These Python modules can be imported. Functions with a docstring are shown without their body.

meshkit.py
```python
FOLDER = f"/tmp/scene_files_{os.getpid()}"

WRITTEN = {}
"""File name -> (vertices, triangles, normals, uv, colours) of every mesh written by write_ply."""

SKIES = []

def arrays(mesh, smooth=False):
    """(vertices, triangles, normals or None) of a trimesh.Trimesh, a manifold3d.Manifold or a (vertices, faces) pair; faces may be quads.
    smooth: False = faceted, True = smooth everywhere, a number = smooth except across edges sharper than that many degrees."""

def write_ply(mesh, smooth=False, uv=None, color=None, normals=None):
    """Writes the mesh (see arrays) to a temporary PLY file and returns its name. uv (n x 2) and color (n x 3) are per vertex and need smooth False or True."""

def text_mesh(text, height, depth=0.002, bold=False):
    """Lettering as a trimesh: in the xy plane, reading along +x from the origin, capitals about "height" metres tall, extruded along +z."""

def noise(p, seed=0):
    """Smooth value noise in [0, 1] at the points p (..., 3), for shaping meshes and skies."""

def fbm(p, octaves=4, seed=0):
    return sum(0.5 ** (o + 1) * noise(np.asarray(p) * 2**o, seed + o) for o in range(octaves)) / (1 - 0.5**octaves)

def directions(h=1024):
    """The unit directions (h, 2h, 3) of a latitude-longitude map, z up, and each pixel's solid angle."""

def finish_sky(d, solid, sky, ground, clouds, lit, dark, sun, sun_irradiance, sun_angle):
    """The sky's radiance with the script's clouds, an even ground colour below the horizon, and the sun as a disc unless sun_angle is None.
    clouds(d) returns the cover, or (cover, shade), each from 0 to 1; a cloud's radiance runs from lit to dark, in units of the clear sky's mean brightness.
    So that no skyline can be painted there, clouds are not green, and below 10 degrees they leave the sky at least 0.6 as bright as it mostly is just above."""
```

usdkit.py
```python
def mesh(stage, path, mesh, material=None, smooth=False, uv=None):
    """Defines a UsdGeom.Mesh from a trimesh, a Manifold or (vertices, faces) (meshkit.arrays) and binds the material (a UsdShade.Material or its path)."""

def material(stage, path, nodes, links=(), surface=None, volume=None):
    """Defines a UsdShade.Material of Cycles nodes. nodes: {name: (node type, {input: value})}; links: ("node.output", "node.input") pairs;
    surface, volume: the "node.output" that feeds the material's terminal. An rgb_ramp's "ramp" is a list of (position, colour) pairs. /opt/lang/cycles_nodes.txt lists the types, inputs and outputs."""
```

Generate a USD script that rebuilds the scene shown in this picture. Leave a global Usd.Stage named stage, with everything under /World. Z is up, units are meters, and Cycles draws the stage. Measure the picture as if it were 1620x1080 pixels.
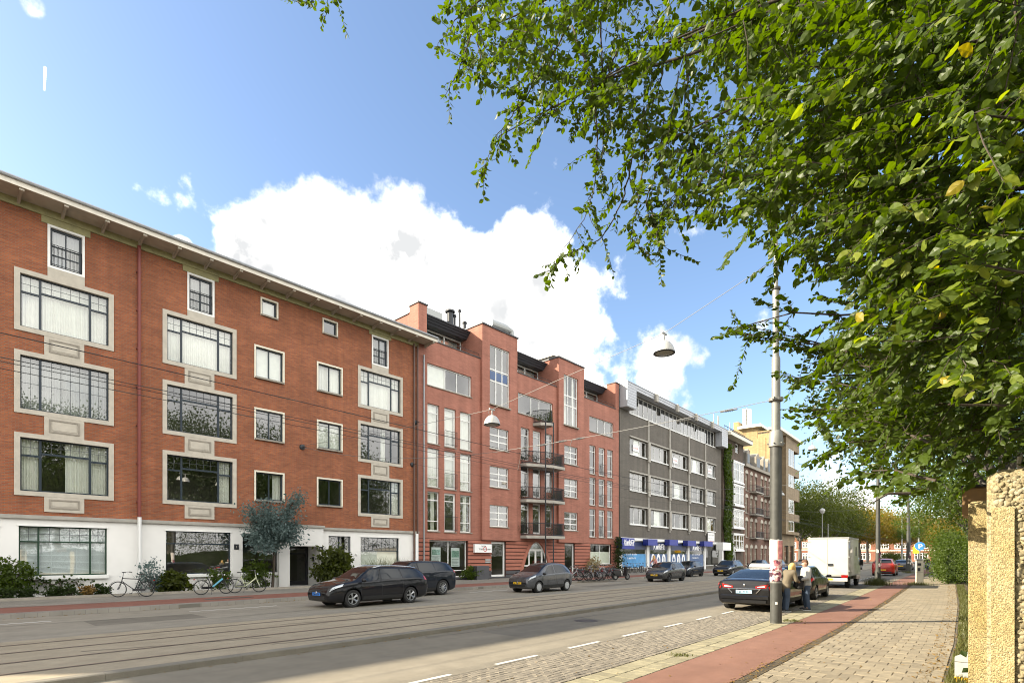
import math, random
import numpy as np, trimesh, manifold3d as m3, shapely
from shapely.geometry import Polygon, box as sbox, LineString
from shapely.ops import unary_union
import usdkit, meshkit
from pxr import Usd, UsdGeom, UsdLux, UsdShade, Gf, Sdf

stage = Usd.Stage.CreateInMemory()
UsdGeom.SetStageUpAxis(stage, 'Z'); UsdGeom.SetStageMetersPerUnit(stage, 1.0)
UsdGeom.Xform.Define(stage, '/World'); UsdGeom.Scope.Define(stage, '/World/Looks')
R = random.Random(7); NR = np.random.RandomState(11)

# ------------------------------------------------------------------ camera (level lens with rise), x runs along the street, y across it to the facades
F, CX, HV, H = 870.0, 810.0, 880.0, 1.85
ALPHA = math.atan2(790.0, F); CA, SA = math.cos(ALPHA), math.sin(ALPHA)
cam = UsdGeom.Camera.Define(stage, '/World/camera')
cam.AddTransformOp().Set(Gf.Matrix4d(SA, -CA, 0, 0, 0, 0, 1, 0, -CA, -SA, 0, 0, 0, 0, H, 1))
cam.CreateHorizontalApertureAttr(36.0); cam.CreateVerticalApertureAttr(36.0 * 682 / 1024)
cam.CreateFocalLengthAttr(F / 1620 * 36.0)
cam.CreateVerticalApertureOffsetAttr((HV - 540) / 1620 * 36.0)
cam.CreateClippingRangeAttr(Gf.Vec2f(0.05, 5000)); cam.CreateFStopAttr(0.0)
cam.CreateExposureAttr(1.7)

# ------------------------------------------------------------------ sun and sky
SUN_EL = math.radians(28.5); SUN_XY = (-0.735, 0.678)
SUN_ROT = math.atan2(*SUN_XY)
sun = UsdLux.DistantLight.Define(stage, '/World/sun')
sun.CreateIntensityAttr(1.05); sun.CreateNormalizeAttr(True); sun.CreateAngleAttr(0.5); sun.CreateColorAttr(Gf.Vec3f(1.0, 0.89, 0.70))
sd = np.array([SUN_XY[0] * math.cos(SUN_EL), SUN_XY[1] * math.cos(SUN_EL), math.sin(SUN_EL)]); sd /= np.linalg.norm(sd)
zx = np.cross([0, 0, 1.0], sd); zx /= np.linalg.norm(zx); zy = np.cross(sd, zx)
sun.AddTransformOp().Set(Gf.Matrix4d(*zx, 0, *zy, 0, *sd, 0, 0, 0, 0, 1))

def ray(u, v):
    t, w = (u - CX) / F, (HV - v) / F
    return np.array([CA + t * SA, SA - t * CA, w])

def sky_material():
    """Physical sky with cumulus: soft blobs of cloud given by their directions, ragged by noise, and dense bright noise clouds added out of view to lift ambient light."""
    n, l = {}, []
    n['tc'] = ('texture_coordinate', {})
    n['sky'] = ('sky_texture', {'sky_type': 'single_scattering', 'sun_disc': False, 'sun_elevation': SUN_EL, 'sun_rotation': SUN_ROT, 'altitude': 0.0, 'air_density': 1.0, 'aerosol_density': 1.3, 'ozone_density': 2.2})
    n['nz'] = ('noise_texture', {'scale': 9.0, 'detail': 7.0, 'roughness': 0.58})
    n['nz3'] = ('noise_texture', {'scale': 5.0, 'detail': 4.0, 'roughness': 0.55})
    l += [('tc.generated', 'nz.vector'), ('tc.generated', 'nz3.vector')]
    blobs = [  # u, v, radius u-px, weight (directions of the photographed clouds)
        (425, 385, 72, 1.0), (490, 400, 100, 1.0), (560, 370, 90, 1.0), (620, 430, 130, 1.0), (690, 405, 95, 1.0), (760, 440, 100, 1.0), (800, 385, 60, .9),
        (830, 470, 100, 1.0), (900, 500, 100, .95), (960, 545, 75, .7), (1040, 580, 60, .62), (1085, 560, 45, .5), (520, 470, 130, 1.0), (450, 440, 100, 1.0), (700, 500, 130, 1.0), (860, 540, 100, .95), (1050, 612, 45, .5),
        (288, 372, 19, .95), *[(71.5 - q * .15, 108 + q * 3.4, 2.0, 1.2 - .05 * q) for q in range(11)], (48, 4, 22, .5), (1290, 760, 70, .5), (1330, 800, 60, .5), (940, 590, 90, .8), (1000, 568, 75, .72)]
    prev = None
    for i, (u, v, r, wgt) in enumerate(blobs):
        d = ray(u, v + (22 if 300 < v < 650 else 0)); s = np.linalg.norm(d); d = d / s
        rad = math.atan(r / (F * s)) * 1.5
        n[f'd{i}'] = ('vector_math', {'math_type': 'distance', 'vector2': tuple(d)})
        n[f'r{i}'] = ('map_range', {'range_type': 'smoothstep', 'from_min': rad, 'from_max': rad * 0.35, 'to_min': 0.0, 'to_max': wgt, 'clamp': True})
        l += [('tc.generated', f'd{i}.vector1'), (f'd{i}.value', f'r{i}.value')]
        if prev is None: prev = f'r{i}.result'
        else:
            n[f'm{i}'] = ('math', {'math_type': 'maximum'}); l += [(prev, f'm{i}.value1'), (f'r{i}.result', f'm{i}.value2')]; prev = f'm{i}.value'
    # ragged edge
    n['a'] = ('math', {'math_type': 'multiply_add', 'value2': 2.6, 'value3': -1.38}); l += [('nz.fac', 'a.value1')]
    n['b'] = ('math', {'math_type': 'add'}); l += [(prev, 'b.value1'), ('a.value', 'b.value2')]
    n['c'] = ('map_range', {'range_type': 'smoothstep', 'from_min': 0.30, 'from_max': 0.74, 'to_min': 0, 'to_max': 1, 'clamp': True}); l += [('b.value', 'c.value')]
    # clouds outside the view, added dense and bright for ambient light and pane reflections
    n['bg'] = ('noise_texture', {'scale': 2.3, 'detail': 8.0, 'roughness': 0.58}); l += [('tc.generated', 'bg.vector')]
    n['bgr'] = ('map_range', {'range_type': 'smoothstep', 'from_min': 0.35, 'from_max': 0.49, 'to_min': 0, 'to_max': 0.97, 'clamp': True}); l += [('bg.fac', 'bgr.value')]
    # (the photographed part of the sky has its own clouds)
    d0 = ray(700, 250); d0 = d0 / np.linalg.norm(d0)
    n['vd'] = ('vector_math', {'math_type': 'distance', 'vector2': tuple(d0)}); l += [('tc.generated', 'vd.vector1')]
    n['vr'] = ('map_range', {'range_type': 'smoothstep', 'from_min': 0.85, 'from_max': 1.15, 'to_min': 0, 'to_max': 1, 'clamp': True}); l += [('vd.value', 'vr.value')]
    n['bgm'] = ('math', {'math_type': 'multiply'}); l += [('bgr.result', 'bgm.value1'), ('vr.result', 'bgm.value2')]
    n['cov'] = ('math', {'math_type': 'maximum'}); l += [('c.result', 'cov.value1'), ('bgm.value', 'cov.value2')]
    # cloud shading
    n['sh'] = ('map_range', {'range_type': 'smoothstep', 'from_min': 0.28, 'from_max': 0.62, 'to_min': 0.30, 'to_max': 1.0, 'clamp': True}); l += [('nz3.fac', 'sh.value')]
    # thicker blob parts are greyer than the rims; the added clouds stay bright
    n['th'] = ('map_range', {'range_type': 'smoothstep', 'from_min': 0.65, 'from_max': 1.45, 'to_min': 0.0, 'to_max': 0.85, 'clamp': True}); l += [('b.value', 'th.value')]
    n['sh2'] = ('math', {'math_type': 'subtract', 'use_clamp': True}); l += [('sh.result', 'sh2.value1'), ('th.result', 'sh2.value2')]
    n['cc'] = ('mix_color', {'a': (2.75, 2.78, 2.82), 'b': (8.3, 8.1, 7.65)}); l += [('sh2.value', 'cc.fac')]
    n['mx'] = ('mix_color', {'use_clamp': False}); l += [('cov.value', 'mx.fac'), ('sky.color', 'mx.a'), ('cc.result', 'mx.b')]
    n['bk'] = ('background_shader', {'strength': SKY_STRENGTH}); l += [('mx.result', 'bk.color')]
    return usdkit.material(stage, '/World/Looks/sky_dome', n, l, surface='bk.background')
SKY_STRENGTH = 0.096
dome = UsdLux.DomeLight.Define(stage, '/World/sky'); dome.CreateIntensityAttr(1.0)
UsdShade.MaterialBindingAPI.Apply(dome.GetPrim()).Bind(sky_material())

# ------------------------------------------------------------------ helpers
COUNT = {}
def numbered(path):
    k = COUNT.get(path, 0); COUNT[path] = k + 1
    return path if k == 0 else f'{path}_{k:03d}'

def setd(p, label=None, cat=None, group=None, kind=None):
    for k, v in (('label', label), ('category', cat), ('group', group), ('kind', kind)):
        if v: p.SetCustomDataByKey(k, v)
    return p

def ppath(o): return str(o.GetPath()) if o is not None else '/World'

def thing(name, label, cat, loc=(0, 0, 0), rotz=0.0, group=None, kind=None):
    x = UsdGeom.Xform.Define(stage, numbered('/World/' + name))
    x.AddTranslateOp().Set(Gf.Vec3d(*map(float, loc))); x.AddRotateZOp().Set(float(rotz))
    return setd(x.GetPrim(), label, cat, group, kind)

def obj(name, mesh, mat, parent=None, smooth=False, label=None, cat=None, group=None, kind=None, uv=None):
    if isinstance(mesh, MB): mesh = mesh.arr()
    m = usdkit.mesh(stage, numbered(ppath(parent) + '/' + name), mesh, M(mat), smooth=smooth, uv=uv)
    return setd(m.GetPrim(), label, cat, group, kind)

def dup(root, loc, rotz=0.0, label=None, group=None, scale=None):
    was = root.GetCustomData()
    base = root.GetName()
    if base[-4:-3] == '_' and base[-3:].isdigit(): base = base[:-4]
    x = UsdGeom.Xform.Define(stage, numbered('/World/' + base))
    p = x.GetPrim(); p.GetReferences().AddInternalReference(root.GetPath()); 
    x.ClearXformOpOrder()
    x.AddTranslateOp().Set(Gf.Vec3d(*map(float, loc))); x.AddRotateZOp().Set(float(rotz))
    if scale: x.AddScaleOp().Set(Gf.Vec3f(*scale))
    p.SetInstanceable(True)
    return setd(p, label or was.get('label'), was.get('category'), group or was.get('group'))

class MB:
    def __init__(s): s.v, s.f, s.n = [], [], 0
    def add(s, v, f):
        v = np.asarray(v, float); f = np.asarray(f, int)
        if f.shape[1] == 4: f = np.vstack([f[:, [0, 1, 2]], f[:, [0, 2, 3]]])
        s.v.append(v); s.f.append(f + s.n); s.n += len(v); return s
    def tm(s, t): return s.add(t.vertices, t.faces)
    def mf(s, m):
        q = m.to_mesh(); return s.add(q.vert_properties[:, :3], q.tri_verts)
    def box(s, x0, x1, y0, y1, z0, z1):
        v = [(x, y, z) for x in (x0, x1) for y in (y0, y1) for z in (z0, z1)]
        return s.add(v, [(0, 1, 3, 2), (4, 6, 7, 5), (0, 4, 5, 1), (2, 3, 7, 6), (0, 2, 6, 4), (1, 5, 7, 3)])
    def cbox(s, x0, x1, y0, y1, z0, z1, c=0.01):
        """box with chamfered upper edges"""
        v = [(x0, y0, z0), (x1, y0, z0), (x1, y1, z0), (x0, y1, z0), (x0, y0, z1 - c), (x1, y0, z1 - c), (x1, y1, z1 - c), (x0, y1, z1 - c),
             (x0 + c, y0 + c, z1), (x1 - c, y0 + c, z1), (x1 - c, y1 - c, z1), (x0 + c, y1 - c, z1)]
        f = [(0, 3, 2, 1), (8, 9, 10, 11)]
        for i in range(4):
            j = (i + 1) % 4; f += [(i, j, 4 + j, 4 + i), (4 + i, 4 + j, 8 + j, 8 + i)]
        return s.add(v, f)
    def quad(s, a, b, c, d): return s.add([a, b, c, d], [(0, 1, 2, 3)])
    def tube(s, pts, r, sides=8, cap=True):
        p = np.asarray(pts, float); n = len(p); r = np.broadcast_to(np.asarray(r, float), (n,))
        t = np.gradient(p, axis=0) if n > 2 else np.repeat((p[1:] - p[:1]), 2, 0)
        t /= np.linalg.norm(t, axis=1, keepdims=True) + 1e-12
        up = np.array([0, 0, 1.0]) if abs(t[:, 2]).mean() < 0.8 else np.array([1.0, 0, 0])
        a = np.cross(t, up); a /= np.linalg.norm(a, axis=1, keepdims=True) + 1e-12
        b = np.cross(t, a); g = np.arange(sides) * 2 * np.pi / sides
        v = p[:, None] + r[:, None, None] * (np.cos(g)[None, :, None] * a[:, None] + np.sin(g)[None, :, None] * b[:, None])
        i, j = np.meshgrid(np.arange(n - 1), np.arange(sides), indexing='ij'); k = (j + 1) % sides
        f = np.stack([i * sides + j, (i + 1) * sides + j, (i + 1) * sides + k, i * sides + k], -1).reshape(-1, 4)
        v = v.reshape(-1, 3); f3 = np.vstack([f[:, [0, 1, 2]], f[:, [0, 2, 3]]])
        if cap:
            c0, c1 = len(v), len(v) + 1; v = np.vstack([v, p[:1], p[-1:]]); jj = np.arange(sides); kk = (jj + 1) % sides
            f3 = np.vstack([f3, np.stack([np.full(sides, c0), jj, kk], 1), np.stack([np.full(sides, c1), (n - 1) * sides + kk, (n - 1) * sides + jj], 1)])
        return s.add(v, f3)
    def lathe(s, prof, seg=24, o=(0, 0, 0), axis='z'):
        """prof: list of (r, h)"""
        p = np.asarray(prof, float); g = np.arange(seg) * 2 * np.pi / seg; n = len(p)
        x = p[:, None, 0] * np.cos(g); y = p[:, None, 0] * np.sin(g); z = np.repeat(p[:, 1:2], seg, 1)
        v = np.stack({'z': (x, y, z), 'y': (x, z, -y), 'x': (z, x, y)}[axis], -1).reshape(-1, 3) + np.asarray(o, float)
        i, j = np.meshgrid(np.arange(n - 1), np.arange(seg), indexing='ij'); k = (j + 1) % seg
        f = np.stack([i * seg + j, i * seg + k, (i + 1) * seg + k, (i + 1) * seg + j], -1).reshape(-1, 4)
        return s.add(v, f)
    def poly(s, pg, y0, y1):
        """shapely polygon in (x, z), extruded along y from y0 to y1"""
        for g in getattr(pg, 'geoms', [pg]):
            if g.is_empty or g.area < 1e-7: continue
            t = trimesh.creation.extrude_polygon(g, y1 - y0, engine='earcut')
            v = np.array(t.vertices)
            s.add(np.stack([v[:, 0], y0 + v[:, 2], v[:, 1]], 1), t.faces[:, ::-1])
        return s
    def polyz(s, pg, z0, z1):
        for g in getattr(pg, 'geoms', [pg]):
            if g.is_empty or g.area < 1e-7: continue
            t = trimesh.creation.extrude_polygon(g, z1 - z0, engine='earcut')
            v = np.array(t.vertices); v[:, 2] += z0; s.add(v, t.faces)
        return s
    def ball(s, c, r, sub=2):
        t = trimesh.creation.icosphere(sub, 1.0); return s.add(t.vertices * np.asarray(r) + np.asarray(c), t.faces)
    def move(s, mat):
        mat = np.asarray(mat); s.v = [v @ mat[:3, :3].T + mat[:3, 3] for v in s.v]; return s
    def arr(s): return np.vstack(s.v), np.vstack(s.f)

def strokes(w, h, seed, depth=.004):
    """a line of print too small to read: uneven upright marks w wide and h tall, in the xy plane"""
    g = random.Random(seed); mb = MB(); x = 0.0; k = h * .62
    while x < w - k * .5:
        if g.random() > .16:
            s = h * g.uniform(.14, .2); mb.box(x, x + s, 0, h * g.choice((1, 1, .75)), 0, depth)
            if g.random() < .7: mb.box(x + s, x + k * .75, h * g.choice((0, .4, .6)), h * g.choice((.62, .8)), 0, depth)
        x += k
    return mb
def rotz(a, o=(0, 0, 0)):
    c, s = math.cos(a), math.sin(a); return np.array([[c, -s, 0, o[0]], [s, c, 0, o[1]], [0, 0, 1, o[2]], [0, 0, 0, 1.0]])
def on_z(u, v, z=0.0):
    d = ray(u, v); k = (z - H) / d[2]; return d * k + np.array([0, 0, H])
def at_depth(u, v, d): return ray(u, v) * d + np.array([0, 0, H])

# ------------------------------------------------------------------ materials
MATS = {}
def M(name):
    if not isinstance(name, str): return name
    return MATS[name]
def mat(name, nodes, links, surface='p.BSDF', volume=None):
    MATS[name] = usdkit.material(stage, '/World/Looks/' + name, nodes, links, surface=surface, volume=volume)
def flat(name, col, rough=0.6, var=0.0, scale=4.0, bump=0.0, bscale=60.0, coat=0.0, metal=0.0, spec=0.5, stain=0.0, rand=0.0):
    """plain paint/plastic/stone: colour with noise wear, optional fine bump"""
    n = {'p': ('principled_bsdf', {'roughness': rough, 'coat_weight': coat, 'metallic': metal, 'base_color': col, 'specular_ior_level': spec})}; l = []
    if var or stain:
        n['tc'] = ('texture_coordinate', {}); n['n'] = ('noise_texture', {'scale': scale, 'detail': 6.0, 'roughness': 0.62})
        n['m'] = ('mix_color', {'a': tuple(c * (1 - var) for c in col), 'b': tuple(min(1, c * (1 + var)) for c in col)})
        n['mr'] = ('map_range', {'from_min': 0.3, 'from_max': 0.7, 'clamp': True})
        l += [('tc.object', 'n.vector'), ('n.fac', 'mr.value'), ('mr.result', 'm.fac'), ('m.result', 'p.base_color')]
        n['rr'] = ('map_range', {'from_min': 0.3, 'from_max': 0.7, 'to_min': max(0.02, rough - .1), 'to_max': min(1, rough + .12), 'clamp': True}); l += [('n.fac', 'rr.value'), ('rr.result', 'p.roughness')]
    if bump:
        n.setdefault('tc', ('texture_coordinate', {})); n['bn'] = ('noise_texture', {'scale': bscale, 'detail': 4.0})
        n['bp'] = ('bump', {'strength': bump, 'distance': 0.01}); l += [('tc.object', 'bn.vector'), ('bn.fac', 'bp.height'), ('bp.normal', 'p.normal')]
    mat(name, n, l)

def brick(name, c1, c2, mortar, bw=0.215, rh=0.061, ms=0.010, bump=0.35, var=0.25, tint=None):
    """masonry too fine to pick apart from here: running bond in metres along the wall (x + y) and up (z)"""
    n = {'tc': ('texture_coordinate', {}), 'sx': ('separate_xyz', {}), 'ad': ('math', {'math_type': 'add'}), 'cx': ('combine_xyz', {}),
         'b': ('brick_texture', {'color1': c1, 'color2': c2, 'mortar': mortar, 'scale': 1.0, 'mortar_size': ms, 'mortar_smooth': 0.2, 'bias': 0.0, 'brick_width': bw, 'row_height': rh}),
         'st': ('mapping', {'scale': (0.35, 0.35, 1.1)}), 'n': ('noise_texture', {'scale': 1.0, 'detail': 7.0, 'roughness': 0.65}), 'mr': ('map_range', {'from_min': 0.3, 'from_max': 0.7, 'to_min': 1 - var, 'to_max': 1 + var * .7, 'clamp': True}),
         'rn': ('mapping', {'scale': (1.4, 1.4, 16.0)}), 'n2': ('noise_texture', {'scale': 1.0, 'detail': 3.0}), 'mr2': ('map_range', {'from_min': 0.3, 'from_max': 0.7, 'to_min': 0.86, 'to_max': 1.12, 'clamp': True}),
         'sm': ('mapping', {'scale': (1.6, 1.6, .09)}), 'n3': ('noise_texture', {'scale': 1.0, 'detail': 5.0, 'roughness': .6}), 'mr3': ('map_range', {'from_min': .36, 'from_max': .6, 'to_min': 1.04, 'to_max': 0.86, 'clamp': True}), 'm4': ('math', {'math_type': 'multiply'}), 'mm': ('math', {'math_type': 'multiply'}), 'v': ('hsv', {}), 'bp': ('bump', {'strength': bump, 'distance': 0.012, 'invert': True}), 'p': ('principled_bsdf', {'roughness': 0.82, 'specular_ior_level': 0.3})}
    l = [('tc.object', 'sx.vector'), ('sx.x', 'ad.value1'), ('sx.y', 'ad.value2'), ('ad.value', 'cx.x'), ('sx.z', 'cx.y'), ('cx.vector', 'b.vector'),
         ('tc.object', 'st.vector'), ('st.vector', 'n.vector'), ('n.fac', 'mr.value'), ('tc.object', 'rn.vector'), ('rn.vector', 'n2.vector'), ('n2.fac', 'mr2.value'), ('mr.result', 'mm.value1'), ('mr2.result', 'mm.value2'),
         ('tc.object', 'sm.vector'), ('sm.vector', 'n3.vector'), ('n3.fac', 'mr3.value'), ('mm.value', 'm4.value1'), ('mr3.result', 'm4.value2'), ('m4.value', 'v.value'), ('b.color', 'v.color'), ('v.color', 'p.base_color'), ('b.fac', 'bp.height'), ('bp.normal', 'p.normal')]
    mat(name, n, l)

def ground(name, c1, c2, scale=0.6, fine=220.0, rough=0.85, bump=0.5, speck=0.25):
    """asphalt and the like: broad wear, fine aggregate"""
    n = {'tc': ('texture_coordinate', {}), 'mp': ('mapping', {'scale': (0.22, 1.3, 1)}), 'n': ('noise_texture', {'scale': scale, 'detail': 8.0, 'roughness': 0.6}), 'mr': ('map_range', {'from_min': 0.32, 'from_max': 0.68, 'clamp': True}), 'm': ('mix_color', {'a': c1, 'b': c2}),
         'f': ('noise_texture', {'scale': fine, 'detail': 2.0}), 'fr': ('map_range', {'from_min': 0.25, 'from_max': 0.75, 'to_min': 1 - speck, 'to_max': 1 + speck, 'clamp': True}), 'v': ('hsv', {}),
         'k': ('noise_texture', {'scale': 1.7, 'detail': 6.0, 'roughness': 0.7}), 'kr': ('map_range', {'from_min': 0.35, 'from_max': 0.65, 'to_min': 0.9, 'to_max': 1.08, 'clamp': True}), 'mm': ('math', {'math_type': 'multiply'}),
         'bp': ('bump', {'strength': bump, 'distance': 0.004}), 'p': ('principled_bsdf', {'roughness': rough, 'specular_ior_level': 0.3})}
    l = [('tc.object', 'mp.vector'), ('mp.vector', 'n.vector'), ('n.fac', 'mr.value'), ('mr.result', 'm.fac'), ('tc.object', 'f.vector'), ('f.fac', 'fr.value'), ('tc.object', 'k.vector'), ('k.fac', 'kr.value'), ('kr.result', 'mm.value1'), ('fr.result', 'mm.value2'), ('mm.value', 'v.value'),
         ('m.result', 'v.color'), ('v.color', 'p.base_color'), ('f.fac', 'bp.height'), ('bp.normal', 'p.normal')]
    mat(name, n, l)

def leafmat(name, cols, trans=0.45, rough=0.45):
    """leaves: colour varies from leaf to leaf, light passes through"""
    n = {'g': ('geometry', {}), 'r': ('rgb_ramp', {'ramp': cols, 'interpolate': True}), 'd': ('principled_bsdf', {'roughness': rough, 'specular_ior_level': 0.4}), 't': ('translucent_bsdf', {}),
         'h': ('hsv', {'saturation': 1.15, 'value': 1.9}), 'm': ('mix_closure', {'fac': trans})}
    l = [('g.random_per_island', 'r.fac'), ('r.color', 'd.base_color'), ('r.color', 'h.color'), ('h.color', 't.color'), ('d.BSDF', 'm.closure1'), ('t.BSDF', 'm.closure2')]
    mat(name, n, l, surface='m.closure')

def glassmat(name, ior=1.9, tint=(0.85, 0.9, 0.9), rough=0.0, wob=0.015):
    n = {'f': ('fresnel', {}), 'ge': ('geometry', {}), 'io': ('mix_float', {'a': ior, 'b': 1.0 / ior}), 't': ('transparent_bsdf', {'color': tint}), 'g': ('glossy_bsdf', {'roughness': rough, 'color': (1, 1, 1)}), 'm': ('mix_closure', {}),
         'tc': ('texture_coordinate', {}), 'n': ('noise_texture', {'scale': 0.9, 'detail': 1.0}), 'b': ('bump', {'strength': wob * 10, 'distance': 0.01})}
    l = [('ge.backfacing', 'io.fac'), ('io.result', 'f.IOR'), ('tc.object', 'n.vector'), ('n.fac', 'b.height'), ('b.normal', 'g.normal'), ('f.fac', 'm.fac'), ('t.BSDF', 'm.closure1'), ('g.BSDF', 'm.closure2')]
    mat(name, n, l, surface='m.closure')

brick('brick_orange', (0.34, 0.104, 0.038), (0.235, 0.064, 0.028), (0.19, 0.12, 0.08), var=0.22)
brick('brick_painted_red', (0.36, 0.155, 0.108), (0.315, 0.13, 0.09), (0.29, 0.122, 0.088), bump=0.2, var=0.14)
brick('brick_tan', (0.26, 0.19, 0.11), (0.2, 0.145, 0.085), (0.24, 0.2, 0.14))
brick('brick_grey', (0.132, 0.117, 0.097), (0.112, 0.099, 0.082), (0.118, 0.106, 0.09), bump=0.25, var=0.15)
brick('brick_brown', (0.105, 0.07, 0.045), (0.075, 0.05, 0.035), (0.12, 0.10, 0.08), var=0.25)
brick('brick_old_red', (0.19, 0.085, 0.055), (0.14, 0.065, 0.045), (0.16, 0.13, 0.1), var=0.25)
brick('brick_yellow', (0.42, 0.29, 0.12), (0.33, 0.22, 0.10), (0.34, 0.28, 0.18), var=0.2)
brick('brick_far_red', (0.26, 0.085, 0.045), (0.2, 0.065, 0.04), (0.2, 0.14, 0.1), var=0.2)
flat('white_block', (0.70, 0.69, 0.66), 0.75, var=0.05, scale=0.8, bump=0.12, bscale=60)
brick('clinker_wall', (0.2, 0.08, 0.05), (0.15, 0.06, 0.04), (0.14, 0.1, 0.08))
flat('stone', (0.42, 0.385, 0.32), 0.8, var=0.14, scale=2.5, bump=0.2, bscale=90)
flat('stone_dark', (0.25, 0.225, 0.185), 0.85, var=0.2, scale=3, bump=0.2)
flat('stone_band', (0.30, 0.285, 0.25), 0.85, var=0.2, scale=2)
flat('frame_navy', (0.012, 0.020, 0.028), 0.35, spec=0.5)
flat('frame_white', (0.72, 0.72, 0.69), 0.4, var=0.05, scale=3)
flat('frame_cream', (0.62, 0.58, 0.47), 0.45, var=0.06)
flat('frame_green', (0.012, 0.035, 0.02), 0.4)
flat('lead_line', (0.05, 0.055, 0.06), 0.4)
flat('soffit_green', (0.27, 0.25, 0.12), 0.7, var=0.2, scale=3)
flat('soffit_grey', (0.38, 0.34, 0.28), 0.75, var=0.12, scale=3)
flat('fascia_grey', (0.60, 0.56, 0.48), 0.6, var=0.1, scale=2)
flat('zinc', (0.30, 0.31, 0.32), 0.45, var=0.12, metal=0.6)
flat('roof_felt', (0.07, 0.07, 0.075), 0.9, var=0.2)
flat('roof_tile_red', (0.22, 0.08, 0.05), 0.8, var=0.2, scale=6)
flat('pipe_red', (0.165, 0.036, 0.026), 0.45, var=0.08)
flat('pipe_brown', (0.10, 0.055, 0.04), 0.5)
flat('pipe_white', (0.7, 0.7, 0.68), 0.4)
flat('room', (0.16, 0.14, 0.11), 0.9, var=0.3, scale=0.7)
flat('curtain_white', (0.80, 0.77, 0.68), 0.9, var=0.06)
flat('curtain_grey', (0.40, 0.39, 0.36), 0.9, var=0.1, scale=3)
flat('blind_white', (0.82, 0.83, 0.81), 0.6)
flat('door_black', (0.012, 0.012, 0.014), 0.3)
flat('steel_dark', (0.018, 0.02, 0.023), 0.45)
flat('steel_grey', (0.33, 0.34, 0.33), 0.45, metal=0.4, var=0.1)
flat('concrete', (0.33, 0.31, 0.27), 0.85, var=0.18, scale=2, bump=0.2)
flat('cladding', (0.36, 0.37, 0.39), 0.45, var=0.05, metal=0.2)
flat('mansard', (0.028, 0.030, 0.036), 0.5)
flat('band_red', (0.32, 0.115, 0.075), 0.8, var=0.14, scale=2.5, bump=0.15)
flat('band_gap', (0.06, 0.025, 0.02), 0.9)
flat('plinth_dark', (0.06, 0.06, 0.065), 0.8, var=0.15)
flat('sign_blue', (0.012, 0.022, 0.19), 0.35)
flat('sign_navy', (0.012, 0.02, 0.06), 0.35)
flat('film_blue', (0.05, 0.09, 0.19), 0.4, var=0.06)
flat('film_cyan', (0.06, 0.24, 0.48), 0.4, var=0.35, scale=0.9)
flat('sign_white', (0.76, 0.76, 0.74), 0.4)
flat('letter_white', (0.8, 0.8, 0.8), 0.4)
flat('letter_black', (0.02, 0.02, 0.02), 0.5)
flat('letter_red', (0.5, 0.05, 0.04), 0.5)
flat('sign_yellow', (0.75, 0.42, 0.02), 0.4)
flat('poster', (0.55, 0.58, 0.58), 0.5)
flat('poster_green', (0.16, 0.26, 0.22), 0.5, var=0.6, scale=9)
glassmat('glass', 2.7)
glassmat('glass_shop', 1.7, tint=(0.8, 0.85, 0.82))
ground('asphalt_near', (0.195, 0.172, 0.13), (0.255, 0.226, 0.174))
ground('asphalt_far', (0.235, 0.212, 0.168), (0.30, 0.272, 0.218))
ground('tram_bed_concrete', (0.31, 0.262, 0.185), (0.38, 0.322, 0.23), speck=0.3)
ground('kerb_stone', (0.19, 0.172, 0.138), (0.25, 0.228, 0.185), scale=2)
ground('red_asphalt', (0.195, 0.098, 0.068), (0.245, 0.132, 0.095), speck=0.22)
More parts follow.
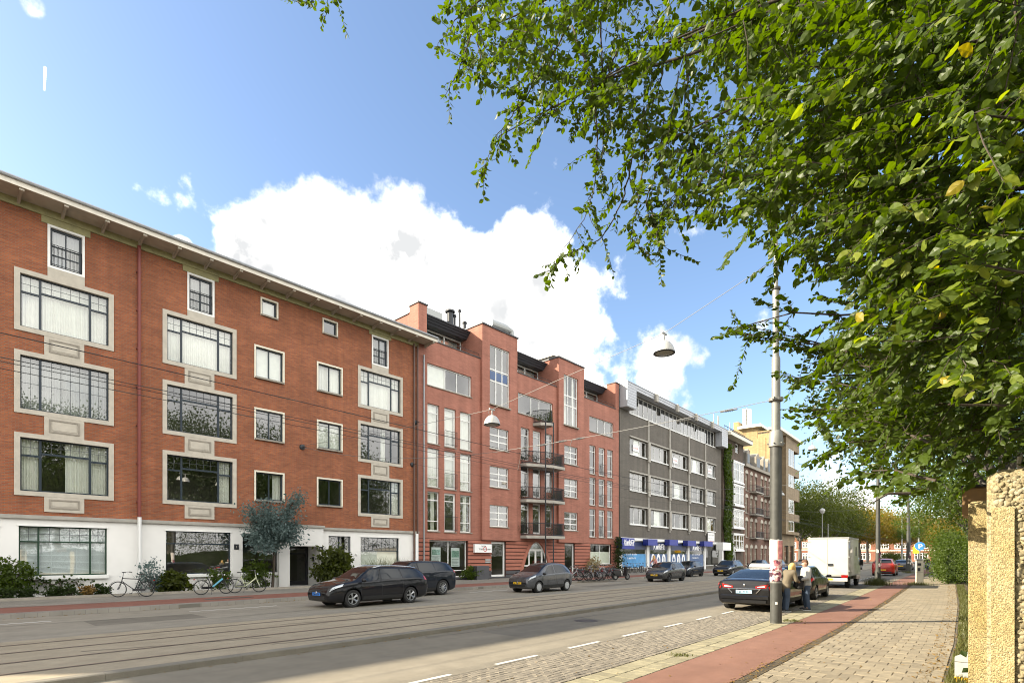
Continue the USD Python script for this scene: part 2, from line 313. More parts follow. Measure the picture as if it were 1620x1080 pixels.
ground('red_asphalt_far', (0.21, 0.09, 0.064), (0.25, 0.11, 0.08), speck=0.22)
ground('paving_far', (0.15, 0.142, 0.128), (0.19, 0.182, 0.165), scale=2)
ground('joint_sand', (0.12, 0.102, 0.075), (0.17, 0.145, 0.11), scale=6)
ground('earth', (0.07, 0.055, 0.035), (0.12, 0.095, 0.06), scale=4, bump=1.0)
ground('land', (0.11, 0.105, 0.095), (0.14, 0.135, 0.12), scale=0.1)
ground('line_paint', (0.62, 0.60, 0.54), (0.74, 0.73, 0.68), scale=5, speck=0.1)
flat('rail', (0.13, 0.108, 0.08), 0.5, metal=0.5, var=0.2, scale=6)
# ------------------------------------------------------------------ the street bends gently to the left: everything on the ground follows it
GX = [-60, 0, 7, 15, 27, 42, 60, 101, 140, 400]; GY = [-2.0, -.2, 0, .25, .85, 1.8, 2.9, 5.1, 7.2, 22]
WY = [-100, 10.5, 18, 22, 30, 200]; WW = [1, 1, .6, .5, .3, .3]
def bend(x, y): return y + np.interp(y, WY, WW) * np.interp(x, GX, GY)
def heading(x, y=5.0):
    return math.degrees(math.atan((bend(x + 2, y) - bend(x - 2, y)) / 4))

def xs_for(x0, x1, step=2.0):
    n = max(1, int(round((x1 - x0) / step))); return np.linspace(x0, x1, n + 1)
def strip(name, y0, y1, z, m, x0=-60, x1=330, kind='structure', label=None, cat=None, skirt=0.0, z2=None, parent=None, group=None):
    xs = xs_for(x0, x1); z2 = z if z2 is None else z2
    v = [(x, bend(x, y), zz) for x in xs for y, zz in ((y0, z), (y1, z2))]; k = len(xs)
    f = [(2 * i, 2 * i + 2, 2 * i + 3, 2 * i + 1) for i in range(k - 1)]
    mb = MB().add(v, f)
    if skirt:
        for y, zz, flip in ((y0, z, 0), (y1, z2, 1)):
            v = [(x, bend(x, y), q) for x in xs for q in ((zz, zz - skirt))]
            mb.add(v, [((2 * i, 2 * i + 1, 2 * i + 3, 2 * i + 2) if not flip else (2 * i, 2 * i + 2, 2 * i + 3, 2 * i + 1)) for i in range(k - 1)])
    return obj(name, mb, m, parent, kind=kind, label=label, cat=cat, group=group)

def paved(name, c1, c2, mortar, bw, rh, ms=0.006):
    n = {'tc': ('texture_coordinate', {}), 'b': ('brick_texture', {'color1': c1, 'color2': c2, 'mortar': mortar, 'scale': 1.0, 'mortar_size': ms, 'mortar_smooth': 0.2, 'brick_width': bw, 'row_height': rh}),
         'n': ('noise_texture', {'scale': 0.8, 'detail': 7.0}), 'mr': ('map_range', {'from_min': 0.3, 'from_max': 0.7, 'to_min': 0.82, 'to_max': 1.15, 'clamp': True}), 'v': ('hsv', {}), 'bp': ('bump', {'strength': 0.3, 'distance': 0.006, 'invert': True}), 'p': ('principled_bsdf', {'roughness': 0.85, 'specular_ior_level': 0.3})}
    l = [('tc.object', 'b.vector'), ('tc.object', 'n.vector'), ('n.fac', 'mr.value'), ('mr.result', 'v.value'), ('b.color', 'v.color'), ('v.color', 'p.base_color'), ('b.fac', 'bp.height'), ('bp.normal', 'p.normal')]
    mat(name, n, l)
paved('paving_tiles_far', (0.26, 0.24, 0.205), (0.23, 0.212, 0.182), (0.15, 0.138, 0.115), 0.3, 0.3)
paved('paving_right_far', (0.25, 0.215, 0.165), (0.22, 0.19, 0.145), (0.14, 0.12, 0.09), 0.3, 0.3)
paved('clinker_far', (0.19, 0.17, 0.14), (0.155, 0.14, 0.12), (0.12, 0.105, 0.085), 0.2, 0.1)

obj('ground', MB().add([(-2500, -2500, -.06), (2500, -2500, -.06), (2500, 2500, -.06), (-2500, 2500, -.06)], [(0, 1, 2, 3)]), 'land', kind='structure')
# ours: wall strip, pavement, gutter, cycle path, tile strip, parking strip, lane
PAVE = strip('pavement', 0.62, 2.86, -0.012, 'joint_sand')
strip('verge', -1.2, 0.62, 0.0, 'earth')
strip('gutter', 2.86, 3.02, -0.005, 'earth')
strip('cycle_path', 3.02, 4.2, 0.0, 'red_asphalt')
TILES = strip('tile_strip', 4.2, 4.9, -0.012, 'joint_sand')
PARK = strip('parking_strip', 4.9, 6.5, -0.014, 'joint_sand')
strip('road', 6.5, 10.2, 0.0, 'asphalt_near')
# tram bed: a low stone kerb, concrete with four grooved rails, sloping off to the far lane
TB = 0.075
KB = strip('tram_kerb', 10.2, 10.5, TB + .012, 'kerb_stone', skirt=TB + .03)
strip('tram_bed', 10.5, 15.6, TB, 'tram_bed_concrete')
strip('tram_bed_edge', 15.6, 17.2, TB, 'asphalt_far', z2=0.0)
strip('road', 17.2, 22.2, 0.0, 'asphalt_far')
strip('pavement', 22.2, 22.75, .13, 'paving_tiles_far', skirt=.15)
strip('cycle_path', 22.75, 25.2, .126, 'red_asphalt_far')
strip('pavement', 25.2, 28.9, .13, 'paving_tiles_far')
strip('pavement', 28.9, 30.6, .126, 'paving_tiles_far')
for y in (11.35, 12.5, 13.75, 14.9):
    t = thing('tram_rail', {11.35: 'nearest of the four dark grooved tram rails in the road', 12.5: 'second tram rail from the near kerb of the tram bed', 13.75: 'third tram rail from the near kerb of the tram bed', 14.9: 'farthest of the four dark tram rails, next to the far lane'}[y], 'tram rail')
    strip('rail_head', y - .03, y + .03, TB + .004, 'rail', parent=t, kind=None)
    strip('rail_groove', y + .034, y + .075, TB + .003, 'pipe_brown', parent=t, kind=None)
# expansion joints across the tram bed and tar seams
mb = MB()
for x in (9.3, 25, 41):
    y0, y1 = bend(x, 10.52), bend(x + .4, 15.5)
    mb.add([(x, y0, TB + .002), (x + .025, y0, TB + .002), (x + .425, y1, TB + .002), (x + .4, y1, TB + .002)], [(0, 1, 2, 3)])
obj('tram_bed_joint', mb, 'kerb_stone', kind='structure')
# tram kerb stones
k = 0; more = MB()
for i in range(150):
    x = -3 + i * 1.0; a = (bend(x + 1, 10.3) - bend(x, 10.3)); dz = R.uniform(-.002, .002)
    mb = MB(); v = []
    for xx in (x + .002, x + .998):
        for y, z in ((10.17, -.02), (10.17, TB + .02 + dz), (10.2, TB + .034 + dz), (10.34, TB + .034 + dz), (10.34, TB)):
            v.append((xx, bend(xx, y), z))
    f = [(j, j + 1, 5 + j + 1, 5 + j) for j in range(4)]; mb.add(v, f); mb.add(v[:5], [(0, 1, 2), (0, 2, 3), (0, 3, 4)]); mb.add(v[5:], [(0, 2, 1), (0, 3, 2), (0, 4, 3)])
    obj('kerb_stone', mb, 'kerb_stone', KB)
# line paint
def dash(x0, x1, y, w, parent=None, z=.004):
    xs = xs_for(x0, x1, 1.0); v = [(x, bend(x, q), z) for x in xs for q in (y - w / 2, y + w / 2)]
    return MB().add(v, [(2 * i, 2 * i + 2, 2 * i + 3, 2 * i + 1) for i in range(len(xs) - 1)])
PL = thing('lane_line', 'broken white line between the near lane and the clinker parking strip', 'road line')
x = 4.6 - 2.2 * 6
while x < 90:
    obj('dash', dash(x, x + 1.15, 6.56, .09), 'line_paint', PL); x += 2.2
PF = thing('lane_line', 'faint broken white line along the far lane near the brick flats', 'road line')
x = -20.0
while x < 60:
    obj('dash', dash(x, x + 3, 20.5, .1), 'line_paint', PF); x += 6.6
# asphalt seam along the parking strip
obj('road_seam', dash(-5, 60, 6.47, .03, z=.003), 'kerb_stone', kind='structure')

# individually laid pieces
def paver_mats(name, base, n=4, spread=.16):
    for i in range(n):
        k = 1 + (i / (n - 1) - .5) * 2 * spread
        flat(f'{name}_{i}', tuple(c * k for c in base), .85, var=.16, scale=7, bump=.25, bscale=140)
paver_mats('paver', (0.245, 0.205, 0.14), spread=.12); paver_mats('tile_yellow', (0.265, 0.236, 0.15), spread=.12); paver_mats('clinker', (0.205, 0.178, 0.136), spread=.13)
def lay(parent, name, mname, pieces, most=300):
    """pieces: (x0, x1, y0, y1): the nearest become parts of their own, the rest one part"""
    pieces.sort(key=lambda p: (p[0] + p[1]) ** 2 / 4 + bend(p[0], p[2]) ** 2)
    rest = [MB() for _ in range(4)]
    for i, (x0, x1, y0, y1) in enumerate(pieces):
        m = R.randrange(4); dz = R.uniform(-.003, .003); mb = MB() if i < most else rest[m]
        c = .006; q = [(x0, y0), (x1, y0), (x1, y1), (x0, y1)]; sx, sy = R.uniform(-.002, .002), R.uniform(-.002, .002)
        v = [(x, bend(x, y), -.02) for x, y in q] + [(x, bend(x, y), dz - c * .7) for x, y in q] + [(x + (c if k in (0, 3) else -c), bend(x, y + (c if k < 2 else -c)), dz + (sx if k in (0, 3) else -sx) + (sy if k < 2 else -sy)) for k, (x, y) in enumerate(q)]
        f = [(8, 9, 10, 11)]
        for a in range(4):
            b = (a + 1) % 4; f += [(a, b, 4 + b, 4 + a), (4 + a, 4 + b, 8 + b, 8 + a)]
        mb.add(v, f)
        if i < most: obj(name, mb, f'{mname}_{m}', parent)
    for m in range(4):
        if rest[m].n: obj(name + 's', rest[m], f'{mname}_{m}', parent, kind='stuff')
ps = []
x = 5.5; i = 0
while x < 62:
    cuts = [.655] + list(np.arange(.655 + (.157 if i % 2 else .313), 2.83, .3135)) + [2.848]
    for ya_, yb_ in zip(cuts[:-1], cuts[1:]): ps.append((x + .004, x + .299, ya_ + .004, yb_ - .004))
    x += .303; i += 1
lay(PAVE, 'paving_tile', 'paver', ps)
ps = []
for r in range(2):
    y = 4.215 + r * .34; x = 3.2 + (.15 if r else 0)
    while x < 48: ps.append((x + .004, x + .296, y + .004, y + .334)); x += .30
lay(TILES, 'paving_tile', 'tile_yellow', ps)
ps = []
for r in range(15):
    y = 4.915 + r * .1047; x = 1.5 + (.103 if r % 2 else 0) + R.uniform(-.01, .01)
    while x < 34: ps.append((x + .004, x + .202, y + .003, y + .1015)); x += .2065
lay(PARK, 'clinker_brick', 'clinker', ps)
strip('pavement', .66, 2.84, -.004, 'paving_right_far', x0=62, x1=330)
strip('tile_strip', 4.22, 4.88, -.004, 'paving_right_far', x0=48, x1=330)
strip('parking_strip', 4.92, 6.45, -.004, 'clinker_far', x0=34, x1=330)
# ------------------------------------------------------------------ facades
class Bld:
    """A building in its own frame: x along the facade, z up, facade on y = 0, outside is -y."""
    def __init__(s, name, label, cat, ox, oy, ang=0.0, oz=.12, group=None):
        s.o, s.ang, s.oz = (ox, oy), ang, oz
        s.t = thing(name, label, cat, (ox, oy, oz), math.degrees(ang), group)
        s.holes = []; s.c, s.s_ = math.cos(ang), math.sin(ang)
    def loc(s, u, v, off=0.0):
        d = ray(u, v); nx, ny = -s.s_, s.c
        k = ((s.o[0]) * nx + (s.o[1]) * ny + off) / (d[0] * nx + d[1] * ny)
        p = d * k; x, y = p[0] - s.o[0], p[1] - s.o[1]
        return x * s.c + y * s.s_, p[2] + H - s.oz
    def part(s, name, mb, m, parent=None, **k): return obj(name, mb, m, parent if parent is not None else s.t, **k)
    def rect(s, u0, u1, v0, v1, off=0.0):
        """x0, x1 from the two columns; z from the left edge's two ends"""
        x0, zt = s.loc(u0, v0, off); _, zb = s.loc(u0, v1, off); x1, _ = s.loc(u1, v0, off)
        return x0, x1, zb, zt
    def wall(s, pg, m, thick=.3, y=0.0, name='wall', label=None):
        for h in s.holes: pg = pg.difference(h)
        mb = MB().poly(pg, y, y + thick); return s.part(name, mb, m, label=label)

def curtain(x0, x1, z0, z1, y, pleat=.09, amp=.03):
    n = max(4, int((x1 - x0) / pleat * 4)); xs = np.linspace(x0, x1, n + 1)
    ph = np.cumsum(NR.uniform(.6, 1.4, n + 1)) * (2 * np.pi / 4)
    ys = y + amp * np.sin(ph); mb = MB()
    v = np.concatenate([np.stack([xs, ys, np.full(n + 1, z0)], 1), np.stack([xs, y + (ys - y) * .6, np.full(n + 1, z1)], 1)])
    return mb.add(v, [(i, i + 1, n + 2 + i, n + 1 + i) for i in range(n)])

def window(b, x0, x1, z0, z1, fw=.055, rec=.10, m='frame_navy', xs=(), zs=(), bar=.05, glass='glass', cur=None, sill=None, surround=None, lattice=None, room=2.2, depth=.07, name='window', panes=True, cell_zs=None, label=None, sash=False, surm='stone', hole=True):
    """frame > pane, glazing_bar, sill, curtain, room. xs: mullions, zs: transoms (fractions); cell_zs: transoms per column"""
    y0, y1 = rec, rec + depth
    if hole: b.holes.append(sbox(x0, z0, x1, z1))
    f = MB()
    f.box(x0, x0 + fw, y0, y1, z0, z1); f.box(x1 - fw, x1, y0, y1, z0, z1)
    f.box(x0 + fw, x1 - fw, y0, y1, z0, z0 + fw); f.box(x0 + fw, x1 - fw, y0, y1, z1 - fw, z1)
    xi0, xi1, zi0, zi1 = x0 + fw, x1 - fw, z0 + fw, z1 - fw
    cols = [xi0] + [xi0 + q * (xi1 - xi0) for q in xs] + [xi1]
    for q in cols[1:-1]: f.box(q - bar / 2, q + bar / 2, y0 + .004, y1 - .004, zi0, zi1)
    w = b.part(name, f, m, label=label)
    for i in range(len(cols) - 1):
        a, c = cols[i] + (bar / 2 if i else 0), cols[i + 1] - (bar / 2 if i < len(cols) - 2 else 0)
        zz = (cell_zs[i] if cell_zs else zs); rows = [zi0] + [zi0 + q * (zi1 - zi0) for q in zz] + [zi1]
        for q in rows[1:-1]: b.part('glazing_bar', MB().box(a, c, y0 + .008, y1 - .008, q - bar / 2, q + bar / 2), m, w)
        for j in range(len(rows) - 1):
            e, g = rows[j] + (bar / 2 if j else 0), rows[j + 1] - (bar / 2 if j < len(rows) - 2 else 0)
            tl = R.uniform(-.004, .004); tx = R.uniform(-.005, .005)
            b.part('pane', MB().quad((a, y0 + .04 + tx, e), (c, y0 + .04 - tx, e), (c, y0 + .04 - tx + tl, g), (a, y0 + .04 + tx + tl, g)), glass, w)
            if lattice and j == len(rows) - 2:
                mb = MB(); nx = max(1, int(round((c - a) / lattice)))
                for q in range(1, nx): xx = a + (c - a) * q / nx; mb.box(xx - .008, xx + .008, y0 + .03, y0 + .05, e, g)
                for q in (.5,): mb.box(a, c, y0 + .031, y0 + .049, e + (g - e) * q - .008, e + (g - e) * q + .008)
                b.part('leaded_lattice', mb, 'lead_line', w)
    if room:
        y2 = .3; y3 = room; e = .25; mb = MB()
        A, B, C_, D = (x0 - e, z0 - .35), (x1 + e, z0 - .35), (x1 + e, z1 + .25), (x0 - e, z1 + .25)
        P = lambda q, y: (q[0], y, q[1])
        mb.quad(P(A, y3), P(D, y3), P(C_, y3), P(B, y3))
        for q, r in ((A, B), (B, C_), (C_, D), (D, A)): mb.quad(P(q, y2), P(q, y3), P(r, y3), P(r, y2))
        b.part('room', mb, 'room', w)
    if cur:
        for kind, f0, f1, *zr in cur:
            zl, zh = (zr + [0, 1])[:2] if zr else (0, 1)
            a, c = x0 + f0 * (x1 - x0), x0 + f1 * (x1 - x0)
            e, g = z0 + zl * (z1 - z0), z0 + zh * (z1 - z0)
            if kind == 'blind':
                mb = MB(); q = e + .02
                while q < g: mb.add([(a, .21, q), (c, .21, q), (c, .23, q + .044), (a, .23, q + .044)], [(0, 1, 2, 3)]); q += .052
                for xx in np.linspace(a + .2, c - .2, 4): mb.box(xx - .012, xx + .012, .204, .207, e, g)
                b.part('blind', mb, 'blind_white', w)
            elif kind == 'roller': b.part('blind', MB().box(a, c, .22, .235, e, g), 'curtain_white', w)
            else: b.part('curtain', curtain(a, c, e, g, .27), {'white': 'curtain_white', 'grey': 'curtain_grey'}[kind], w)
    if sill:
        sm, sh, so = sill
        b.part('sill', MB().cbox(x0 - .05, x1 + .05, -so, rec, z0 - sh, z0 - .002, .008), sm, w)
    if surround:
        t = surround; pg = sbox(x0 - t, z0 - t, x1 + t, z1 + t)
        b.part('surround', MB().poly(pg.difference(sbox(x0, z0, x1, z1)), -.035, rec), surm, w)
        b.holes.append(sbox(x0 - t, z0 - t, x1 + t, z1 + t))
    return w

def balustrade(b, pts, z0, h, parent=None, gap=.11, m='steel_dark', name='railing', r=.012):
    mb = MB()
    for (ax, ay), (bx, by) in zip(pts[:-1], pts[1:]):
        L = math.hypot(bx - ax, by - ay)
        for z in (z0 + h, z0 + .08): mb.tube([(ax, ay, z), (bx, by, z)], r * 1.5, 5)
        n = max(1, int(L / gap))
        for i in range(n + 1):
            q = i / n; mb.tube([(ax + (bx - ax) * q, ay + (by - ay) * q, z0), (ax + (bx - ax) * q, ay + (by - ay) * q, z0 + h)], r * .8, 4)
    return b.part(name, mb, m, parent)

# ================================================================== A: orange brick flats with white ground floor
YF = 30.5
A_ = Bld('brick_apartment_building', 'orange brick flats with white ground floor and deep eaves, nearest on the left', 'apartment building', -6.0, YF, 0.0, .12)
b = A_
XR = b.loc(662, 700)[0]; ZB = b.loc(0, 812)[1]; ZT = b.loc(0, 317)[1]
XL = -14.0
def big(u0, u1, v0, v1, frac, latt=.3, **k):
    x0, x1, z0, z1 = b.rect(u0, u1, v0, v1); t = .19
    return window(b, x0 + t, x1 - t, z0 + t, z1 - t, surround=t, xs=frac, bar=.085, fw=.06, lattice=latt, **k)
FR = (.205, .79)
A3 = dict(cell_zs=((.68,), (.74,), (.68,)))
def panel(xc, w, z0, z1):
    mb = MB(); pg = sbox(xc - w / 2, z0, xc + w / 2, z1); b.holes.append(pg); h = z1 - z0
    p = b.part('spandrel_panel', MB().box(xc - w / 2, xc + w / 2, -.03, .12, z0, z1), 'stone')
    a = sbox(xc - w / 2 + .16, z0 + .14, xc + w / 2 - .16, z1 - .1); c = a.buffer(-.06, join_style=2)
    b.part('moulding', MB().poly(a.difference(c), -.05, -.03), 'stone_dark', p)
    b.part('moulding', MB().poly(c.buffer(-.045, join_style=2), -.045, -.03), 'stone', p)
COLS = [  # surround u0, u1, then (v top, v bottom) at its left edge of storeys 3, 2, 1
    (22, 180, (421, 520), (551, 651), (682, 782)), (257, 374, (488, 573.5), (599.5, 685), (711, 796)), (566, 637, (577, 643), (664, 729), (750, 815.5))]
CUR = [[None, [('grey', 0, 1)], [('white', 0, .2), ('white', .5, 1)]],
       [None, None, [('white', .8, .97)]],
       [[('white', .0, 1)], [('white', .55, .66)], [('white', 0, .06), ('white', .78, .98)]]]
for ci, (u0, u1, *vs) in enumerate(COLS):
    prev = None; zc = []
    for si, (va, vb) in enumerate(vs):
        x0, x1, z0, z1 = b.rect(u0, u1, va, vb); zc.append((z0, z1))
        big(u0, u1, va, vb, FR, cur=CUR[ci][si] or ([('white', .02, .98)] if si == 0 else None), **(A3 if not (ci == 0 and si == 1) else dict(cell_zs=((), (), ()))))
    xm = b.rect(u0, u1, *vs[0])[0] + (0.50 * (x1 - x0)); xc = xm - .02 * (x1 - x0)
    wdt = .40 * (x1 - x0)
    for (za, _), (_, zb_) in zip(zc[:-1], zc[1:]): panel(xc, wdt, zb_ + .002, za - .002)
    panel(xc, wdt, ZB + .16, zc[-1][0] - .002)
# top-storey sash windows with stone apron and lintel
for u0, u1, va, vb, ci in ((75, 134, 354, 422, 0), (296, 339, 430, 490, 1), (588, 614.4, 529, 575.5, 2)):
    x0, x1, z0, z1 = b.rect(u0, u1, va, vb)
    t = .09
    w = window(b, x0 + t, x1 - t, z0 + t, z1 - t, surround=t, surm='frame_white', xs=(.5,), zs=(.30, .56), bar=.045, fw=.09, cur=[('grey', 0.05, .95)])
    zb3 = b.rect(*COLS[ci][:2], *COLS[ci][2])[3]
    b.holes.append(sbox(x0, zb3, x1, z0)); b.part('stone_apron', MB().box(x0, x1, -.03, .1, zb3 + .002, z0 - .002), 'stone')
    b.part('stone_lintel', MB().box(x0 - .2, x1 + .2, -.04, .1, z1 + .002, ZT), 'soffit_green'); b.holes.append(sbox(x0 - .2, z1, x1 + .2, ZT))
    balustrade(b, [(x0 + .1, .02), (x1 - .1, .02)], z0 + .12, (z1 - z0) * .5, gap=.13, r=.01)
# casements
for u0, u1, rows in ((402, 450, ((544, 597), (643.5, 694.5), (743, 792))), (501, 542, ((571, 618), (663, 709.5), (754, 800)))):
    for k, (va, vb) in enumerate(rows):
        x0, x1, z0, z1 = b.rect(u0, u1, va, vb); t = .09
        c = {(402, 0): [('roller', .02, .98)], (402, 2): [('white', .68, .97)], (501, 0): [('white', 0, 1)], (501, 1): [('roller', .02, .98)]}.get((u0, k))
        window(b, x0 + t, x1 - t, z0 + t, z1 - t, surround=t, surm='frame_cream', xs=(.5,) if not (u0 == 501 and k == 2) else (.5,), bar=.06, fw=.07, cur=c, sill=('stone_dark', .09, .1))
for u0, u1, va, vb in ((412, 440, 469, 498), (510, 534.4, 502, 527)):
    x0, x1, z0, z1 = b.rect(u0, u1, va, vb); t = .08
    window(b, x0 + t, x1 - t, z0 + t, z1 - t, surround=t, surm='frame_cream', bar=.06, fw=.08, cur=[('roller', 0.02, .98)] if u0 == 412 else None, sill=('stone_dark', .09, .1))
hi = list(b.holes); b.holes = hi
pg = sbox(XL, ZB, XR, ZT); b.wall(pg, 'brick_orange')
b.part('side_wall', MB().box(XL, XL + .3, .3, 13, 0, ZT).box(XR - .3, XR, .3, 13, 0, ZT).box(XL + .3, XR - .3, 12.7, 13, 0, ZT), 'brick_orange')
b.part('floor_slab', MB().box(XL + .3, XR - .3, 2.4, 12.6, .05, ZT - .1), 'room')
# ground floor
b.holes = []
b.part('stone_ledge', MB().box(XL, XR, -.10, .25, ZB - .16, ZB - .002), 'stone_band')
PORT = b.rect(438, 508, 829, 927)   # portal
GW = [(-120, -0.5, 829, 911), (29.7, 169.4, 831, 911), (262.5, 365, 839, 908), (384, 441, 843, 905.5), (520, 554.7, 847, 905), (570.7, 631, 849, 897)]
for i, (u0, u1, va, vb) in enumerate(GW):
    x0, x1, z0, z1 = b.rect(u0, u1, va, vb)
    kw = dict(fw=.05, bar=.06, sill=('frame_white', .16, .1), lattice=.32, glass='glass')
    if i == 1: kw.update(m='frame_green', xs=(.2, .81), zs=(.70,), cur=[('blind', .01, .99)])
    elif i == 5: kw.update(xs=(), zs=(.55,), m='frame_navy', cur=[('roller', 0.02, .98, 0, .55)])
    elif i == 4: kw.update(xs=(.5,), zs=(), lattice=None, sill=None)
    else: kw.update(xs=(), zs=(.72,), m='frame_navy')
    window(b, x0, x1, z0, z1, **kw)
    if i not in (4,): b.part('window_lintel', MB().box(x0 - .06, x1 + .06, -.03, .02, z1, z1 + .06), 'frame_white')
x0, x1, z0, z1 = b.rect(455, 502, 863, 927.4)
DX0, DX1, DZ = x0, x1, z1
b.holes.append(sbox(DX0, 0, DX1, DZ))
b.wall(sbox(XL, 0, XR, ZB - .162), 'white_block', name='ground_floor_wall')
px0, px1, _, pz1 = PORT
pw = b.part('entrance_portal', MB().poly(sbox(px0, 0, px1, pz1 - .12).difference(sbox(DX0, -.1, DX1, DZ)), -.28, -.003), 'white_block')
b.part('portal_coping', MB().cbox(px0 - .06, px1 + .06, -.36, -.003, pz1 - .118, pz1 + .02, .02), 'stone_band', pw)
# recessed porch with door
b.part('porch', MB().quad((DX0, .3, 0), (DX0, 1.3, 0), (DX0, 1.3, DZ), (DX0, .3, DZ)).quad((DX1, .3, 0), (DX1, .3, DZ), (DX1, 1.3, DZ), (DX1, 1.3, 0)).quad((DX0, .3, DZ), (DX0, 1.3, DZ), (DX1, 1.3, DZ), (DX1, .3, DZ)).quad((DX0, -.3, .02), (DX1, -.3, .02), (DX1, 1.3, .02), (DX0, 1.3, .02)), 'white_block')
dw = MB(); W_ = DX1 - DX0; dd = 1.1
for a0, a1, q0, q1 in ((0, .1, 0, 1), (.9, 1, 0, 1), (.1, .9, 0, .12), (.1, .9, .95, 1), (.1, .9, .80, .84)): dw.box(DX0 + a0 * W_, DX0 + a1 * W_, dd, dd + .07, q0 * (DZ - .05) + .03, q1 * (DZ - .05) + .03)
door = b.part('door', dw, 'door_black')
b.part('pane', MB().quad((DX0 + .1 * W_, dd + .03, .12 * DZ), (DX0 + .9 * W_, dd + .03, .12 * DZ), (DX0 + .9 * W_, dd + .03, .95 * DZ), (DX0 + .1 * W_, dd + .03, .95 * DZ)), 'glass_shop', door)
b.part('handle', MB().tube([(DX0 + .14 * W_, dd - .05, .9), (DX0 + .14 * W_, dd - .05, 1.35)], .018, 8), 'steel_grey', door)
b.part('porch_back', MB().quad((DX0, 2.3, 0), (DX1, 2.3, 0), (DX1, 2.3, DZ), (DX0, 2.3, DZ)), 'room', door)
mbx = b.part('mailbox', MB().cbox(DX1 - .04, DX1 - .004, .35, .6, 1.45, 1.72, .01), 'steel_dark')
for q in range(5): b.part('doorbell', MB().cbox(DX1 - .02, DX1 - .004, .12, .2, .35 + q * .3, .45 + q * .3, .004), 'steel_dark')
for u, v in ((374, 864.5), (504, 868)):
    x, z = b.loc(u, v); off = -.29 if px0 < x < px1 else 0.0
    pl = b.part('number_plate', MB().box(x - .12, x + .12, off - .02, off, z - .14, z + .14), 'steel_dark')
    b.part('number', strokes(.16, .12, 4 + int(u)).move(np.array([[1, 0, 0, x - .08], [0, 0, -1, off - .02], [0, 1, 0, z - .06], [0, 0, 0, 1]])), 'stone', pl)
# notice in the last window and round wall lamp
x, z = b.loc(539, 877); b.part('wall_lamp', MB().ball((b.loc(563, 876)[0], -.05, b.loc(563, 876)[1]), (.06, .05, .06)), 'frame_white')
# eaves: frieze, soffit, rafters, fascia, gutter, roof
OV = 1.1; XE0, XE1 = XL - .5, XR + .75
b.part('frieze', MB().box(XL, XR, -.08, .3, ZT + .002, ZT + .30), 'soffit_green')
b.part('soffit', MB().box(XE0, XE1, -OV, -.082, ZT + .30, ZT + .33), 'soffit_grey')
x = XL + .4; k = 0
while x < XE1 - .2:
    mb = MB(); pr = [(-.08, 0.10), (-.08, .297), (-OV + .12, .297), (-OV + .12, .235), (-.55, .19)]
    v = [(xx, y, ZT + z) for xx in (x - .05, x + .05) for y, z in pr]; mb.add(v[:5] + v[5:], [(i, (i + 1) % 5, 5 + (i + 1) % 5, 5 + i) for i in range(5)]); mb.add(v[:5], [(0, 2, 1), (0, 3, 2), (0, 4, 3)]); mb.add(v[5:], [(0, 1, 2), (0, 2, 3), (0, 3, 4)])
    b.part('rafter_end', mb, 'soffit_grey')
    b.part('bracket_cap', MB().box(x - .08, x + .08, -OV + .04, -OV + .12, ZT + .22, ZT + .298), 'fascia_grey'); x += 1.42
b.part('fascia', MB().box(XE0, XE1, -OV - .05, -OV, ZT + .29, ZT + .53), 'fascia_grey')
b.part('gutter', MB().tube([(XE0, -OV - .09, ZT + .56), (XE1, -OV - .09, ZT + .56)], .075, 8), 'zinc')
b.part('roof', MB().add([(XE0, -OV, ZT + .56), (XE1, -OV, ZT + .56), (XE1, 6.5, ZT + 2.4), (XE0, 6.5, ZT + 2.4), (XE1, 14, ZT + .56), (XE0, 14, ZT + .56), (XE0, -OV, ZT + .34), (XE1, -OV, ZT + .34), (XE1, 14, ZT + .34), (XE0, 14, ZT + .34)], [(0, 1, 2, 3), (3, 2, 4, 5), (6, 7, 1, 0), (9, 8, 7, 6)]).add([(XE1, -OV, ZT + .34), (XE1, -OV, ZT + .56), (XE1, 6.5, ZT + 2.4), (XE1, 14, ZT + .56), (XE1, 14, ZT + .34)], [(0, 4, 3), (0, 3, 2), (0, 2, 1)]), 'roof_felt')
xp = b.loc(219, 600)[0]
dp = b.part('downpipe', MB().tube([(xp, -.13, ZB + .1), (xp, -.13, ZT + .1)], .075, 10), 'pipe_red')
b.part('lower_pipe', MB().tube([(xp, -.17, .05), (xp, -.17, ZB + .1)], .085, 10), 'pipe_white', dp)
for q in range(7): b.part('clip', MB().box(xp - .1, xp + .1, -.14, -.001, ZB + .8 + q * 1.8, ZB + .86 + q * 1.8), 'pipe_red', dp)
for uu in (653.5, 659):
    xp = b.loc(uu, 600)[0]; b.part('downpipe', MB().tube([(xp, -.12, .05), (xp, -.12, ZT + .1)], .06, 8), 'pipe_brown' if uu < 656 else 'pipe_white' if 0 else 'pipe_brown')
xp = b.loc(657, 880)[0]; b.part('corner_pipe', MB().box(xp - .12, xp + .1, -.22, -.001, .05, ZB - .17), 'pipe_white')
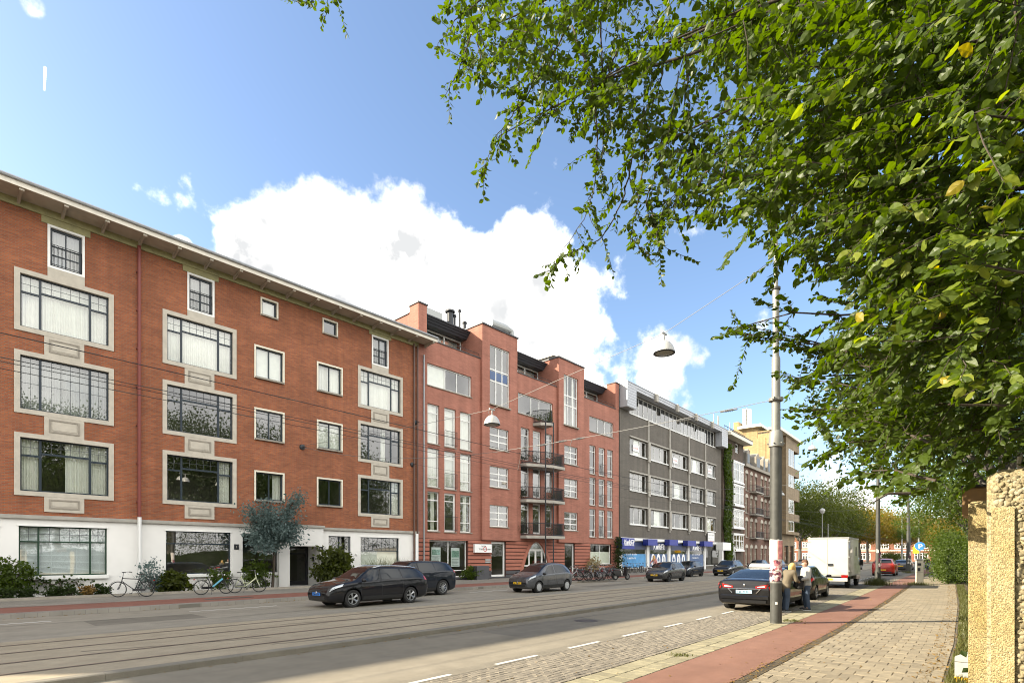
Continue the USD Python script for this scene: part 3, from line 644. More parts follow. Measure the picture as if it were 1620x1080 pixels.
# ================================================================== B: modern red brick flats with towers, terraces and balconies
b = B_ = Bld('red_apartment_building', 'modern salmon red brick flats with two tall window towers and stacked balconies', 'apartment building', A_.o[0] + XR, YF + .02, 0.0, .12)
L = b.loc
X1 = L(979, 800)[0]; ZL = L(740, 853)[1]; ZTER = L(686.7, 540)[1]; ZPIL = L(652, 474)[1]
T1 = (L(763, 600, -.22)[0], L(818.5, 600, -.22)[0]); T2 = (L(873, 600, -.22)[0] + .9, L(924, 600, -.22)[0]); ZT1 = L(764, 512, -.22)[1]; ZT2 = L(884, 565, -.22)[1]
T2 = (L(884, 600, -.22)[0], T2[1])
PROUD = .22
WH = dict(m='frame_white', fw=.07, bar=.06, rec=.12, sill=('stone_dark', .07, .06))
def wb(u0, u1, v0, v1, off=0.0, **k):
    x0, x1, z0, z1 = b.rect(u0, u1, v0, v1, off); kw = dict(WH); kw.update(k)
    return window(b, x0, x1, z0, z1, **kw)
# main wall windows
wb(676, 746, 573, 607.8, xs=(.40, .68), zs=(), cur=[('roller', .02, .4)], fw=.08)
wb(932.4, 970.3, 657, 681, xs=(.36, .66), zs=())
G3 = ((636.7, 699.6), (706.9, 768.9), (776, 839))
for k, (va, vb) in enumerate(G3):
    c = [[('white', .05, .95)], [('white', .05, .95)], [('white', .45, .75)]][k]
    z0, z1 = b.rect(676.3, 695, va, vb)[2:]
    for j, (ua, ub) in enumerate(((676.3, 695), (703, 721.2), (728, 745.8))):
        x0, x1 = b.rect(ua, ub, va, vb)[:2]; door_ = j == 1
        kw = dict(WH); kw.update(zs=(.24, .8) if not door_ else (.82,), xs=(), cur=c if k < 2 or j != 1 else None, fw=.07 if not door_ else .13)
        window(b, x0, x1, z0 + (0 if not door_ else -.02), z1, **kw)
        if door_: balustrade(b, [(x0 - .05, -.12), (x1 + .05, -.12)], z0 + .05, 1.05, gap=.12)
for k, (va, vb) in enumerate(((703, 748.4), (754, 798), (804, 848.7))):
    z0, z1 = b.rect(932.7, 942.6, va, vb)[2:]
    for j, (ua, ub) in enumerate(((932.7, 942.6), (947.3, 957), (960.7, 970))):
        x0, x1 = b.rect(ua, ub, va, vb)[:2]
        kw = dict(WH); kw.update(zs=(.22, .8) if j != 1 else (.82,), fw=.07 if j != 1 else .12); window(b, x0, x1, z0, z1, **kw)
        if j == 1: balustrade(b, [(x0 - .05, -.12), (x1 + .05, -.12)], z0 + .05, 1.05, gap=.13)
# balcony bay
wb(819.5, 874.5, 620, 652, xs=(.38, .62), zs=(), fw=.08)
BAY = ((675, 726), (734.6, 784), (793, 843))
for k, (va, vb) in enumerate(BAY):
    z0, z1 = b.rect(824, 837.6, va, vb)[2:]
    for j, (ua, ub) in enumerate(((824, 837.6), (843, 856), (862, 874))):
        x0, x1 = b.rect(ua, ub, va, vb)[:2]; kw = dict(WH); kw.update(zs=(.78,) if j != 1 else (.84,), fw=.07 if j != 1 else .14, sill=None); window(b, x0, x1, z0 + (.6 if j == 2 else 0), z1, **kw)
# ground floor openings
wb(679, 740, 853.5, 914, xs=(.52,), zs=(.16,), rec=.2, glass='glass_shop', fw=.09, sill=None)
wb(777, 800, 856, 912, xs=(), zs=(), rec=.15, fw=.16, glass='glass_shop', sill=None)
wb(893, 909, 859, 907, xs=(), zs=(), rec=.15, fw=.16, glass='glass_shop', sill=None)
wb(933.5, 967, 860, 892, xs=(.5,), zs=(), rec=.15, fw=.10, glass='glass_shop', cur=[('roller', .02, .98, 0, .62)])
# parabolic entrance arch
ax0, ax1 = L(828.5, 880)[0] - .3, L(870, 880)[0] + .15; az = L(849, 857)[1]; ac = (ax0 + ax1) / 2; aw = (ax1 - ax0) / 2
def arch(w, h): return Polygon([(ac + w * t, h * (1 - abs(t) ** 2.2)) for t in np.linspace(-1, 1, 41)])
b.holes.append(arch(aw, az))
an = MB().poly(arch(aw, az).difference(arch(aw - .12, az - .12)), .1, .2)
an.poly(sbox(ac - .95, 0, ac - .78, az * .78).union(sbox(ac + .78, 0, ac + .95, az * .78)).union(sbox(ac - .95, az * .74, ac + .95, az * .80)).union(sbox(ac - .1, 0, ac + .1, az * .75)).union(sbox(ac - aw + .2, az * .30, ac - .9, az * .34)).union(sbox(ac + .9, az * .30, ac + aw - .2, az * .34)).intersection(arch(aw - .05, az - .05)), .12, .19)
ad = b.part('arched_entrance', an, 'frame_white')
pn = MB().poly(arch(aw - .1, az - .1), .15, .152); b.part('pane', pn, 'glass_shop', ad)
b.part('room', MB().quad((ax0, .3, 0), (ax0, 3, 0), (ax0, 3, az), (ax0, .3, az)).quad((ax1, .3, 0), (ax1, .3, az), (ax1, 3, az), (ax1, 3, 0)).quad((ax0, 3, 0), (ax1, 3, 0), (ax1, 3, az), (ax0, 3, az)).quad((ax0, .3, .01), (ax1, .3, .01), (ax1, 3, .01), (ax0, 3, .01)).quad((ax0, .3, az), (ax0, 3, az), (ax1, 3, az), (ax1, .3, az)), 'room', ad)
b.part('arch_surround', MB().poly(arch(aw + .38, az + .35).difference(arch(aw, az)).intersection(sbox(ax0 - 1, 0, ax1 + 1, ZL - .02)), -.06, .1), 'band_red')
# banded base: courses proud of the joints
holes = list(b.holes); b.holes = [h for h in holes]
gaps = sbox(0, 0, X1, ZL); 
for h in holes: gaps = gaps.difference(h.buffer(.002))
b.part('base_wall', MB().poly(gaps, .02, .3), 'band_gap')
nb = 10; hb = ZL / nb
for i in range(nb):
    pg = sbox(0, i * hb + .035, X1, (i + 1) * hb - .035)
    pg = pg.difference(arch(aw + .38, az + .35))
    for h in holes: pg = pg.difference(h.buffer(.01, join_style=2))
    for g_ in getattr(pg, 'geoms', [pg]):
        if g_.area > .01: b.part('brick_band', MB().poly(g_, -.04, .018), 'band_red' if i > 1 else 'plinth_dark')
# main and tower walls
up = sbox(0, ZL + .002, X1, ZTER)
tw = unary_union([sbox(T1[0], ZL, T1[1], ZT1 + 1), sbox(T2[0], ZL, T2[1], ZT2 + 1)])
b.holes = holes; b.wall(up.difference(tw), 'brick_painted_red')
b.holes = []
for (x0, x1), zt, (wu0, wu1, wv0, wv1), smalls, su in ((T1, ZT1, (775, 806, 544, 637.8), ((673.7, 708), (736, 769), (797.6, 832)), (774.8, 804.6)), (T2, ZT2, (892, 914.2, 591, 670.7), ((703, 732), (756, 785), (809, 838)), (892.8, 914))):
    b.holes = []
    q = b.rect(wu0, wu1, wv0, wv1, -PROUD)
    kw = dict(WH); kw.update(rec=.10 - PROUD, xs=(.33, .67), zs=(.40, .60), room=2.0, sill=('stone_dark', .1, PROUD + .15), fw=.08, bar=.08)
    window(b, *q, **kw)
    if x0 == T1[0]:
        for k in range(3): b.part('blue_panel', MB().box(q[0] + .1 + k * (q[1] - q[0] - .2) / 3 + .04, q[0] + .1 + (k + 1) * (q[1] - q[0] - .2) / 3 - .04, -.096, -.090, q[2] + .43 * (q[3] - q[2]), q[2] + .57 * (q[3] - q[2])), 'film_blue')
    else:
        b.part('curtain', curtain(q[0] + .4, q[0] + .9, q[2], q[3], .2), 'curtain_white'); b.part('curtain', curtain(q[1] - .5, q[1] - .1, q[2], q[3], .2), 'curtain_white')
    for va, vb in smalls:
        qq = b.rect(su[0], su[1], va, vb, -PROUD); kw = dict(WH); kw.update(rec=.10 - PROUD, xs=(.5,), zs=(.34, .66), bar=.09, sill=('stone_dark', .07, PROUD + .06)); window(b, *qq, **kw)
    pg = sbox(x0, ZL + .002, x1, zt)
    for h in b.holes: pg = pg.difference(h)
    b.part('tower_wall', MB().poly(pg, -PROUD, .1), 'brick_painted_red')
    b.part('tower_side', MB().box(x0, x0 + .3, .102, 5, ZL, zt).box(x1 - .3, x1, .102, 5, ZTER - .5, zt).box(x0 + .3, x1 - .3, 4.7, 5, ZTER - .5, zt).box(x0 + .3, x1 - .3, 2.3, 2.5, ZL, zt - .5), 'brick_painted_red')
    b.part('coping', MB().poly(sbox(x0 - .08, zt, x1 + .08, zt + .1), -PROUD - .08, 5.05), 'mansard')
# party-wall pillars and end parapets
for x0, x1, zt in ((0, .75, ZPIL), (X1 - .7, X1, L(975, 606)[1])):
    b.part('party_wall', MB().box(x0, x1, -.02, 1.0, ZTER + .002, zt).box(x0 + .05, x1 - .02, 1.0, 11, ZTER - 1, zt - .45), 'brick_painted_red')
    b.part('coping', MB().box(x0 - .07, x1 + .07, -.09, 1.06, zt, zt + .09).box(x0 - .02, x1 + .05, 1.06, 11, zt - .45, zt - .37), 'mansard')
for xa_, xb_ in ((.75, T1[0]), (T1[1], T2[0]), (T2[1], X1 - .7)): b.part('parapet_coping', MB().box(xa_, xb_, -.05, .34, ZTER, ZTER + .06), 'mansard')
# set-back penthouses with dark louvred fascias
for x0, x1 in ((.75, T1[0]), (T1[1], T2[0]), (T2[1], X1 - .7)):
    zf = ZTER - .9; zt = ZTER + 1.85
    b.holes = []
    n = max(2, int((x1 - x0) / 1.6)); w_ = (x1 - x0) / n
    fr = MB()
    for i in range(n + 1): fr.box(max(x0, x0 + i * w_ - .05), min(x1, x0 + i * w_ + .05), 2.2, 2.3, zf, zt)
    fr.box(x0, x1, 2.205, 2.295, zt - .1, zt).box(x0, x1, 2.205, 2.295, zf, zf + .15)
    pf = b.part('penthouse_front', fr, 'frame_white')
    for i in range(n): b.part('pane', MB().quad((x0 + i * w_ + .05, 2.25, zf + .15), (x0 + (i + 1) * w_ - .05, 2.25, zf + .15), (x0 + (i + 1) * w_ - .05, 2.25, zt - .1), (x0 + i * w_ + .05, 2.25, zt - .1)), 'glass', pf)
    b.part('room', MB().quad((x0, 2.7, zf), (x1, 2.7, zf), (x1, 2.7, zt), (x0, 2.7, zt)), 'curtain_white', pf)
    fs = b.part('roof_edge', MB().box(x0, x1, 1.1, 6, zt + .48, zt + .56), 'mansard')
    for k in range(3):
        z = zt + .02 + k * .155; y = 1.55 - k * .14
        b.part('louvre', MB().add([(x0, y, z), (x1, y, z), (x1, y - .1, z + .14), (x0, y - .1, z + .14), (x0, 2.3, z), (x1, 2.3, z), (x1, 2.3, z + .14), (x0, 2.3, z + .14)], [(0, 1, 2, 3), (0, 4, 5, 1), (3, 2, 6, 7), (0, 3, 7, 4), (1, 5, 6, 2)]), 'mansard', fs)
    b.part('terrace_floor', MB().box(x0, x1, .3, 2.2, zf - .2, zf), 'roof_felt')
    balustrade(b, [(x0 + .02, .15), (x1 - .02, .15)], ZTER + .06, .34, gap=1.1, name='terrace_railing')
b.part('roof', MB().box(.75, X1 - .7, 6.0, 12, ZTER + .6, ZTER + 2.2), 'roof_felt')
# roof plant: flues, vents, cabins
rp = b.part('roof_cabin', MB().cbox(L(672, 490, 7)[0], L(700, 500, 7)[0], 7, 9, ZTER + 2, L(680, 487, 7)[1], .05), 'steel_grey')
for u, vt, r in ((712, 490, .28), (719, 497, .12), (727, 489, .10), (735, 508, .14), (666, 489, .1)):
    x, z = L(u, vt, 7); b.part('flue', MB().lathe([(0, ZTER + 2), (r, ZTER + 2), (r, z - .25), (r * 1.6, z - .24), (r * 1.6, z - .1), (r * .6, z), (0, z)], 12, (x, 7, 0)), 'steel_dark')
x, z = L(793, 517, 3); b.part('air_duct', MB().tube([(x - 1.4, 3, z - .1), (x + .6, 3, z), (x + 1.2, 3, z - .1), (x + 1.4, 3, z - .9)], .34, 12), 'steel_grey')
x0_, z_ = L(868, 558, 3); b.part('roof_light', MB().add([(x0_ - .5, 2, z_ - .6), (x0_ + 4, 2, z_ - .6), (x0_ + 4, 5, z_ - .6), (x0_ - .5, 5, z_ - .6), (x0_ + .6, 3, z_ + .35), (x0_ + 3, 3, z_ + .35)], [(0, 1, 5, 4), (3, 2, 1, 0)]).add([(x0_ - .5, 2, z_ - .6), (x0_ + .6, 3, z_ + .35), (x0_ - .5, 5, z_ - .6), (x0_ + 4, 2, z_ - .6), (x0_ + 4, 5, z_ - .6), (x0_ + 3, 3, z_ + .35)], [(0, 1, 2), (3, 4, 5), (1, 5, 4), (1, 4, 2)]), 'fascia_grey')
# balconies
px_ = [L(u, 780, -1.55)[0] for u in (865, 877.5)]
for k, (ua, ub, vs, dpt) in enumerate(((824.6, 893.9, 846.5, 1.5), (824.6, 893.9, 789.5, 1.5), (824.6, 893.9, 733, 1.5), (843, 877, 669, 1.25))):
    xa, _ = L(ua, 800, -.1); xb = L(ub, 800, -dpt)[0]
    z = L(ua, vs)[1]
    if k == 3: xa = L(843, 660)[0]; xb = L(877, 660, -dpt)[0]; pl = [(xa, 0), (xa + .2, -.7), (xa + 1.0, -dpt), (xb, -dpt * .9), (xb + .2, 0)]
    else: pl = [(xa, 0), (xa + .15, -.55), (xa + 2.6, -dpt), (xb, -dpt), (xb + .3, 0)]
    sl = b.part('balcony', MB().polyz(Polygon(pl), z - .24, z), 'concrete')
    ins = [(p[0] + (.06 if i < 2 else -.06), p[1] + .05) for i, p in enumerate(pl)]
    balustrade(b, ins, z, 1.05, sl, gap=.075, r=.021)
    mbp = MB()
    for q in range(26):
        i = R.randrange(len(ins) - 1); t = R.random(); c = (ins[i][0] + (ins[i + 1][0] - ins[i][0]) * t, ins[i][1] + (ins[i + 1][1] - ins[i][1]) * t + .15)
        for _ in range(26):
            p = np.array([c[0] + R.gauss(0, .16), max(c[1] + R.gauss(0, .1), ins[2][1] - .05), z + .1 + abs(R.gauss(.3, .28))]); s = .07; a = R.uniform(0, 6.28)
            mbp.add([p, p + [s * math.cos(a), s * math.sin(a), .03], p + [s * math.cos(a + 1), s * math.sin(a + 1), .08]], [(0, 1, 2)])
    BALC_PLANTS = globals().setdefault('BALC_PLANTS', []); BALC_PLANTS.append((mbp, b.t, k))
zz0 = L(824.6, 846.5)[1]; zz1 = L(843, 669)[1]
for x in px_: b.part('balcony_post', MB().tube([(x, -1.42, 0), (x, -1.42, zz1)], .05, 8), 'steel_dark')
xp = L(669, 700)[0]; b.part('downpipe', MB().tube([(xp, -.12, .05), (xp, -.12, L(669, 562)[1])], .06, 8), 'zinc')
xp = L(867, 857)[0]
# name board and plates by the office door
x0, x1, z0, z1 = b.rect(748, 775, 860, 873.5)
sg = b.part('name_board', MB().cbox(x0, x1, -.22, -.045, z0, z1, .02), 'sign_white')
for w_, fx, fz, h, m in ((.75, .40, .66, .13, 'letter_black'), (.9, .20, .44, .07, 'steel_grey'), (1.25, .20, .32, .09, 'letter_black'), (.35, .80, .34, .09, 'letter_black')):
    b.part('lettering', strokes(w_, h, int(fz * 99)).move(np.array([[1, 0, 0, x0 + fx * (x1 - x0)], [0, 0, -1, -.221], [0, 1, 0, z0 + fz * (z1 - z0)], [0, 0, 0, 1]])), m, sg)
t_ = np.linspace(0, 2 * np.pi, 25)[:-1]; rg = Polygon(np.stack([x0 + .60 * (x1 - x0) + .2 * np.cos(t_), z0 + .42 * (z1 - z0) + .2 * np.sin(t_)], 1)); b.part('emblem', MB().poly(rg.difference(rg.buffer(-.05)), -.226, -.2205), 'letter_red', sg)
for u0, u1, v0, v1 in ((684.5, 699, 865, 889), (715.5, 729, 866, 896)):
    x0, x1, z0, z1 = b.rect(u0, u1, v0, v1, .1)
    po = b.part('poster', MB().box(x0, x1, .245, .25, z0, z1), 'poster')
    b.part('picture', MB().box(x0 + .06, x1 - .06, .241, .2445, z0 + .50 * (z1 - z0), z0 + .85 * (z1 - z0)), 'poster_green', po)
    for q in range(5): b.part('print_line', MB().box(x0 + .08, x1 - .1 - .1 * (q % 2), .242, .2445, z0 + (.08 + q * .075) * (z1 - z0), z0 + (.10 + q * .075) * (z1 - z0)), 'letter_black', po)
for u, v in ((771, 885), (771, 888.5)):
    x, z = L(u, v); b.part('name_plate', MB().cbox(x - .3, x + .3, -.07, -.042, z - .06, z + .06, .01), 'steel_grey')
b.part('end_wall', MB().box(0, .3, .3, 12, 0, ZTER).box(X1 - .3, X1, .3, 12, 0, ZTER).box(.3, X1 - .3, 11.7, 12, 0, ZTER + .6), 'brick_painted_red')

# ================================================================== C: grey brick office block over a tyre shop
ox = ray(980.5, 800); ox = ox * (YF + .02) / ox[1]
b = C_ = Bld('grey_office_block', 'dark grey brick office block with pale metal top storey over a blue fronted shop', 'office building', ox[0], YF + .02, math.radians(1.6), .12)
L = b.loc
X1 = L(1141, 780)[0]; ZG = L(996, 850)[1]; ZC = L(995.6, 647)[1]; ZTOP = L(986.7, 608.6)[1]
PU = (1025, 1058.7, 1089, 1115)
for k, (va, vb) in enumerate(((691.5, 717), (746.5, 774), (801.5, 828))):
    for j, (ua, ub) in enumerate(((996.3, 1023), (1027.5, 1057), (1060.7, 1087.3), (1090.5, 1113), (1117, 1131.6))):
        x0, x1 = b.rect(ua, ub, va, vb)[:2]; z0, z1 = b.rect(996.3, 1023, va, vb)[2:]
        w = window(b, x0, x1, z0, z1, m='frame_white', fw=.08, bar=.08, xs=(.28, .62) if j < 4 else (.6,), rec=.14, sill=('frame_white', .12, .08), cur=[('roller', .3, .62)] if (j + k) % 3 == 0 else None)
        b.part('lintel', MB().box(x0 - .1, x1 + .1, -.12, .001, z1 + .05, z1 + .2), 'concrete')
        if (k == 0 and j in (0, 2, 4)):
            s = b.part('rental_board', MB().box(x0 + .9, x0 + 2.3, .11, .13, z0 + .45, z0 + 1.15), 'sign_white')
            b.part('lettering', strokes(1.15, .22, 9).move(np.array([[1, 0, 0, x0 + 1.0], [0, 0, -1, .108], [0, 1, 0, z0 + .7], [0, 0, 0, 1]])), 'letter_red', s)
# top storey band of windows
x0, x1, z0, z1 = b.rect(995.5, 1131, 635, 658)
xa = L(995.6, 650)[0]; xb = L(1131, 700)[0]
window(b, xa, xb, ZC - .35, ZC + 1.75, m='frame_white', fw=.08, bar=.07, xs=tuple(i / 22 for i in range(1, 22)), rec=.14, sill=('frame_white', .12, .06), room=2.6)
b.wall(sbox(0, ZG, X1, ZC + 1.9), 'brick_grey')
b.holes = []
b.part('fascia_cladding', MB().box(-.05, X1 + .1, -.9, 6, ZC + 1.78, ZTOP), 'cladding')
b.part('fascia_end', MB().box(-.05, xa - .15, -.9, -.002, ZC - .25, ZC + 1.778), 'cladding'); b.part('fascia_end', MB().box(xb + .2, X1 + .1, -.9, -.002, ZC - .25, ZC + 1.778), 'cladding')
for i in range(9):
    z = ZC - .2 + i * (ZTOP - ZC + .2) / 9
    if z > ZC + 1.8: b.part('cladding_board', MB().box(-.07, X1 + .12, -.935, -.902, z + .012, z + (ZTOP - ZC + .2) / 9 - .012), 'cladding')
    else:
        b.part('cladding_board', MB().box(-.07, xa - .13, -.935, -.902, z + .012, z + (ZTOP - ZC + .2) / 9 - .012), 'cladding'); b.part('cladding_board', MB().box(xb + .18, X1 + .12, -.935, -.902, z + .012, z + (ZTOP - ZC + .2) / 9 - .012), 'cladding')
b.part('roof_edge', MB().box(-.1, X1 + .15, -.98, 6, ZTOP, ZTOP + .08), 'zinc')
for u in PU:
    x = L(u, 760)[0]
    b.part('pier', MB().box(x - .14, x + .14, -.13, -.002, ZG + .9, ZC - .4), 'concrete')
    for va, vb in ((690, 723), (745, 780), (800, 833)): 
        za, zb = L(996, va)[1], L(996, vb)[1]; b.part('pier_block', MB().cbox(x - .28, x + .28, -.24, -.132, zb, za, .02), 'concrete')
    b.part('roof_bracket', MB().cbox(x - .25, x + .25, -1.2, -.936, ZC + 1.5, ZC + 2.4, .05), 'concrete')
b.part('side_wall', MB().box(0, .3, .3, 14, 0, ZTOP - .3).box(X1 - .3, X1, .3, 14, 0, ZTOP - .3).box(.3, X1 - .3, 13.7, 14, 0, ZTOP - .9), 'brick_grey')
b.part('roof', MB().box(.3, X1 - .3, .5, 14, ZTOP - .9, ZTOP - .5), 'roof_felt')
# shop front
ends = [0.15] + [L(u, 880)[0] for u in PU] + [X1 - .3]
b.part('shop_header', MB().box(0, X1, -.06, .2, ZG - .28, ZG - .002), 'frame_white')
for i in range(5):
    x0, x1 = ends[i] + .3, ends[i + 1] - .3
    w = window(b, x0, x1, .45, ZG - .30, m='frame_white', fw=.09, xs=(), zs=(.74,) if i < 4 else (), rec=.1, glass='glass_shop', sill=None, room=3)
    b.part('shop_pier', MB().box(ends[i] - .28, ends[i] + .28, -.05, .25, 0, ZG - .29), 'frame_white')
    if i < 4:
        b.part('header_panel', MB().box(x0 + .1, x1 - .1, .06, .085, ZG - 1.25, ZG - .42), 'sign_navy', w)
        f = b.part('window_film', MB().box(x0 + .1, x1 - .1, .062, .085, .55, ZG - 1.75), 'film_cyan' if i == 0 else 'film_blue', w)
        if i in (1, 2):
            for q in range(3):
                xc = x0 + (x1 - x0) * (.22 + q * .28); zc = .55 + (ZG - 2.3) * .52
                t = np.linspace(0, 2 * np.pi, 25)[:-1]; ring = Polygon(np.stack([xc + .48 * np.cos(t), zc + .75 * np.sin(t)], 1))
                hole = [Polygon([(xc - .2, zc - .3), (xc + .12, zc - .4), (xc + .2, zc + .35), (xc - .05, zc + .42)]), sbox(xc - .28, zc - .15, xc + .28, zc + .15).union(sbox(xc - .18, zc + .1, xc + .16, zc + .34)), ring.buffer(-.28).difference(ring.buffer(-.40))][q if i == 1 else (q + 1) % 3]
                b.part('emblem', MB().poly(ring.difference(hole), .05, .061), 'letter_white', w)
        if i in (0, 3):
            for q, txt in enumerate((2.6, 2.1)): b.part('lettering', strokes(txt, .2, 30 + q + i).move(np.array([[1, 0, 0, x0 + 1.0], [0, 0, -1, .058], [0, 1, 0, 1.9 - q * .42], [0, 0, 0, 1]])), 'letter_white', w)
        if i in (1, 3): b.part('shop_name', MB().tm(meshkit.text_mesh('KwikFit', .62, .03, bold=True)).move(np.array([[1, .2, 0, x0 + 1.1], [0, 0, -1, .055], [0, 1, 0, ZG - 1.2], [0, 0, 0, 1]])), 'letter_white', w)
for i, u0, u1, va, vb in ((0, 983, 1002.5, 850, 867.5), (1, 1024, 1039, 852, 862), (2, 1058, 1071.5, 853, 862), (3, 1087, 1100, 854.5, 863), (4, 1113, 1126.5, 855.5, 863.5)):
    x0, x1, z0, z1 = b.rect(u0, u1, va, vb, -.6)
    s = b.part('fascia_box', MB().cbox(x0, x1, -.7, -.061, z0, z1, .03), 'sign_blue')
    if i == 0: b.part('lettering', MB().tm(meshkit.text_mesh('KwikFit', .62, .02, bold=True)).move(np.array([[.75, .2, 0, x0 + .3], [0, 0, -1, -.701], [0, 1, 0, z0 + .35], [0, 0, 0, 1]])), 'letter_white', s)
b.part('shop_plinth', MB().poly(unary_union([sbox(ends[i] + .3, 0, ends[i + 1] - .3, .448) for i in range(5)]), -.02, .25), 'brick_grey')
x0, x1, z0, z1 = b.rect(1118, 1128, 842, 855.5, -.1)
s = b.part('rental_board', MB().box(x0, x1, -.30, -.24, z0, z1), 'sign_white')
for q, (h_, m) in enumerate(((.28, 'steel_grey'), (.12, 'steel_grey'), (.26, 'letter_red'))): b.part('lettering', strokes((x1 - x0) * .8, h_, 50 + q).move(np.array([[1, 0, 0, x0 + .1 * (x1 - x0)], [0, 0, -1, -.301], [0, 1, 0, z1 - .45 - q * .42], [0, 0, 0, 1]])), m, s)
x0, x1, z0, z1 = b.rect(1137, 1150, 857.5, 870, -.4)
b.part('white_canopy', MB().cbox(x0, x1, -1.0, -.002, z0, z1, .05), 'frame_white'); b.part('canopy_post', MB().box(x0, x0 + .5, -.9, -.4, 0, z0 - .002), 'frame_white')

# ================================================================== D, E, F: the row beyond
def nextb(prev, u, name, label, cat, ang, fwd=0.0):
    d = ray(u, 800); nx, ny = -prev.s_, prev.c
    k = (prev.o[0] * nx + prev.o[1] * ny + fwd) / (d[0] * nx + d[1] * ny); p = d * k
    return Bld(name, label, cat, p[0], p[1], ang, .12)
b = D_ = nextb(C_, 1143.5, 'brown_corner_house', 'dark brown brick house with white bay windows and climbing ivy, right of the grey office', 'house', math.radians(2.4))
L = b.loc; X1 = L(1176, 780)[0]; ZE = L(1145, 690)[1]
for va, vb in ((694, 716), (730, 760), (767, 797), (806, 833), (845, 869)):
    z0, z1 = L(1156, vb)[1], L(1156, va)[1]
    x0, xm, x1 = L(1155.5, 780)[0], L(1165, 780)[0], L(1172, 780)[0]
    if va == 694: 
        window(b, L(1163.5, 700)[0], L(1168.5, 700)[0], z0 + .4, z1 - .3, m='frame_white', fw=.12, bar=.08, xs=(), zs=(.5,), rec=.1); continue
    b.part('bay', MB().box(x0 - .1, x1 + .1, -.55, -.002, z0 - .25, z0 - .002).box(x0 - .1, x1 + .1, -.55, -.002, z1 + .002, z1 + .2), 'frame_white')
    window(b, x0, xm - .1, z0, z1, m='frame_white', fw=.14, bar=.12, xs=(.5,), zs=(.62,), rec=-.5, room=None, hole=True)
    window(b, xm + .1, x1, z0, z1, m='frame_white', fw=.14, bar=.12, xs=(.5,), zs=(.62,), rec=-.45, room=None, hole=True)
    b.part('bay_room', MB().box(x0 + .05, x1 - .05, -.2, .3, z0, z1), 'room')
x0 = L(1155, 880)[0]; window(b, x0, x0 + 3, .3, 3.0, m='frame_white', fw=.15, xs=(.5,), rec=.1)
b.wall(sbox(0, 0, X1, ZE), 'brick_brown')
b.part('side_wall', MB().box(0, .3, .3, 12, 0, ZE).box(X1 - .3, X1, .3, 12, 0, ZE).box(.3, X1 - .3, 11.7, 12, 0, ZE), 'brick_brown')
b.part('eaves', MB().box(-.3, X1 + .6, -1.3, .3, ZE + .002, ZE + .55), 'frame_cream'); b.part('roof', MB().box(-.3, X1 + .6, -1.35, 12, ZE + .552, ZE + .65), 'roof_felt')
balustrade(b, [(0, -.2), (X1, -.2)], ZE + .65, .9, gap=1.2, r=.03, name='roof_railing')
for u, v0 in ((1129, 654), (1136, 658), (1154.5, 668)):
    x, z = L(u, v0, 3); b.part('flue', MB().tube([(x, 3, ZE), (x, 3, z)], .09 if u != 1136 else .16, 8), 'steel_grey')
b = E_ = nextb(D_, 1176.5, 'old_brick_terrace', 'old reddish brown brick terrace with arched windows, dormers and iron balconies', 'terraced houses', math.radians(2.4))
L = b.loc; X1 = L(1219.5, 780)[0]; ZE = L(1178, 738)[1]
xs_ = [L(u, 780)[0] for u in (1179.3, 1187, 1194, 1203.5, 1209.5, 1216)]
for k, (va, vb) in enumerate(((748, 775), (786, 811), (823, 849), (866, 893))):
    z0, z1 = L(1180, vb)[1], L(1180, va)[1]
    for j, x in enumerate(xs_):
        w_ = 1.15
        w = window(b, x, x + w_, z0, z1, m='frame_cream', fw=.09, bar=.08, xs=(.5,), zs=(.66,), rec=.15, room=1.5, sill=('stone_dark', .12, .1))
        pg = Polygon([(x - .15, z1 - .02)] + [(x + w_ / 2 + (w_ / 2 + .15) * math.cos(a), z1 + .05 + .55 * math.sin(a)) for a in np.linspace(math.pi, 0, 9)] + [(x + w_ + .15, z1 - .02)])
        b.part('window_arch', MB().poly(pg, -.05, .1), 'stone', w)
        if j in (1, 4) and k < 3:
            xa, xb = x - .5, xs_[j + 1] + w_ + .3
            sl = b.part('balcony', MB().box(xa, xb, -1.1, -.002, z0 - .25, z0 - .08), 'concrete'); balustrade(b, [(xa + .05, 0), (xa + .05, -1.05), (xb - .05, -1.05), (xb - .05, 0)], z0 - .08, 1.0, sl, gap=.16, r=.018)
b.wall(sbox(0, 0, X1, ZE), 'brick_old_red')
b.part('side_wall', MB().box(0, .3, .3, 12, 0, ZE).box(X1 - .3, X1, .3, 12, 0, ZE).box(.3, X1 - .3, 11.7, 12, 0, ZE + 2.9), 'brick_old_red')
b.part('cornice', MB().box(-.1, X1 + .1, -.45, .3, ZE + .002, ZE + .45), 'stone_dark')
b.part('roof', MB().add([(0, 0, ZE + .45), (X1, 0, ZE + .45), (X1, 2.2, ZE + 3), (0, 2.2, ZE + 3), (X1, 12, ZE + 3), (0, 12, ZE + 3)], [(0, 1, 2, 3), (3, 2, 4, 5)]), 'roof_felt')
for u, w_ in ((1181, 1.6), (1196, 2.2), (1207, 1.3), (1214, 1.6)):
    x = L(u, 740)[0]; d_ = b.part('dormer', MB().poly(Polygon([(x, ZE + .5), (x + w_, ZE + .5), (x + w_, ZE + 2.5), (x + w_ / 2, ZE + 3.2), (x, ZE + 2.5)]), -.05, 2.0), 'stone_dark'); b.part('window', MB().box(x + .25, x + w_ - .25, -.09, -.052, ZE + .8, ZE + 2.3), 'frame_navy', d_)
for u in (1178, 1191, 1203): 
    x = L(u, 730)[0]; b.part('chimney', MB().cbox(x, x + .9, 2, 3.2, ZE + 2, ZE + 4.3, .06), 'brick_old_red')
b = F_ = nextb(E_, 1220, 'yellow_brick_block', 'tall yellow brick corner block with stepped roof and antennas, at the end of the row', 'apartment building', math.radians(2.6))
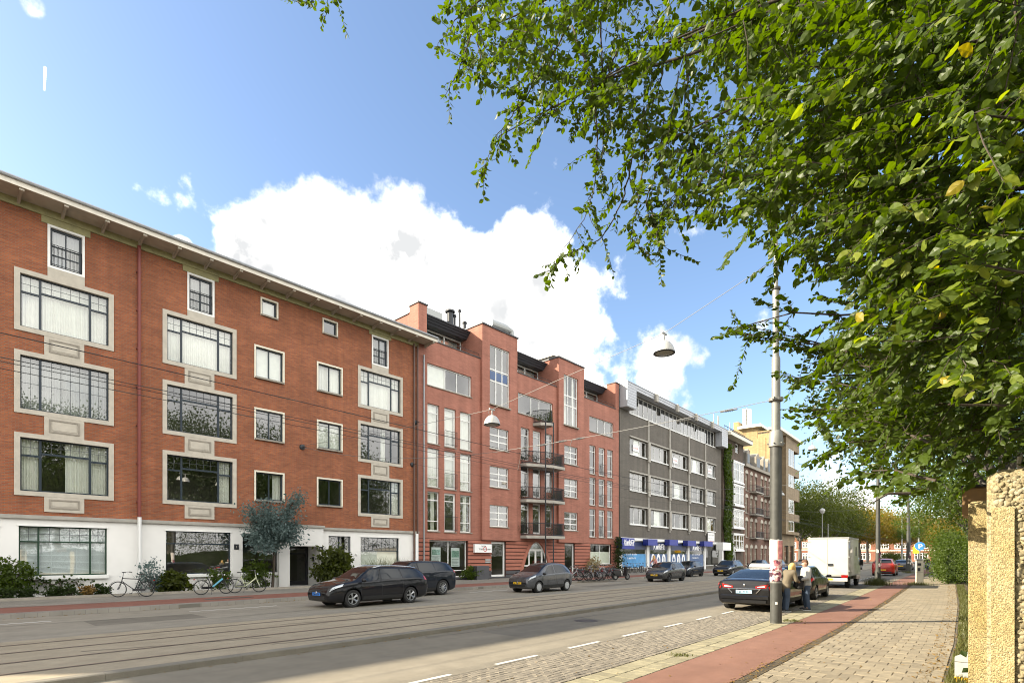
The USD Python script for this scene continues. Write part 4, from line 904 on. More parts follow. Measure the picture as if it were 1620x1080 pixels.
L = b.loc; X1 = L(1257, 780)[0]; ZE = L(1255, 702)[1]; ZL_ = L(1225, 858)[1]
for va, vb in ((705, 738), (746, 771), (786, 813), (820, 842)):
    z0, z1 = L(1237, vb)[1], L(1237, va)[1]
    x0 = L(1247.5, 780, -.9)[0]; x1 = L(1256.5, 780, -.9)[0]
    window(b, x0, x1, z0 + .3, z1 - .3, m='frame_white', fw=.14, bar=.1, xs=(.5,), rec=-.85, room=None, hole=False)
    b.part('bay_room', MB().box(x0, x1, -.7, -.5, z0, z1), 'room')
    x0 = L(1237.5, 780)[0]; window(b, x0, x0 + 1.1, z0 + .4, z1 - .4, m='frame_white', fw=.1, xs=(), zs=(.6,), rec=.1)
xb0 = L(1243.5, 780, -.9)[0]
mbay = MB(); zb0 = L(1250, 846)[1]; prev_ = zb0
for va, vb in ((820, 842), (786, 813), (746, 771), (705, 738)):
    z0, z1 = L(1237, vb)[1] + .3, L(1237, va)[1] - .3; x0 = L(1247.5, 780, -.9)[0]
    mbay.box(xb0, X1, -.9, -.002, prev_, z0); mbay.box(xb0, x0, -.9, -.002, z0, z1); prev_ = z1
mbay.box(xb0, X1, -.9, -.002, prev_, ZE)
b.part('bay_front', mbay, 'brick_tan')
for q in range(4): window(b, 1 + q * 4.2, 4.2 + q * 4.2, .3, ZL_ - .4, m='frame_navy', fw=.12, xs=(.5,), rec=.2, glass='glass_shop', hole=True)
b.wall(sbox(0, 0, X1, ZE), 'brick_tan')
b.part('side_wall', MB().box(0, .3, .3, 16, 0, ZE).box(X1 - .3, X1, .3, 16, 0, ZE).box(.3, X1 - .3, 15.7, 16, 0, ZE - .5), 'brick_yellow')
b.part('eaves', MB().box(-.2, X1 + .7, -1.4, .5, ZE + .002, ZE + .5), 'frame_cream')
b.part('roof', MB().box(0, X1, .3, 16, ZE - .5, ZE - .2), 'roof_felt')
b.part('chimney', MB().cbox(X1 - 6, X1 - 3.2, 2, 5, ZE + .2, ZE + 2.6, .1), 'concrete')
# stepped stair tower and rear wings: lit yellow gables rising over the row, seen on the plane of the block's side wall
def side(u, v):
    d = ray(u, v); k = (b.o[0] * b.c + b.o[1] * b.s_) / (d[0] * b.c + d[1] * b.s_); p = d * k
    return -(p[0] - b.o[0]) * b.s_ + (p[1] - b.o[1]) * b.c, p[2] + H - b.oz
for k, (ua, ub, vt, dx, cap) in enumerate(((1160.5, 1168.5, 667, 3, 0), (1168.4, 1198.5, 676, 9, 1), (1198.4, 1211.5, 692, 6, 0))):
    ya, z = side(ub, vt); yb, _ = side(ua, vt)
    b.part('rear_wing', MB().box(-.02 - .03 * k, dx, max(ya, .35) + .003 * k, yb, ZE - 6, z), 'brick_yellow')
    if cap: b.part('wing_cornice', MB().box(-.9, dx + .5, ya - .8, yb, z + .002, z + .5), 'frame_cream')
for u in (1173, 1181):
    y, z = side(u, 672); b.part('antenna', MB().cbox(1.5, 2.1, y - .35, y + .35, z - .5, side(u, 644)[1], .05), 'frame_white')
y, z = side(1177, 672); b.part('antenna_mast', MB().tube([(1.8, y, z - .5), (1.8, y, side(1177, 642)[1])], .12, 8), 'steel_grey')
# ================================================================== vehicles
from scipy.interpolate import PchipInterpolator as PCH
def paint(name, col, metal=0.35, rough=0.28):
    if max(col) < .012:
        return mat(name, {'p': ('principled_bsdf', {'base_color': col, 'metallic': 0.0, 'roughness': .6, 'specular_ior_level': .1, 'coat_weight': 1.0, 'coat_roughness': .012, 'coat_ior': 1.45})}, [])
    n = {'p': ('principled_bsdf', {'base_color': col, 'metallic': metal, 'roughness': rough, 'coat_weight': .7, 'coat_roughness': 0.03}), 'tc': ('texture_coordinate', {}), 'n': ('noise_texture', {'scale': 3.0, 'detail': 5.0}), 'r': ('map_range', {'from_min': .35, 'from_max': .7, 'to_min': rough - .05, 'to_max': rough + .18, 'clamp': True}),
         'cr': ('map_range', {'from_min': .45, 'from_max': .75, 'to_min': .02, 'to_max': .16, 'clamp': True})}
    mat(name, n, [('tc.object', 'n.vector'), ('n.fac', 'r.value'), ('r.result', 'p.roughness'), ('n.fac', 'cr.value'), ('cr.result', 'p.coat_roughness')])
paint('paint_black', (0.004, 0.004, 0.005), .1); paint('paint_navy', (0.006, 0.008, 0.0118)); paint('paint_grey', (0.075, 0.078, 0.085), .6); paint('paint_darkgrey', (0.045, 0.046, 0.048), .6)
paint('paint_silver', (0.40, 0.41, 0.42), .7); paint('paint_red', (0.35, 0.02, 0.012), .3); paint('paint_graphite', (0.022, 0.022, 0.024), .5); paint('paint_white', (0.43, 0.42, 0.38), 0.0, .4); paint('paint_blue', (0.02, 0.05, 0.14), .5)
flat('car_glass', (0.004, 0.006, 0.008), 0.02, spec=0.55)
flat('tyre', (0.016, 0.016, 0.016), 0.85, var=.2, scale=12); flat('trim_black', (0.012, 0.012, 0.012), 0.5); flat('alloy', (0.42, 0.43, 0.44), 0.3, metal=.85); flat('hubcap', (0.40, 0.41, 0.42), .4, metal=.4)
flat('chrome', (0.7, 0.7, 0.7), 0.12, metal=1.0); flat('head_lamp', (0.55, 0.58, 0.60), 0.08, coat=1, spec=.8); flat('tail_lamp', (0.30, 0.012, 0.010), 0.12, coat=1); flat('plate_blue', (0.03, 0.19, 0.62), .4); flat('plate_yellow', (0.72, 0.44, 0.02), .4); flat('plate_pale', (0.36, 0.58, 0.74), .4)
SPECS = {
 'wagon': dict(L=4.57, W=.90, ax=(.98, 3.62), r=.325, spokes=5,
   top=[(0, .80), (.03, .95), (.10, 1.08), (.30, 1.30), (.52, 1.405), (1.2, 1.455), (2.1, 1.48), (2.62, 1.44), (2.95, 1.28), (3.42, 1.02), (3.50, .995), (4.05, .90), (4.36, .80), (4.50, .70), (4.57, .60)],
   belt=[(0, .72), (.1, .93), (.5, .985), (1.6, .965), (3.2, .915), (3.5, .90), (4.1, .80), (4.4, .70), (4.57, .54)],
   wind=((3.36, 9.4), (2.72, 9.4)), rear=((.09, .44)), sides=[(3.22, 2.42, 2.62, 2.42), (2.34, 1.40, 2.34, 1.46), (1.34, .42, 1.38, .66)], rail=True),
 'suv': dict(L=4.68, W=.95, ax=(.97, 3.72), r=.37, spokes=10,
   top=[(0, .95), (.03, 1.12), (.12, 1.22), (.32, 1.48), (.50, 1.58), (1.2, 1.64), (2.1, 1.66), (2.6, 1.62), (2.95, 1.44), (3.42, 1.19), (3.52, 1.16), (4.1, 1.07), (4.45, .97), (4.60, .86), (4.68, .74)],
   belt=[(0, .85), (.1, 1.10), (.5, 1.16), (1.6, 1.12), (3.2, 1.07), (3.5, 1.05), (4.1, .95), (4.5, .84), (4.68, .66)],
   wind=((3.36, 9.4), (2.70, 9.4)), rear=((.12, .40)), sides=[(3.22, 2.45, 2.62, 2.45), (2.37, 1.45, 2.37, 1.5), (1.38, .42, 1.42, .60)], rail=False),
 'round': dict(L=3.85, W=.83, ax=(.62, 3.07), r=.295, spokes=0,
   top=[(0, .70), (.03, .92), (.10, 1.03), (.28, 1.25), (.55, 1.42), (1.0, 1.50), (1.6, 1.52), (2.1, 1.46), (2.5, 1.28), (2.95, 1.04), (3.06, 1.00), (3.45, .90), (3.68, .80), (3.80, .70), (3.85, .58)],
   belt=[(0, .66), (.1, .90), (.5, .97), (1.6, .93), (2.7, .90), (3.1, .88), (3.5, .80), (3.75, .68), (3.85, .52)],
   wind=((2.92, 9.3), (2.12, 9.4)), rear=((.10, .42)), sides=[(2.78, 1.70, 2.02, 1.70), (1.62, .30, 1.62, .74)], rail=False),
 'hatch': dict(L=4.0, W=.85, ax=(.68, 3.17), r=.305, spokes=5,
   top=[(0, .75), (.03, .94), (.10, 1.06), (.25, 1.27), (.42, 1.39), (1.0, 1.44), (1.7, 1.455), (2.15, 1.41), (2.5, 1.24), (2.95, 1.01), (3.05, .985), (3.5, .90), (3.80, .80), (3.94, .70), (4.0, .58)],
   belt=[(0, .70), (.1, .92), (.5, .97), (1.6, .94), (2.8, .90), (3.05, .885), (3.6, .79), (3.85, .68), (4.0, .52)],
   wind=((2.90, 9.4), (2.26, 9.4)), rear=((.10, .38)), sides=[(2.76, 2.02, 2.16, 2.02), (1.94, .95, 1.94, 1.0), (.90, .42, .92, .62)], rail=False),
 'fastback': dict(L=4.97, W=.97, ax=(1.02, 3.98), r=.35, spokes=5,
   top=[(0, .88), (.03, 1.0), (.12, 1.06), (.40, 1.11), (.85, 1.24), (1.35, 1.37), (1.9, 1.44), (2.4, 1.455), (2.9, 1.38), (3.3, 1.22), (3.75, 1.02), (3.85, .99), (4.4, .88), (4.75, .76), (4.90, .66), (4.97, .56)],
   belt=[(0, .78), (.1, .95), (.5, 1.0), (1.6, .985), (3.2, .92), (3.8, .89), (4.4, .79), (4.8, .66), (4.97, .50)],
   wind=((3.72, 9.4), (2.92, 9.4)), rear=((.42, 1.42)), sides=[(3.5, 2.62, 2.82, 2.62), (2.54, 1.62, 2.54, 1.66), (1.56, .95, 1.60, 1.28)], rail=False),
 'sedan': dict(L=4.6, W=.90, ax=(.98, 3.68), r=.32, spokes=5,
   top=[(0, .90), (.03, 1.0), (.10, 1.03), (.60, 1.06), (.75, 1.08), (1.2, 1.30), (1.6, 1.41), (2.2, 1.44), (2.6, 1.40), (3.0, 1.22), (3.42, 1.0), (3.52, .975), (4.1, .88), (4.4, .78), (4.53, .68), (4.6, .56)],
   belt=[(0, .80), (.1, .92), (.6, .985), (1.6, .955), (3.2, .90), (3.5, .88), (4.1, .79), (4.45, .67), (4.6, .50)],
   wind=((3.38, 9.4), (2.68, 9.4)), rear=((.80, 1.42)), sides=[(3.2, 2.40, 2.58, 2.40), (2.32, 1.45, 2.32, 1.55)], rail=False),
}
def hash_(s): return sum(ord(c) * (i + 1) for i, c in enumerate(s))
def car(name, label, kind, pm, loc, rz, group=None, plate='plate_yellow', spokes=None, far=False, roofsign=False, wcol='alloy', text='KP-74-XR'):
    S = SPECS[kind]; Ln, W = S['L'], S['W']
    t = thing(name, label, 'car', loc, rz, group)
    tp, bl = PCH(*zip(*S['top'])), PCH(*zip(*S['belt']))
    wf = PCH([0, .04, .14, .4, .9, Ln / 2, Ln - 1.1, Ln - .6, Ln - .28, Ln - .08, Ln], [.78, .88, .945, .985, 1, 1, 1, .985, .93, .82, .70])
    zb = PCH([0, .06, .3, .6, Ln - .7, Ln - .3, Ln - .05, Ln], [.40, .30, .22, .19, .19, .20, .26, .34])
    hm = max(q[1] for q in S['top'])
    def sec(x):
        w, z0, zt = W * float(wf(x)), float(zb(x)), float(tp(x)); zl = min(float(bl(x)), zt - .045); zm = z0 + .55 * (zl - z0)
        g = np.clip((zt - zl - .06) / (hm - zl - .2), 0, 1)   # how much of a cabin stands here
        wt = w * (.86 - .16 * g)
        e = .05 * g + .02
        return np.array([(0, z0), (w * .86, z0), (w * .955, z0 + .07), (w * .985, z0 + .2), (w, zm), (w * .988, zl - .07 * (1 if zl - z0 > .3 else .5)), (w * (.955), zl),
                         (w * .955 * .64 + wt * .36, zl + (zt - e - zl) * .35), (w * .955 * .30 + wt * .70, zl + (zt - e - zl) * .70), (wt, zt - e), (wt * .92, zt - .012), (wt * .6, zt + .006), (0, zt + .014)])
    xs = np.unique(np.concatenate([np.linspace(0, .2, 5), np.linspace(.2, Ln - .3, 44 if not far else 26), np.linspace(Ln - .3, Ln, 6)]))
    T = np.array([sec(x) for x in xs]); K = T.shape[1]
    def P(x, s):
        sg = 1 if s <= 12 else -1; s = s if s <= 12 else 24 - s
        a = np.array(sec(x)); i = min(int(s), K - 2); q = a[i] + (a[i + 1] - a[i]) * (s - i); return np.array([x, sg * q[0], q[1]])
    ring = np.concatenate([np.stack([np.repeat(xs[:, None], K, 1), T[:, :, 0], T[:, :, 1]], -1), np.stack([np.repeat(xs[:, None], K - 2, 1), -T[:, -2:0:-1, 0], T[:, -2:0:-1, 1]], -1)], 1)
    n, k = ring.shape[:2]; v = ring.reshape(-1, 3)
    i, j = np.meshgrid(np.arange(n - 1), np.arange(k), indexing='ij'); j2 = (j + 1) % k
    f = np.stack([i * k + j, (i + 1) * k + j, (i + 1) * k + j2, i * k + j2], -1).reshape(-1, 4)
    f3 = np.vstack([f[:, [0, 1, 2]], f[:, [0, 2, 3]]])
    c0, c1 = len(v), len(v) + 1; v = np.vstack([v, [(0, 0, T[0, :, 1].mean()), (Ln, 0, T[-1, :, 1].mean())]]); jj = np.arange(k); kk = (jj + 1) % k
    f3 = np.vstack([f3, np.stack([np.full(k, c0), jj, kk], 1), np.stack([np.full(k, c1), (n - 1) * k + kk, (n - 1) * k + jj], 1)])
    off = np.array([-Ln / 2, 0, 0])
    tm = trimesh.Trimesh(v, f3, process=True); tm.fix_normals()
    body = m3.Manifold(m3.Mesh(np.asarray(tm.vertices, np.float32), np.asarray(tm.faces, np.uint32)))
    r = S['r']
    for ax in S['ax']:
        for sg in (1, -1):
            c = m3.Manifold.cylinder(.5, r + .055, r + .055, 28).rotate([90, 0, 0]).translate([ax, sg * (W - .26) + (.5 if sg > 0 else 0), r]); body = body - c
    q = body.to_mesh(); bt = trimesh.Trimesh(q.vert_properties[:, :3] + off, q.tri_verts, process=False)
    if len(bt.faces) < 50: bt = trimesh.Trimesh(tm.vertices + off, tm.faces, process=False)
    bo = obj('body', bt, pm, t, smooth=32)
    def patch(xa, xb, sa, sb, nx=8, ns=4, o=.006, xa2=None, xb2=None):
        """quad on the body: x from xa (front) to xb at s = sa, xa2..xb2 at s = sb"""
        xa2 = xa if xa2 is None else xa2; xb2 = xb if xb2 is None else xb2; pts = []
        for q in np.linspace(0, 1, ns):
            for p in np.linspace(0, 1, nx):
                x = (xa + (xb - xa) * p) * (1 - q) + (xa2 + (xb2 - xa2) * p) * q; s = sa + (sb - sa) * q
                c = P(x, s); dx = P(min(x + .02, Ln), s) - P(max(x - .02, 0), s); ds = P(x, min(s + .05, 24)) - P(x, max(s - .05, 0)); nn = np.cross(dx, ds); nn /= np.linalg.norm(nn) + 1e-9
                out = c - np.array([x, 0, .6]); nn = nn if nn @ out > 0 else -nn
                pts.append(c + nn * o + off)
        f = [(a * nx + b_, a * nx + b_ + 1, (a + 1) * nx + b_ + 1, (a + 1) * nx + b_) for a in range(ns - 1) for b_ in range(nx - 1)]
        return MB().add(pts, f)
    def both(name, m, xa, xb, sa, sb, **kw):
        for sg in (0, 1):
            e = patch(xa, xb, sa if not sg else 24 - sa, sb if not sg else 24 - sb, **kw); o_ = obj(name, e, m, t, smooth=40)
        return o_
    (wx0, ws), (wx1, _) = S['wind']
    obj('windscreen', patch(wx0, wx1, 9.35, 14.65, nx=6, ns=15, xa2=wx0, xb2=wx1), 'car_glass', t, smooth=40)
    obj('rear_window', patch(S['rear'][0], S['rear'][1], 9.6, 14.4, nx=6, ns=13), 'car_glass', t, smooth=40)
    for a, b_, a2, b2 in S['sides']: both('side_window', 'car_glass', a, b_, 6.25, 8.75, xa2=a2, xb2=b2, nx=8, ns=5)
    sd_ = S['sides']
    for a, b_, a2, b2 in sd_[1:2] if kind != 'round' else []: both('door_pillar', 'trim_black', a + .09, a, 6.2, 8.8, nx=2, ns=4, o=.004)
    dx = [sd_[0][1] - .05, (sd_[0][0] + .08)] + ([sd_[1][1] - .02] if kind != 'round' else [])
    for x in dx: both('door_seam', 'trim_black', x, x - .012, 2.2, 6.1, nx=2, ns=7, o=.003)
    for x in (dx[0] + .14,) + ((dx[2] + .14,) if len(dx) > 2 else ()): both('door_handle', pm, x + .2, x, 5.25, 5.5, nx=3, ns=2, o=.03)
    both('sill_trim', 'trim_black', S['ax'][1] - r - .1, S['ax'][0] + r + .1, 1.9, 3.0, nx=6, ns=3, o=.006)
    # lamps, grille, plates
    both('headlight', 'head_lamp', Ln - .08, Ln - .52, 5.55, 7.6, nx=6, ns=4, o=.006, xa2=Ln - .20, xb2=Ln - .62)
    if kind in ('fastback',): both('tail_light', 'tail_lamp', .38, .02, 5.0, 6.3, nx=5, ns=3, o=.008)
    elif kind in ('sedan', 'hatch'): both('tail_light', 'tail_lamp', .30, .01, 4.9, 6.2, nx=5, ns=3, o=.008)
    else: both('tail_light', 'tail_lamp', .24, .015, 5.4, 7.3, nx=5, ns=4, o=.008)
    zf = float(tp(Ln)); zc = float(zb(Ln))
    g = MB()
    for q in range(4): g.cbox(Ln / 2 - .06, Ln / 2 + .012, -.44 * W, .44 * W, zf - .12 + q * .026, zf - .12 + q * .026 + .014, .003)
    obj('grille', g, 'trim_black' if kind != 'fastback' else pm, t)
    obj('bumper_intake', MB().cbox(Ln / 2 - .1, Ln / 2 + .008, -.6 * W, .6 * W, zc - .02, zc + .1, .02), 'trim_black', t)
    if plate == 'plate_blue':
        for sg in (1, -1): obj('bumper_trim', MB().tube([(Ln / 2 - .01, sg * .30, zc - .0), (Ln / 2 - .09, sg * .60, zc + .02), (Ln / 2 - .26, sg * .80, zc + .06)], .014, 5), 'chrome', t)
    obj('badge', MB().lathe([(0, .025), (.045, .02), (.055, 0)], 14, (Ln / 2 + .006, 0, zf - .05), 'x'), 'chrome', t)
    pl = obj('number_plate', MB().box(Ln / 2 + .01, Ln / 2 + .022, -.26, .26, zc + .11, zc + .22), plate, t)
    pr_z = .62 if kind in ('fastback', 'sedan') else .52
    pr = obj('number_plate', MB().box(-Ln / 2 - .03, -Ln / 2 + .03, -.26, .26, pr_z, pr_z + .11), plate if plate != 'plate_blue' or kind != 'fastback' else 'plate_pale', t)
    if not far:
        wtx = .42; tv, tf_ = strokes(wtx, .075, hash_(name + kind + pm), .003).arr(); tmx = trimesh.Trimesh(tv, tf_, process=False)
        obj('lettering', MB().tm(tmx).move(np.array([[0, 0, 1, Ln / 2 + .022], [1, 0, 0, -wtx / 2], [0, 1, 0, zc + .127], [0, 0, 0, 1]])), 'letter_black', pl)
        obj('lettering', MB().tm(tmx).move(np.array([[0, 0, -1, -Ln / 2 - .03], [-1, 0, 0, wtx / 2], [0, 1, 0, pr_z + .018], [0, 0, 0, 1]])), 'letter_black', pr)
    obj('rear_bumper', MB().cbox(-Ln / 2 - .025, -Ln / 2 + .2, -W * .72, W * .72, .30, .42, .02), 'trim_black' if kind != 'fastback' else pm, t)
    if kind == 'fastback':
        for sg in (1, -1):
            tl_ = obj('tail_light', MB().mf(m3.Manifold.hull_points(np.array([(-Ln / 2 + x, sg * y, z) for x, y, z in ((-.012, .36, .80), (-.012, .36, .86), (.0, .70, .80), (.0, .70, .93), (.12, .86, .80), (.12, .86, .95), (.2, .6, .8), (.2, .6, .92))]))), 'tail_lamp', t); obj('lamp_lens', MB().mf(m3.Manifold.hull_points(np.array([(-Ln / 2 + x, sg * y, z) for x, y, z in ((-.02, .42, .825), (-.02, .42, .85), (-.012, .66, .83), (-.012, .66, .88), (.1, .5, .84))]))), 'head_lamp', tl_)
        obj('boot_strip', MB().cbox(-Ln / 2 - .035, -Ln / 2 + .05, -W * .55, W * .55, .765, .79, .005), 'chrome', t)
        for sg in (1, -1): obj('plate_surround', MB().tube([(-Ln / 2 - .025, sg * W * .54, .775), (-Ln / 2 - .03, sg * W * .47, .70), (-Ln / 2 - .03, sg * W * .40, .63)], .012, 6), 'chrome', t)
        obj('bumper_step', MB().cbox(-Ln / 2 - .05, -Ln / 2 + .2, -W * .80, W * .80, .44, .56, .03), pm, t); obj('badge', MB().ball((-Ln / 2 - .01, 0, .90), (.012, .04, .045), 1), 'chrome', t)
    # mirrors
    for sg in (1, -1):
        x = S['wind'][0][0] - .12; z = float(bl(x)) + .07
        obj('wing_mirror', MB().ball((x - Ln / 2, sg * (W + .10), z), (.085, .11, .075), 2), 'trim_black' if kind == 'round' else pm, t, smooth=True)
    if S['rail']:
        for sg in (1, -1): obj('roof_rail', MB().tube([(x - Ln / 2, sg * float(sec(x)[9][0]) * .97, float(tp(x)) + (.02 if 0 < i < 6 else -.02)) for i, x in enumerate(np.linspace(.55, 2.6, 7))], .018, 6), 'chrome', t)
    # wheels
    sp = S['spokes'] if spokes is None else spokes
    for ax in S['ax']:
        for sg in (1, -1):
            o = (ax - Ln / 2, sg * (W - .115), r)
            w = obj('wheel', MB().lathe([(r * .66, -.09), (r * .9, -.10), (r * .985, -.075), (r, -.03), (r, .03), (r * .985, .075), (r * .9, .10), (r * .66, .09), (r * .66, -.09)], 28, o, 'y'), 'tyre', t, smooth=40)
            rm = MB()
            if sp:
                rm.lathe([(r * .60, -.085 * sg), (r * .665, -.10 * sg * -1), (r * .665, .09 * sg), (r * .60, .085 * sg)], 28, o, 'y')
                for q in range(sp):
                    a = q * 2 * math.pi / sp
                    for da in ((-.13, .13) if sp == 5 else (0,)):
                        p0 = (o[0] + .06 * math.cos(a), o[1] + sg * .07, r + .06 * math.sin(a)); p1 = (o[0] + r * .63 * math.cos(a + da), o[1] + sg * .085, r + r * .63 * math.sin(a + da)); rm.tube([p0, p1], [.022, .02], 5)
                rm.lathe([(0, sg * .09), (.06, sg * .085), (.075, sg * .04)], 14, o, 'y')
                obj('brake_disc', MB().lathe([(0, sg * .02), (r * .6, sg * .02)], 20, o, 'y'), 'trim_black', w)
            else:
                rm.lathe([(0, sg * .10), (r * .25, sg * .098), (r * .5, sg * .085), (r * .66, sg * .088), (r * .68, sg * .07)], 28, o, 'y')
                for q in range(10):
                    a = q * 2 * math.pi / 10; rm.ball((o[0] + r * .52 * math.cos(a), o[1] + sg * .088, r + r * .52 * math.sin(a)), (.022, .012, .022), 1)
            obj('rim', rm, wcol if sp else 'hubcap', w, smooth=35)
            obj('wheel_well', MB().lathe([(0, 0), (r + .05, 0)], 20, (o[0], sg * (W - .255), r), 'y'), 'trim_black', t)
    if roofsign:
        x = Ln / 2 - 2.55; z = float(tp(Ln - 2.55 - .0)) + .0
        xx = 1.55 - Ln / 2 + .45; z = float(tp(2.0)) + .03
        rs = obj('taxi_sign', MB().mf(m3.Manifold.hull_points(np.array([(xx + a * s1, b_ * s2, z + c) for c, s1, s2 in ((0, .14, .42), (.12, .09, .36)) for a in (-1, 1) for b_ in (-1, 1)]))), 'sign_white', t)
        obj('lettering', strokes(.14, .06, 5).move(np.array([[0, 0, -1, xx - .125], [-1, 0, 0, .07], [0, 1, 0, z + .03], [0, 0, 0, 1]])), 'steel_grey', rs)
    return t
def street(x, y): return (x, y, 0.0)
def cp(x, y): return (x, y, 0)
# far lane and kerb, all heading towards the left of the photograph
car('parked_car', 'black taxi estate with silver roof rails and blue plate below the brick flats', 'wagon', 'paint_black', (12.25, 18.65, 0), 180 + 1.5, plate='plate_blue', text='RT-91-HB')
car('parked_car', 'dark navy SUV with multi-spoke wheels half hidden behind the black taxi estate', 'suv', 'paint_navy', (16.1, 21.3, 0), 180 + 1)
car('moving_car', 'grey rounded small hatchback with yellow plate in front of the arched entrance', 'round', 'paint_grey', (22.95, 18.75, 0), 180 + 1)
car('moving_car', 'dark grey hatchback with yellow plate in front of the blue tyre shop', 'hatch', 'paint_darkgrey', (38.7, 19.4, 0), 180 + 2.5, wcol='trim_black')
car('parked_car', 'black hatchback parked behind the dark grey hatchback by the tyre shop', 'hatch', 'paint_navy', (49.2, 22.4, 0), 180 + 2.5, far=True, wcol='trim_black')
car('moving_car', 'black estate car with yellow plate coming along the far lane, right of the tyre shop', 'wagon', 'paint_black', (54.3, 20.6, 0), 180 + 3, far=True)
# cars on our side, seen from behind
car('parked_car', 'black fastback taxi with a white roof sign and pale blue plate, nearest on the right', 'fastback', 'paint_black', (21.45, 6.75, 0), 2.0, plate='plate_pale', roofsign=True, text='XV-240-T')
car('parked_car', 'dark graphite hatchback parked between the black taxi and the white box van', 'hatch', 'paint_graphite', (27.6, 7.1, 0), 2.8)
RED_CAR = car('parked_car', 'red SUV with silver roof parked beyond the white box van', 'suv', 'paint_red', (65.2, 9.25, 0), 3.4, far=True)
SED = car('parked_car', 'grey saloon parked in front of the red SUV, seen from behind', 'sedan', 'paint_grey', (86, 10.4, 0), 3.4, far=True)
car('parked_car', 'silver saloon parked at the far end of the row on the left', 'sedan', 'paint_silver', (104, 26.5, 0), 183.5, far=True)
car('parked_car', 'black hatchback parked behind the black estate, left of the tall pole', 'hatch', 'paint_black', (71, 23.3, 0), 183, far=True)
car('parked_car', 'blue grey hatchback in the far left row just left of the tall pole', 'hatch', 'paint_blue', (80, 23.9, 0), 183, far=True)
car('parked_car', 'white hatchback parked far ahead on the right behind the parking meter', 'hatch', 'paint_white', (97, 11.2, 0), 3.4, far=True)
car('moving_car', 'dark SUV coming along the road beyond the white box van', 'suv', 'paint_graphite', (88, 16.2, 0), 183.5, far=True)
car('moving_car', 'dark saloon far down the road between the red SUV and the end trees', 'sedan', 'paint_black', (112, 16.5, 0), 183.5, far=True)
car('parked_car', 'dark estate car parked ahead of the grey saloon far on the right', 'wagon', 'paint_navy', (92.5, 10.9, 0), 3.4, far=True)
# white box van
v = thing('box_van', 'white box van with square cargo body parked on the right', 'van', (39.2, 8.15, 0), 3.2)
X0, X1, Wv = -2.75, 1.2, 1.06
bd = obj('cargo_box', MB().mf(m3.Manifold.hull_points(np.array([(x, y, z) for x in (X0, X1) for y in (-Wv, Wv) for z in (.72, 2.94)] + [(x, y, z) for x in (X0 + .04, X1 - .04) for y in (-Wv + .04, Wv - .04) for z in (.70, 2.97)]))), 'paint_white', v)
obj('roof_trim', MB().box(X0 - .02, X1 + .02, -Wv - .02, -Wv + .03, 2.90, 2.985).box(X0 - .02, X1 + .02, Wv - .03, Wv + .02, 2.90, 2.985).box(X0 - .02, X0 + .03, -Wv + .03, Wv - .03, 2.90, 2.985), 'steel_grey', v)
for s in (-1, 1):
    dr = obj('rear_door', MB().cbox(X0 - .03, X0 - .001, min(s * .01, s * (Wv - .04)), max(s * .01, s * (Wv - .04)), .80, 2.88, .008), 'paint_white', v)
    for z in (1.0, 1.8, 2.7): obj('hinge', MB().cbox(X0 - .05, X0 - .031, s * (Wv - .04) - .09, s * (Wv - .04) + .02, z, z + .06, .005), 'steel_grey', dr)
obj('door_latch', MB().cbox(X0 - .06, X0 - .032, -.28, -.02, 1.30, 1.44, .008), 'steel_dark', v)
obj('ventilator', MB().box(X1 - 1.2, X1 - .8, -Wv - .012, -Wv - .001, 1.9, 2.45), 'steel_dark', v)
obj('side_lip', MB().box(X0, X1, -Wv - .015, -Wv - .001, .72, .80), 'steel_grey', v)
obj('chassis', MB().box(X0 + .15, 2.6, -.75, .75, .45, .69), 'trim_black', v)
obj('rear_bumper', MB().cbox(X0 - .08, X0 + .14, -1.0, 1.0, .42, .62, .02), 'paint_white', v)
for s in (-1, 1): obj('tail_light', MB().cbox(X0 - .06, X0 - .001, s * .86 - .17, s * .86 + .17, .64, .78, .01), 'tail_lamp', v)
obj('number_plate', MB().box(X0 - .1, X0 - .081, -.26, .26, .48, .59), 'plate_yellow', v)
cab = m3.Manifold.hull_points(np.array([(x, y, z) for x, z in ((1.22, .45), (1.22, 2.1), (1.7, 2.12), (2.35, 1.45), (2.95, 1.2), (3.05, .8), (3.0, .42)) for y in (-.95, .95)]))
obj('cab', MB().mf(cab), 'paint_white', v)
for s in (-1, 1): obj('side_window', MB().add([(1.35, s * .956, 1.35), (2.2, s * .956, 1.4), (1.72, s * .956, 1.98), (1.35, s * .956, 1.98)], [(0, 1, 2, 3)]), 'car_glass', v); obj('wing_mirror', MB().cbox(2.1, 2.25, min(s * 1.0, s * 1.2), max(s * 1.0, s * 1.2), 1.3, 1.65, .02), 'trim_black', v)
for x in (-1.45, 2.1):
    for s in (-1, 1):
        w = obj('wheel', MB().lathe([(.2, -.1), (.3, -.11), (.34, -.08), (.34, .08), (.3, .11), (.2, .1), (.2, -.1)], 24, (x, s * .82, .34), 'y'), 'tyre', v, smooth=40)
        obj('rim', MB().lathe([(0, s * .06), (.12, s * .08), (.21, s * .05)], 20, (x, s * .82, .34), 'y'), 'steel_grey', w)

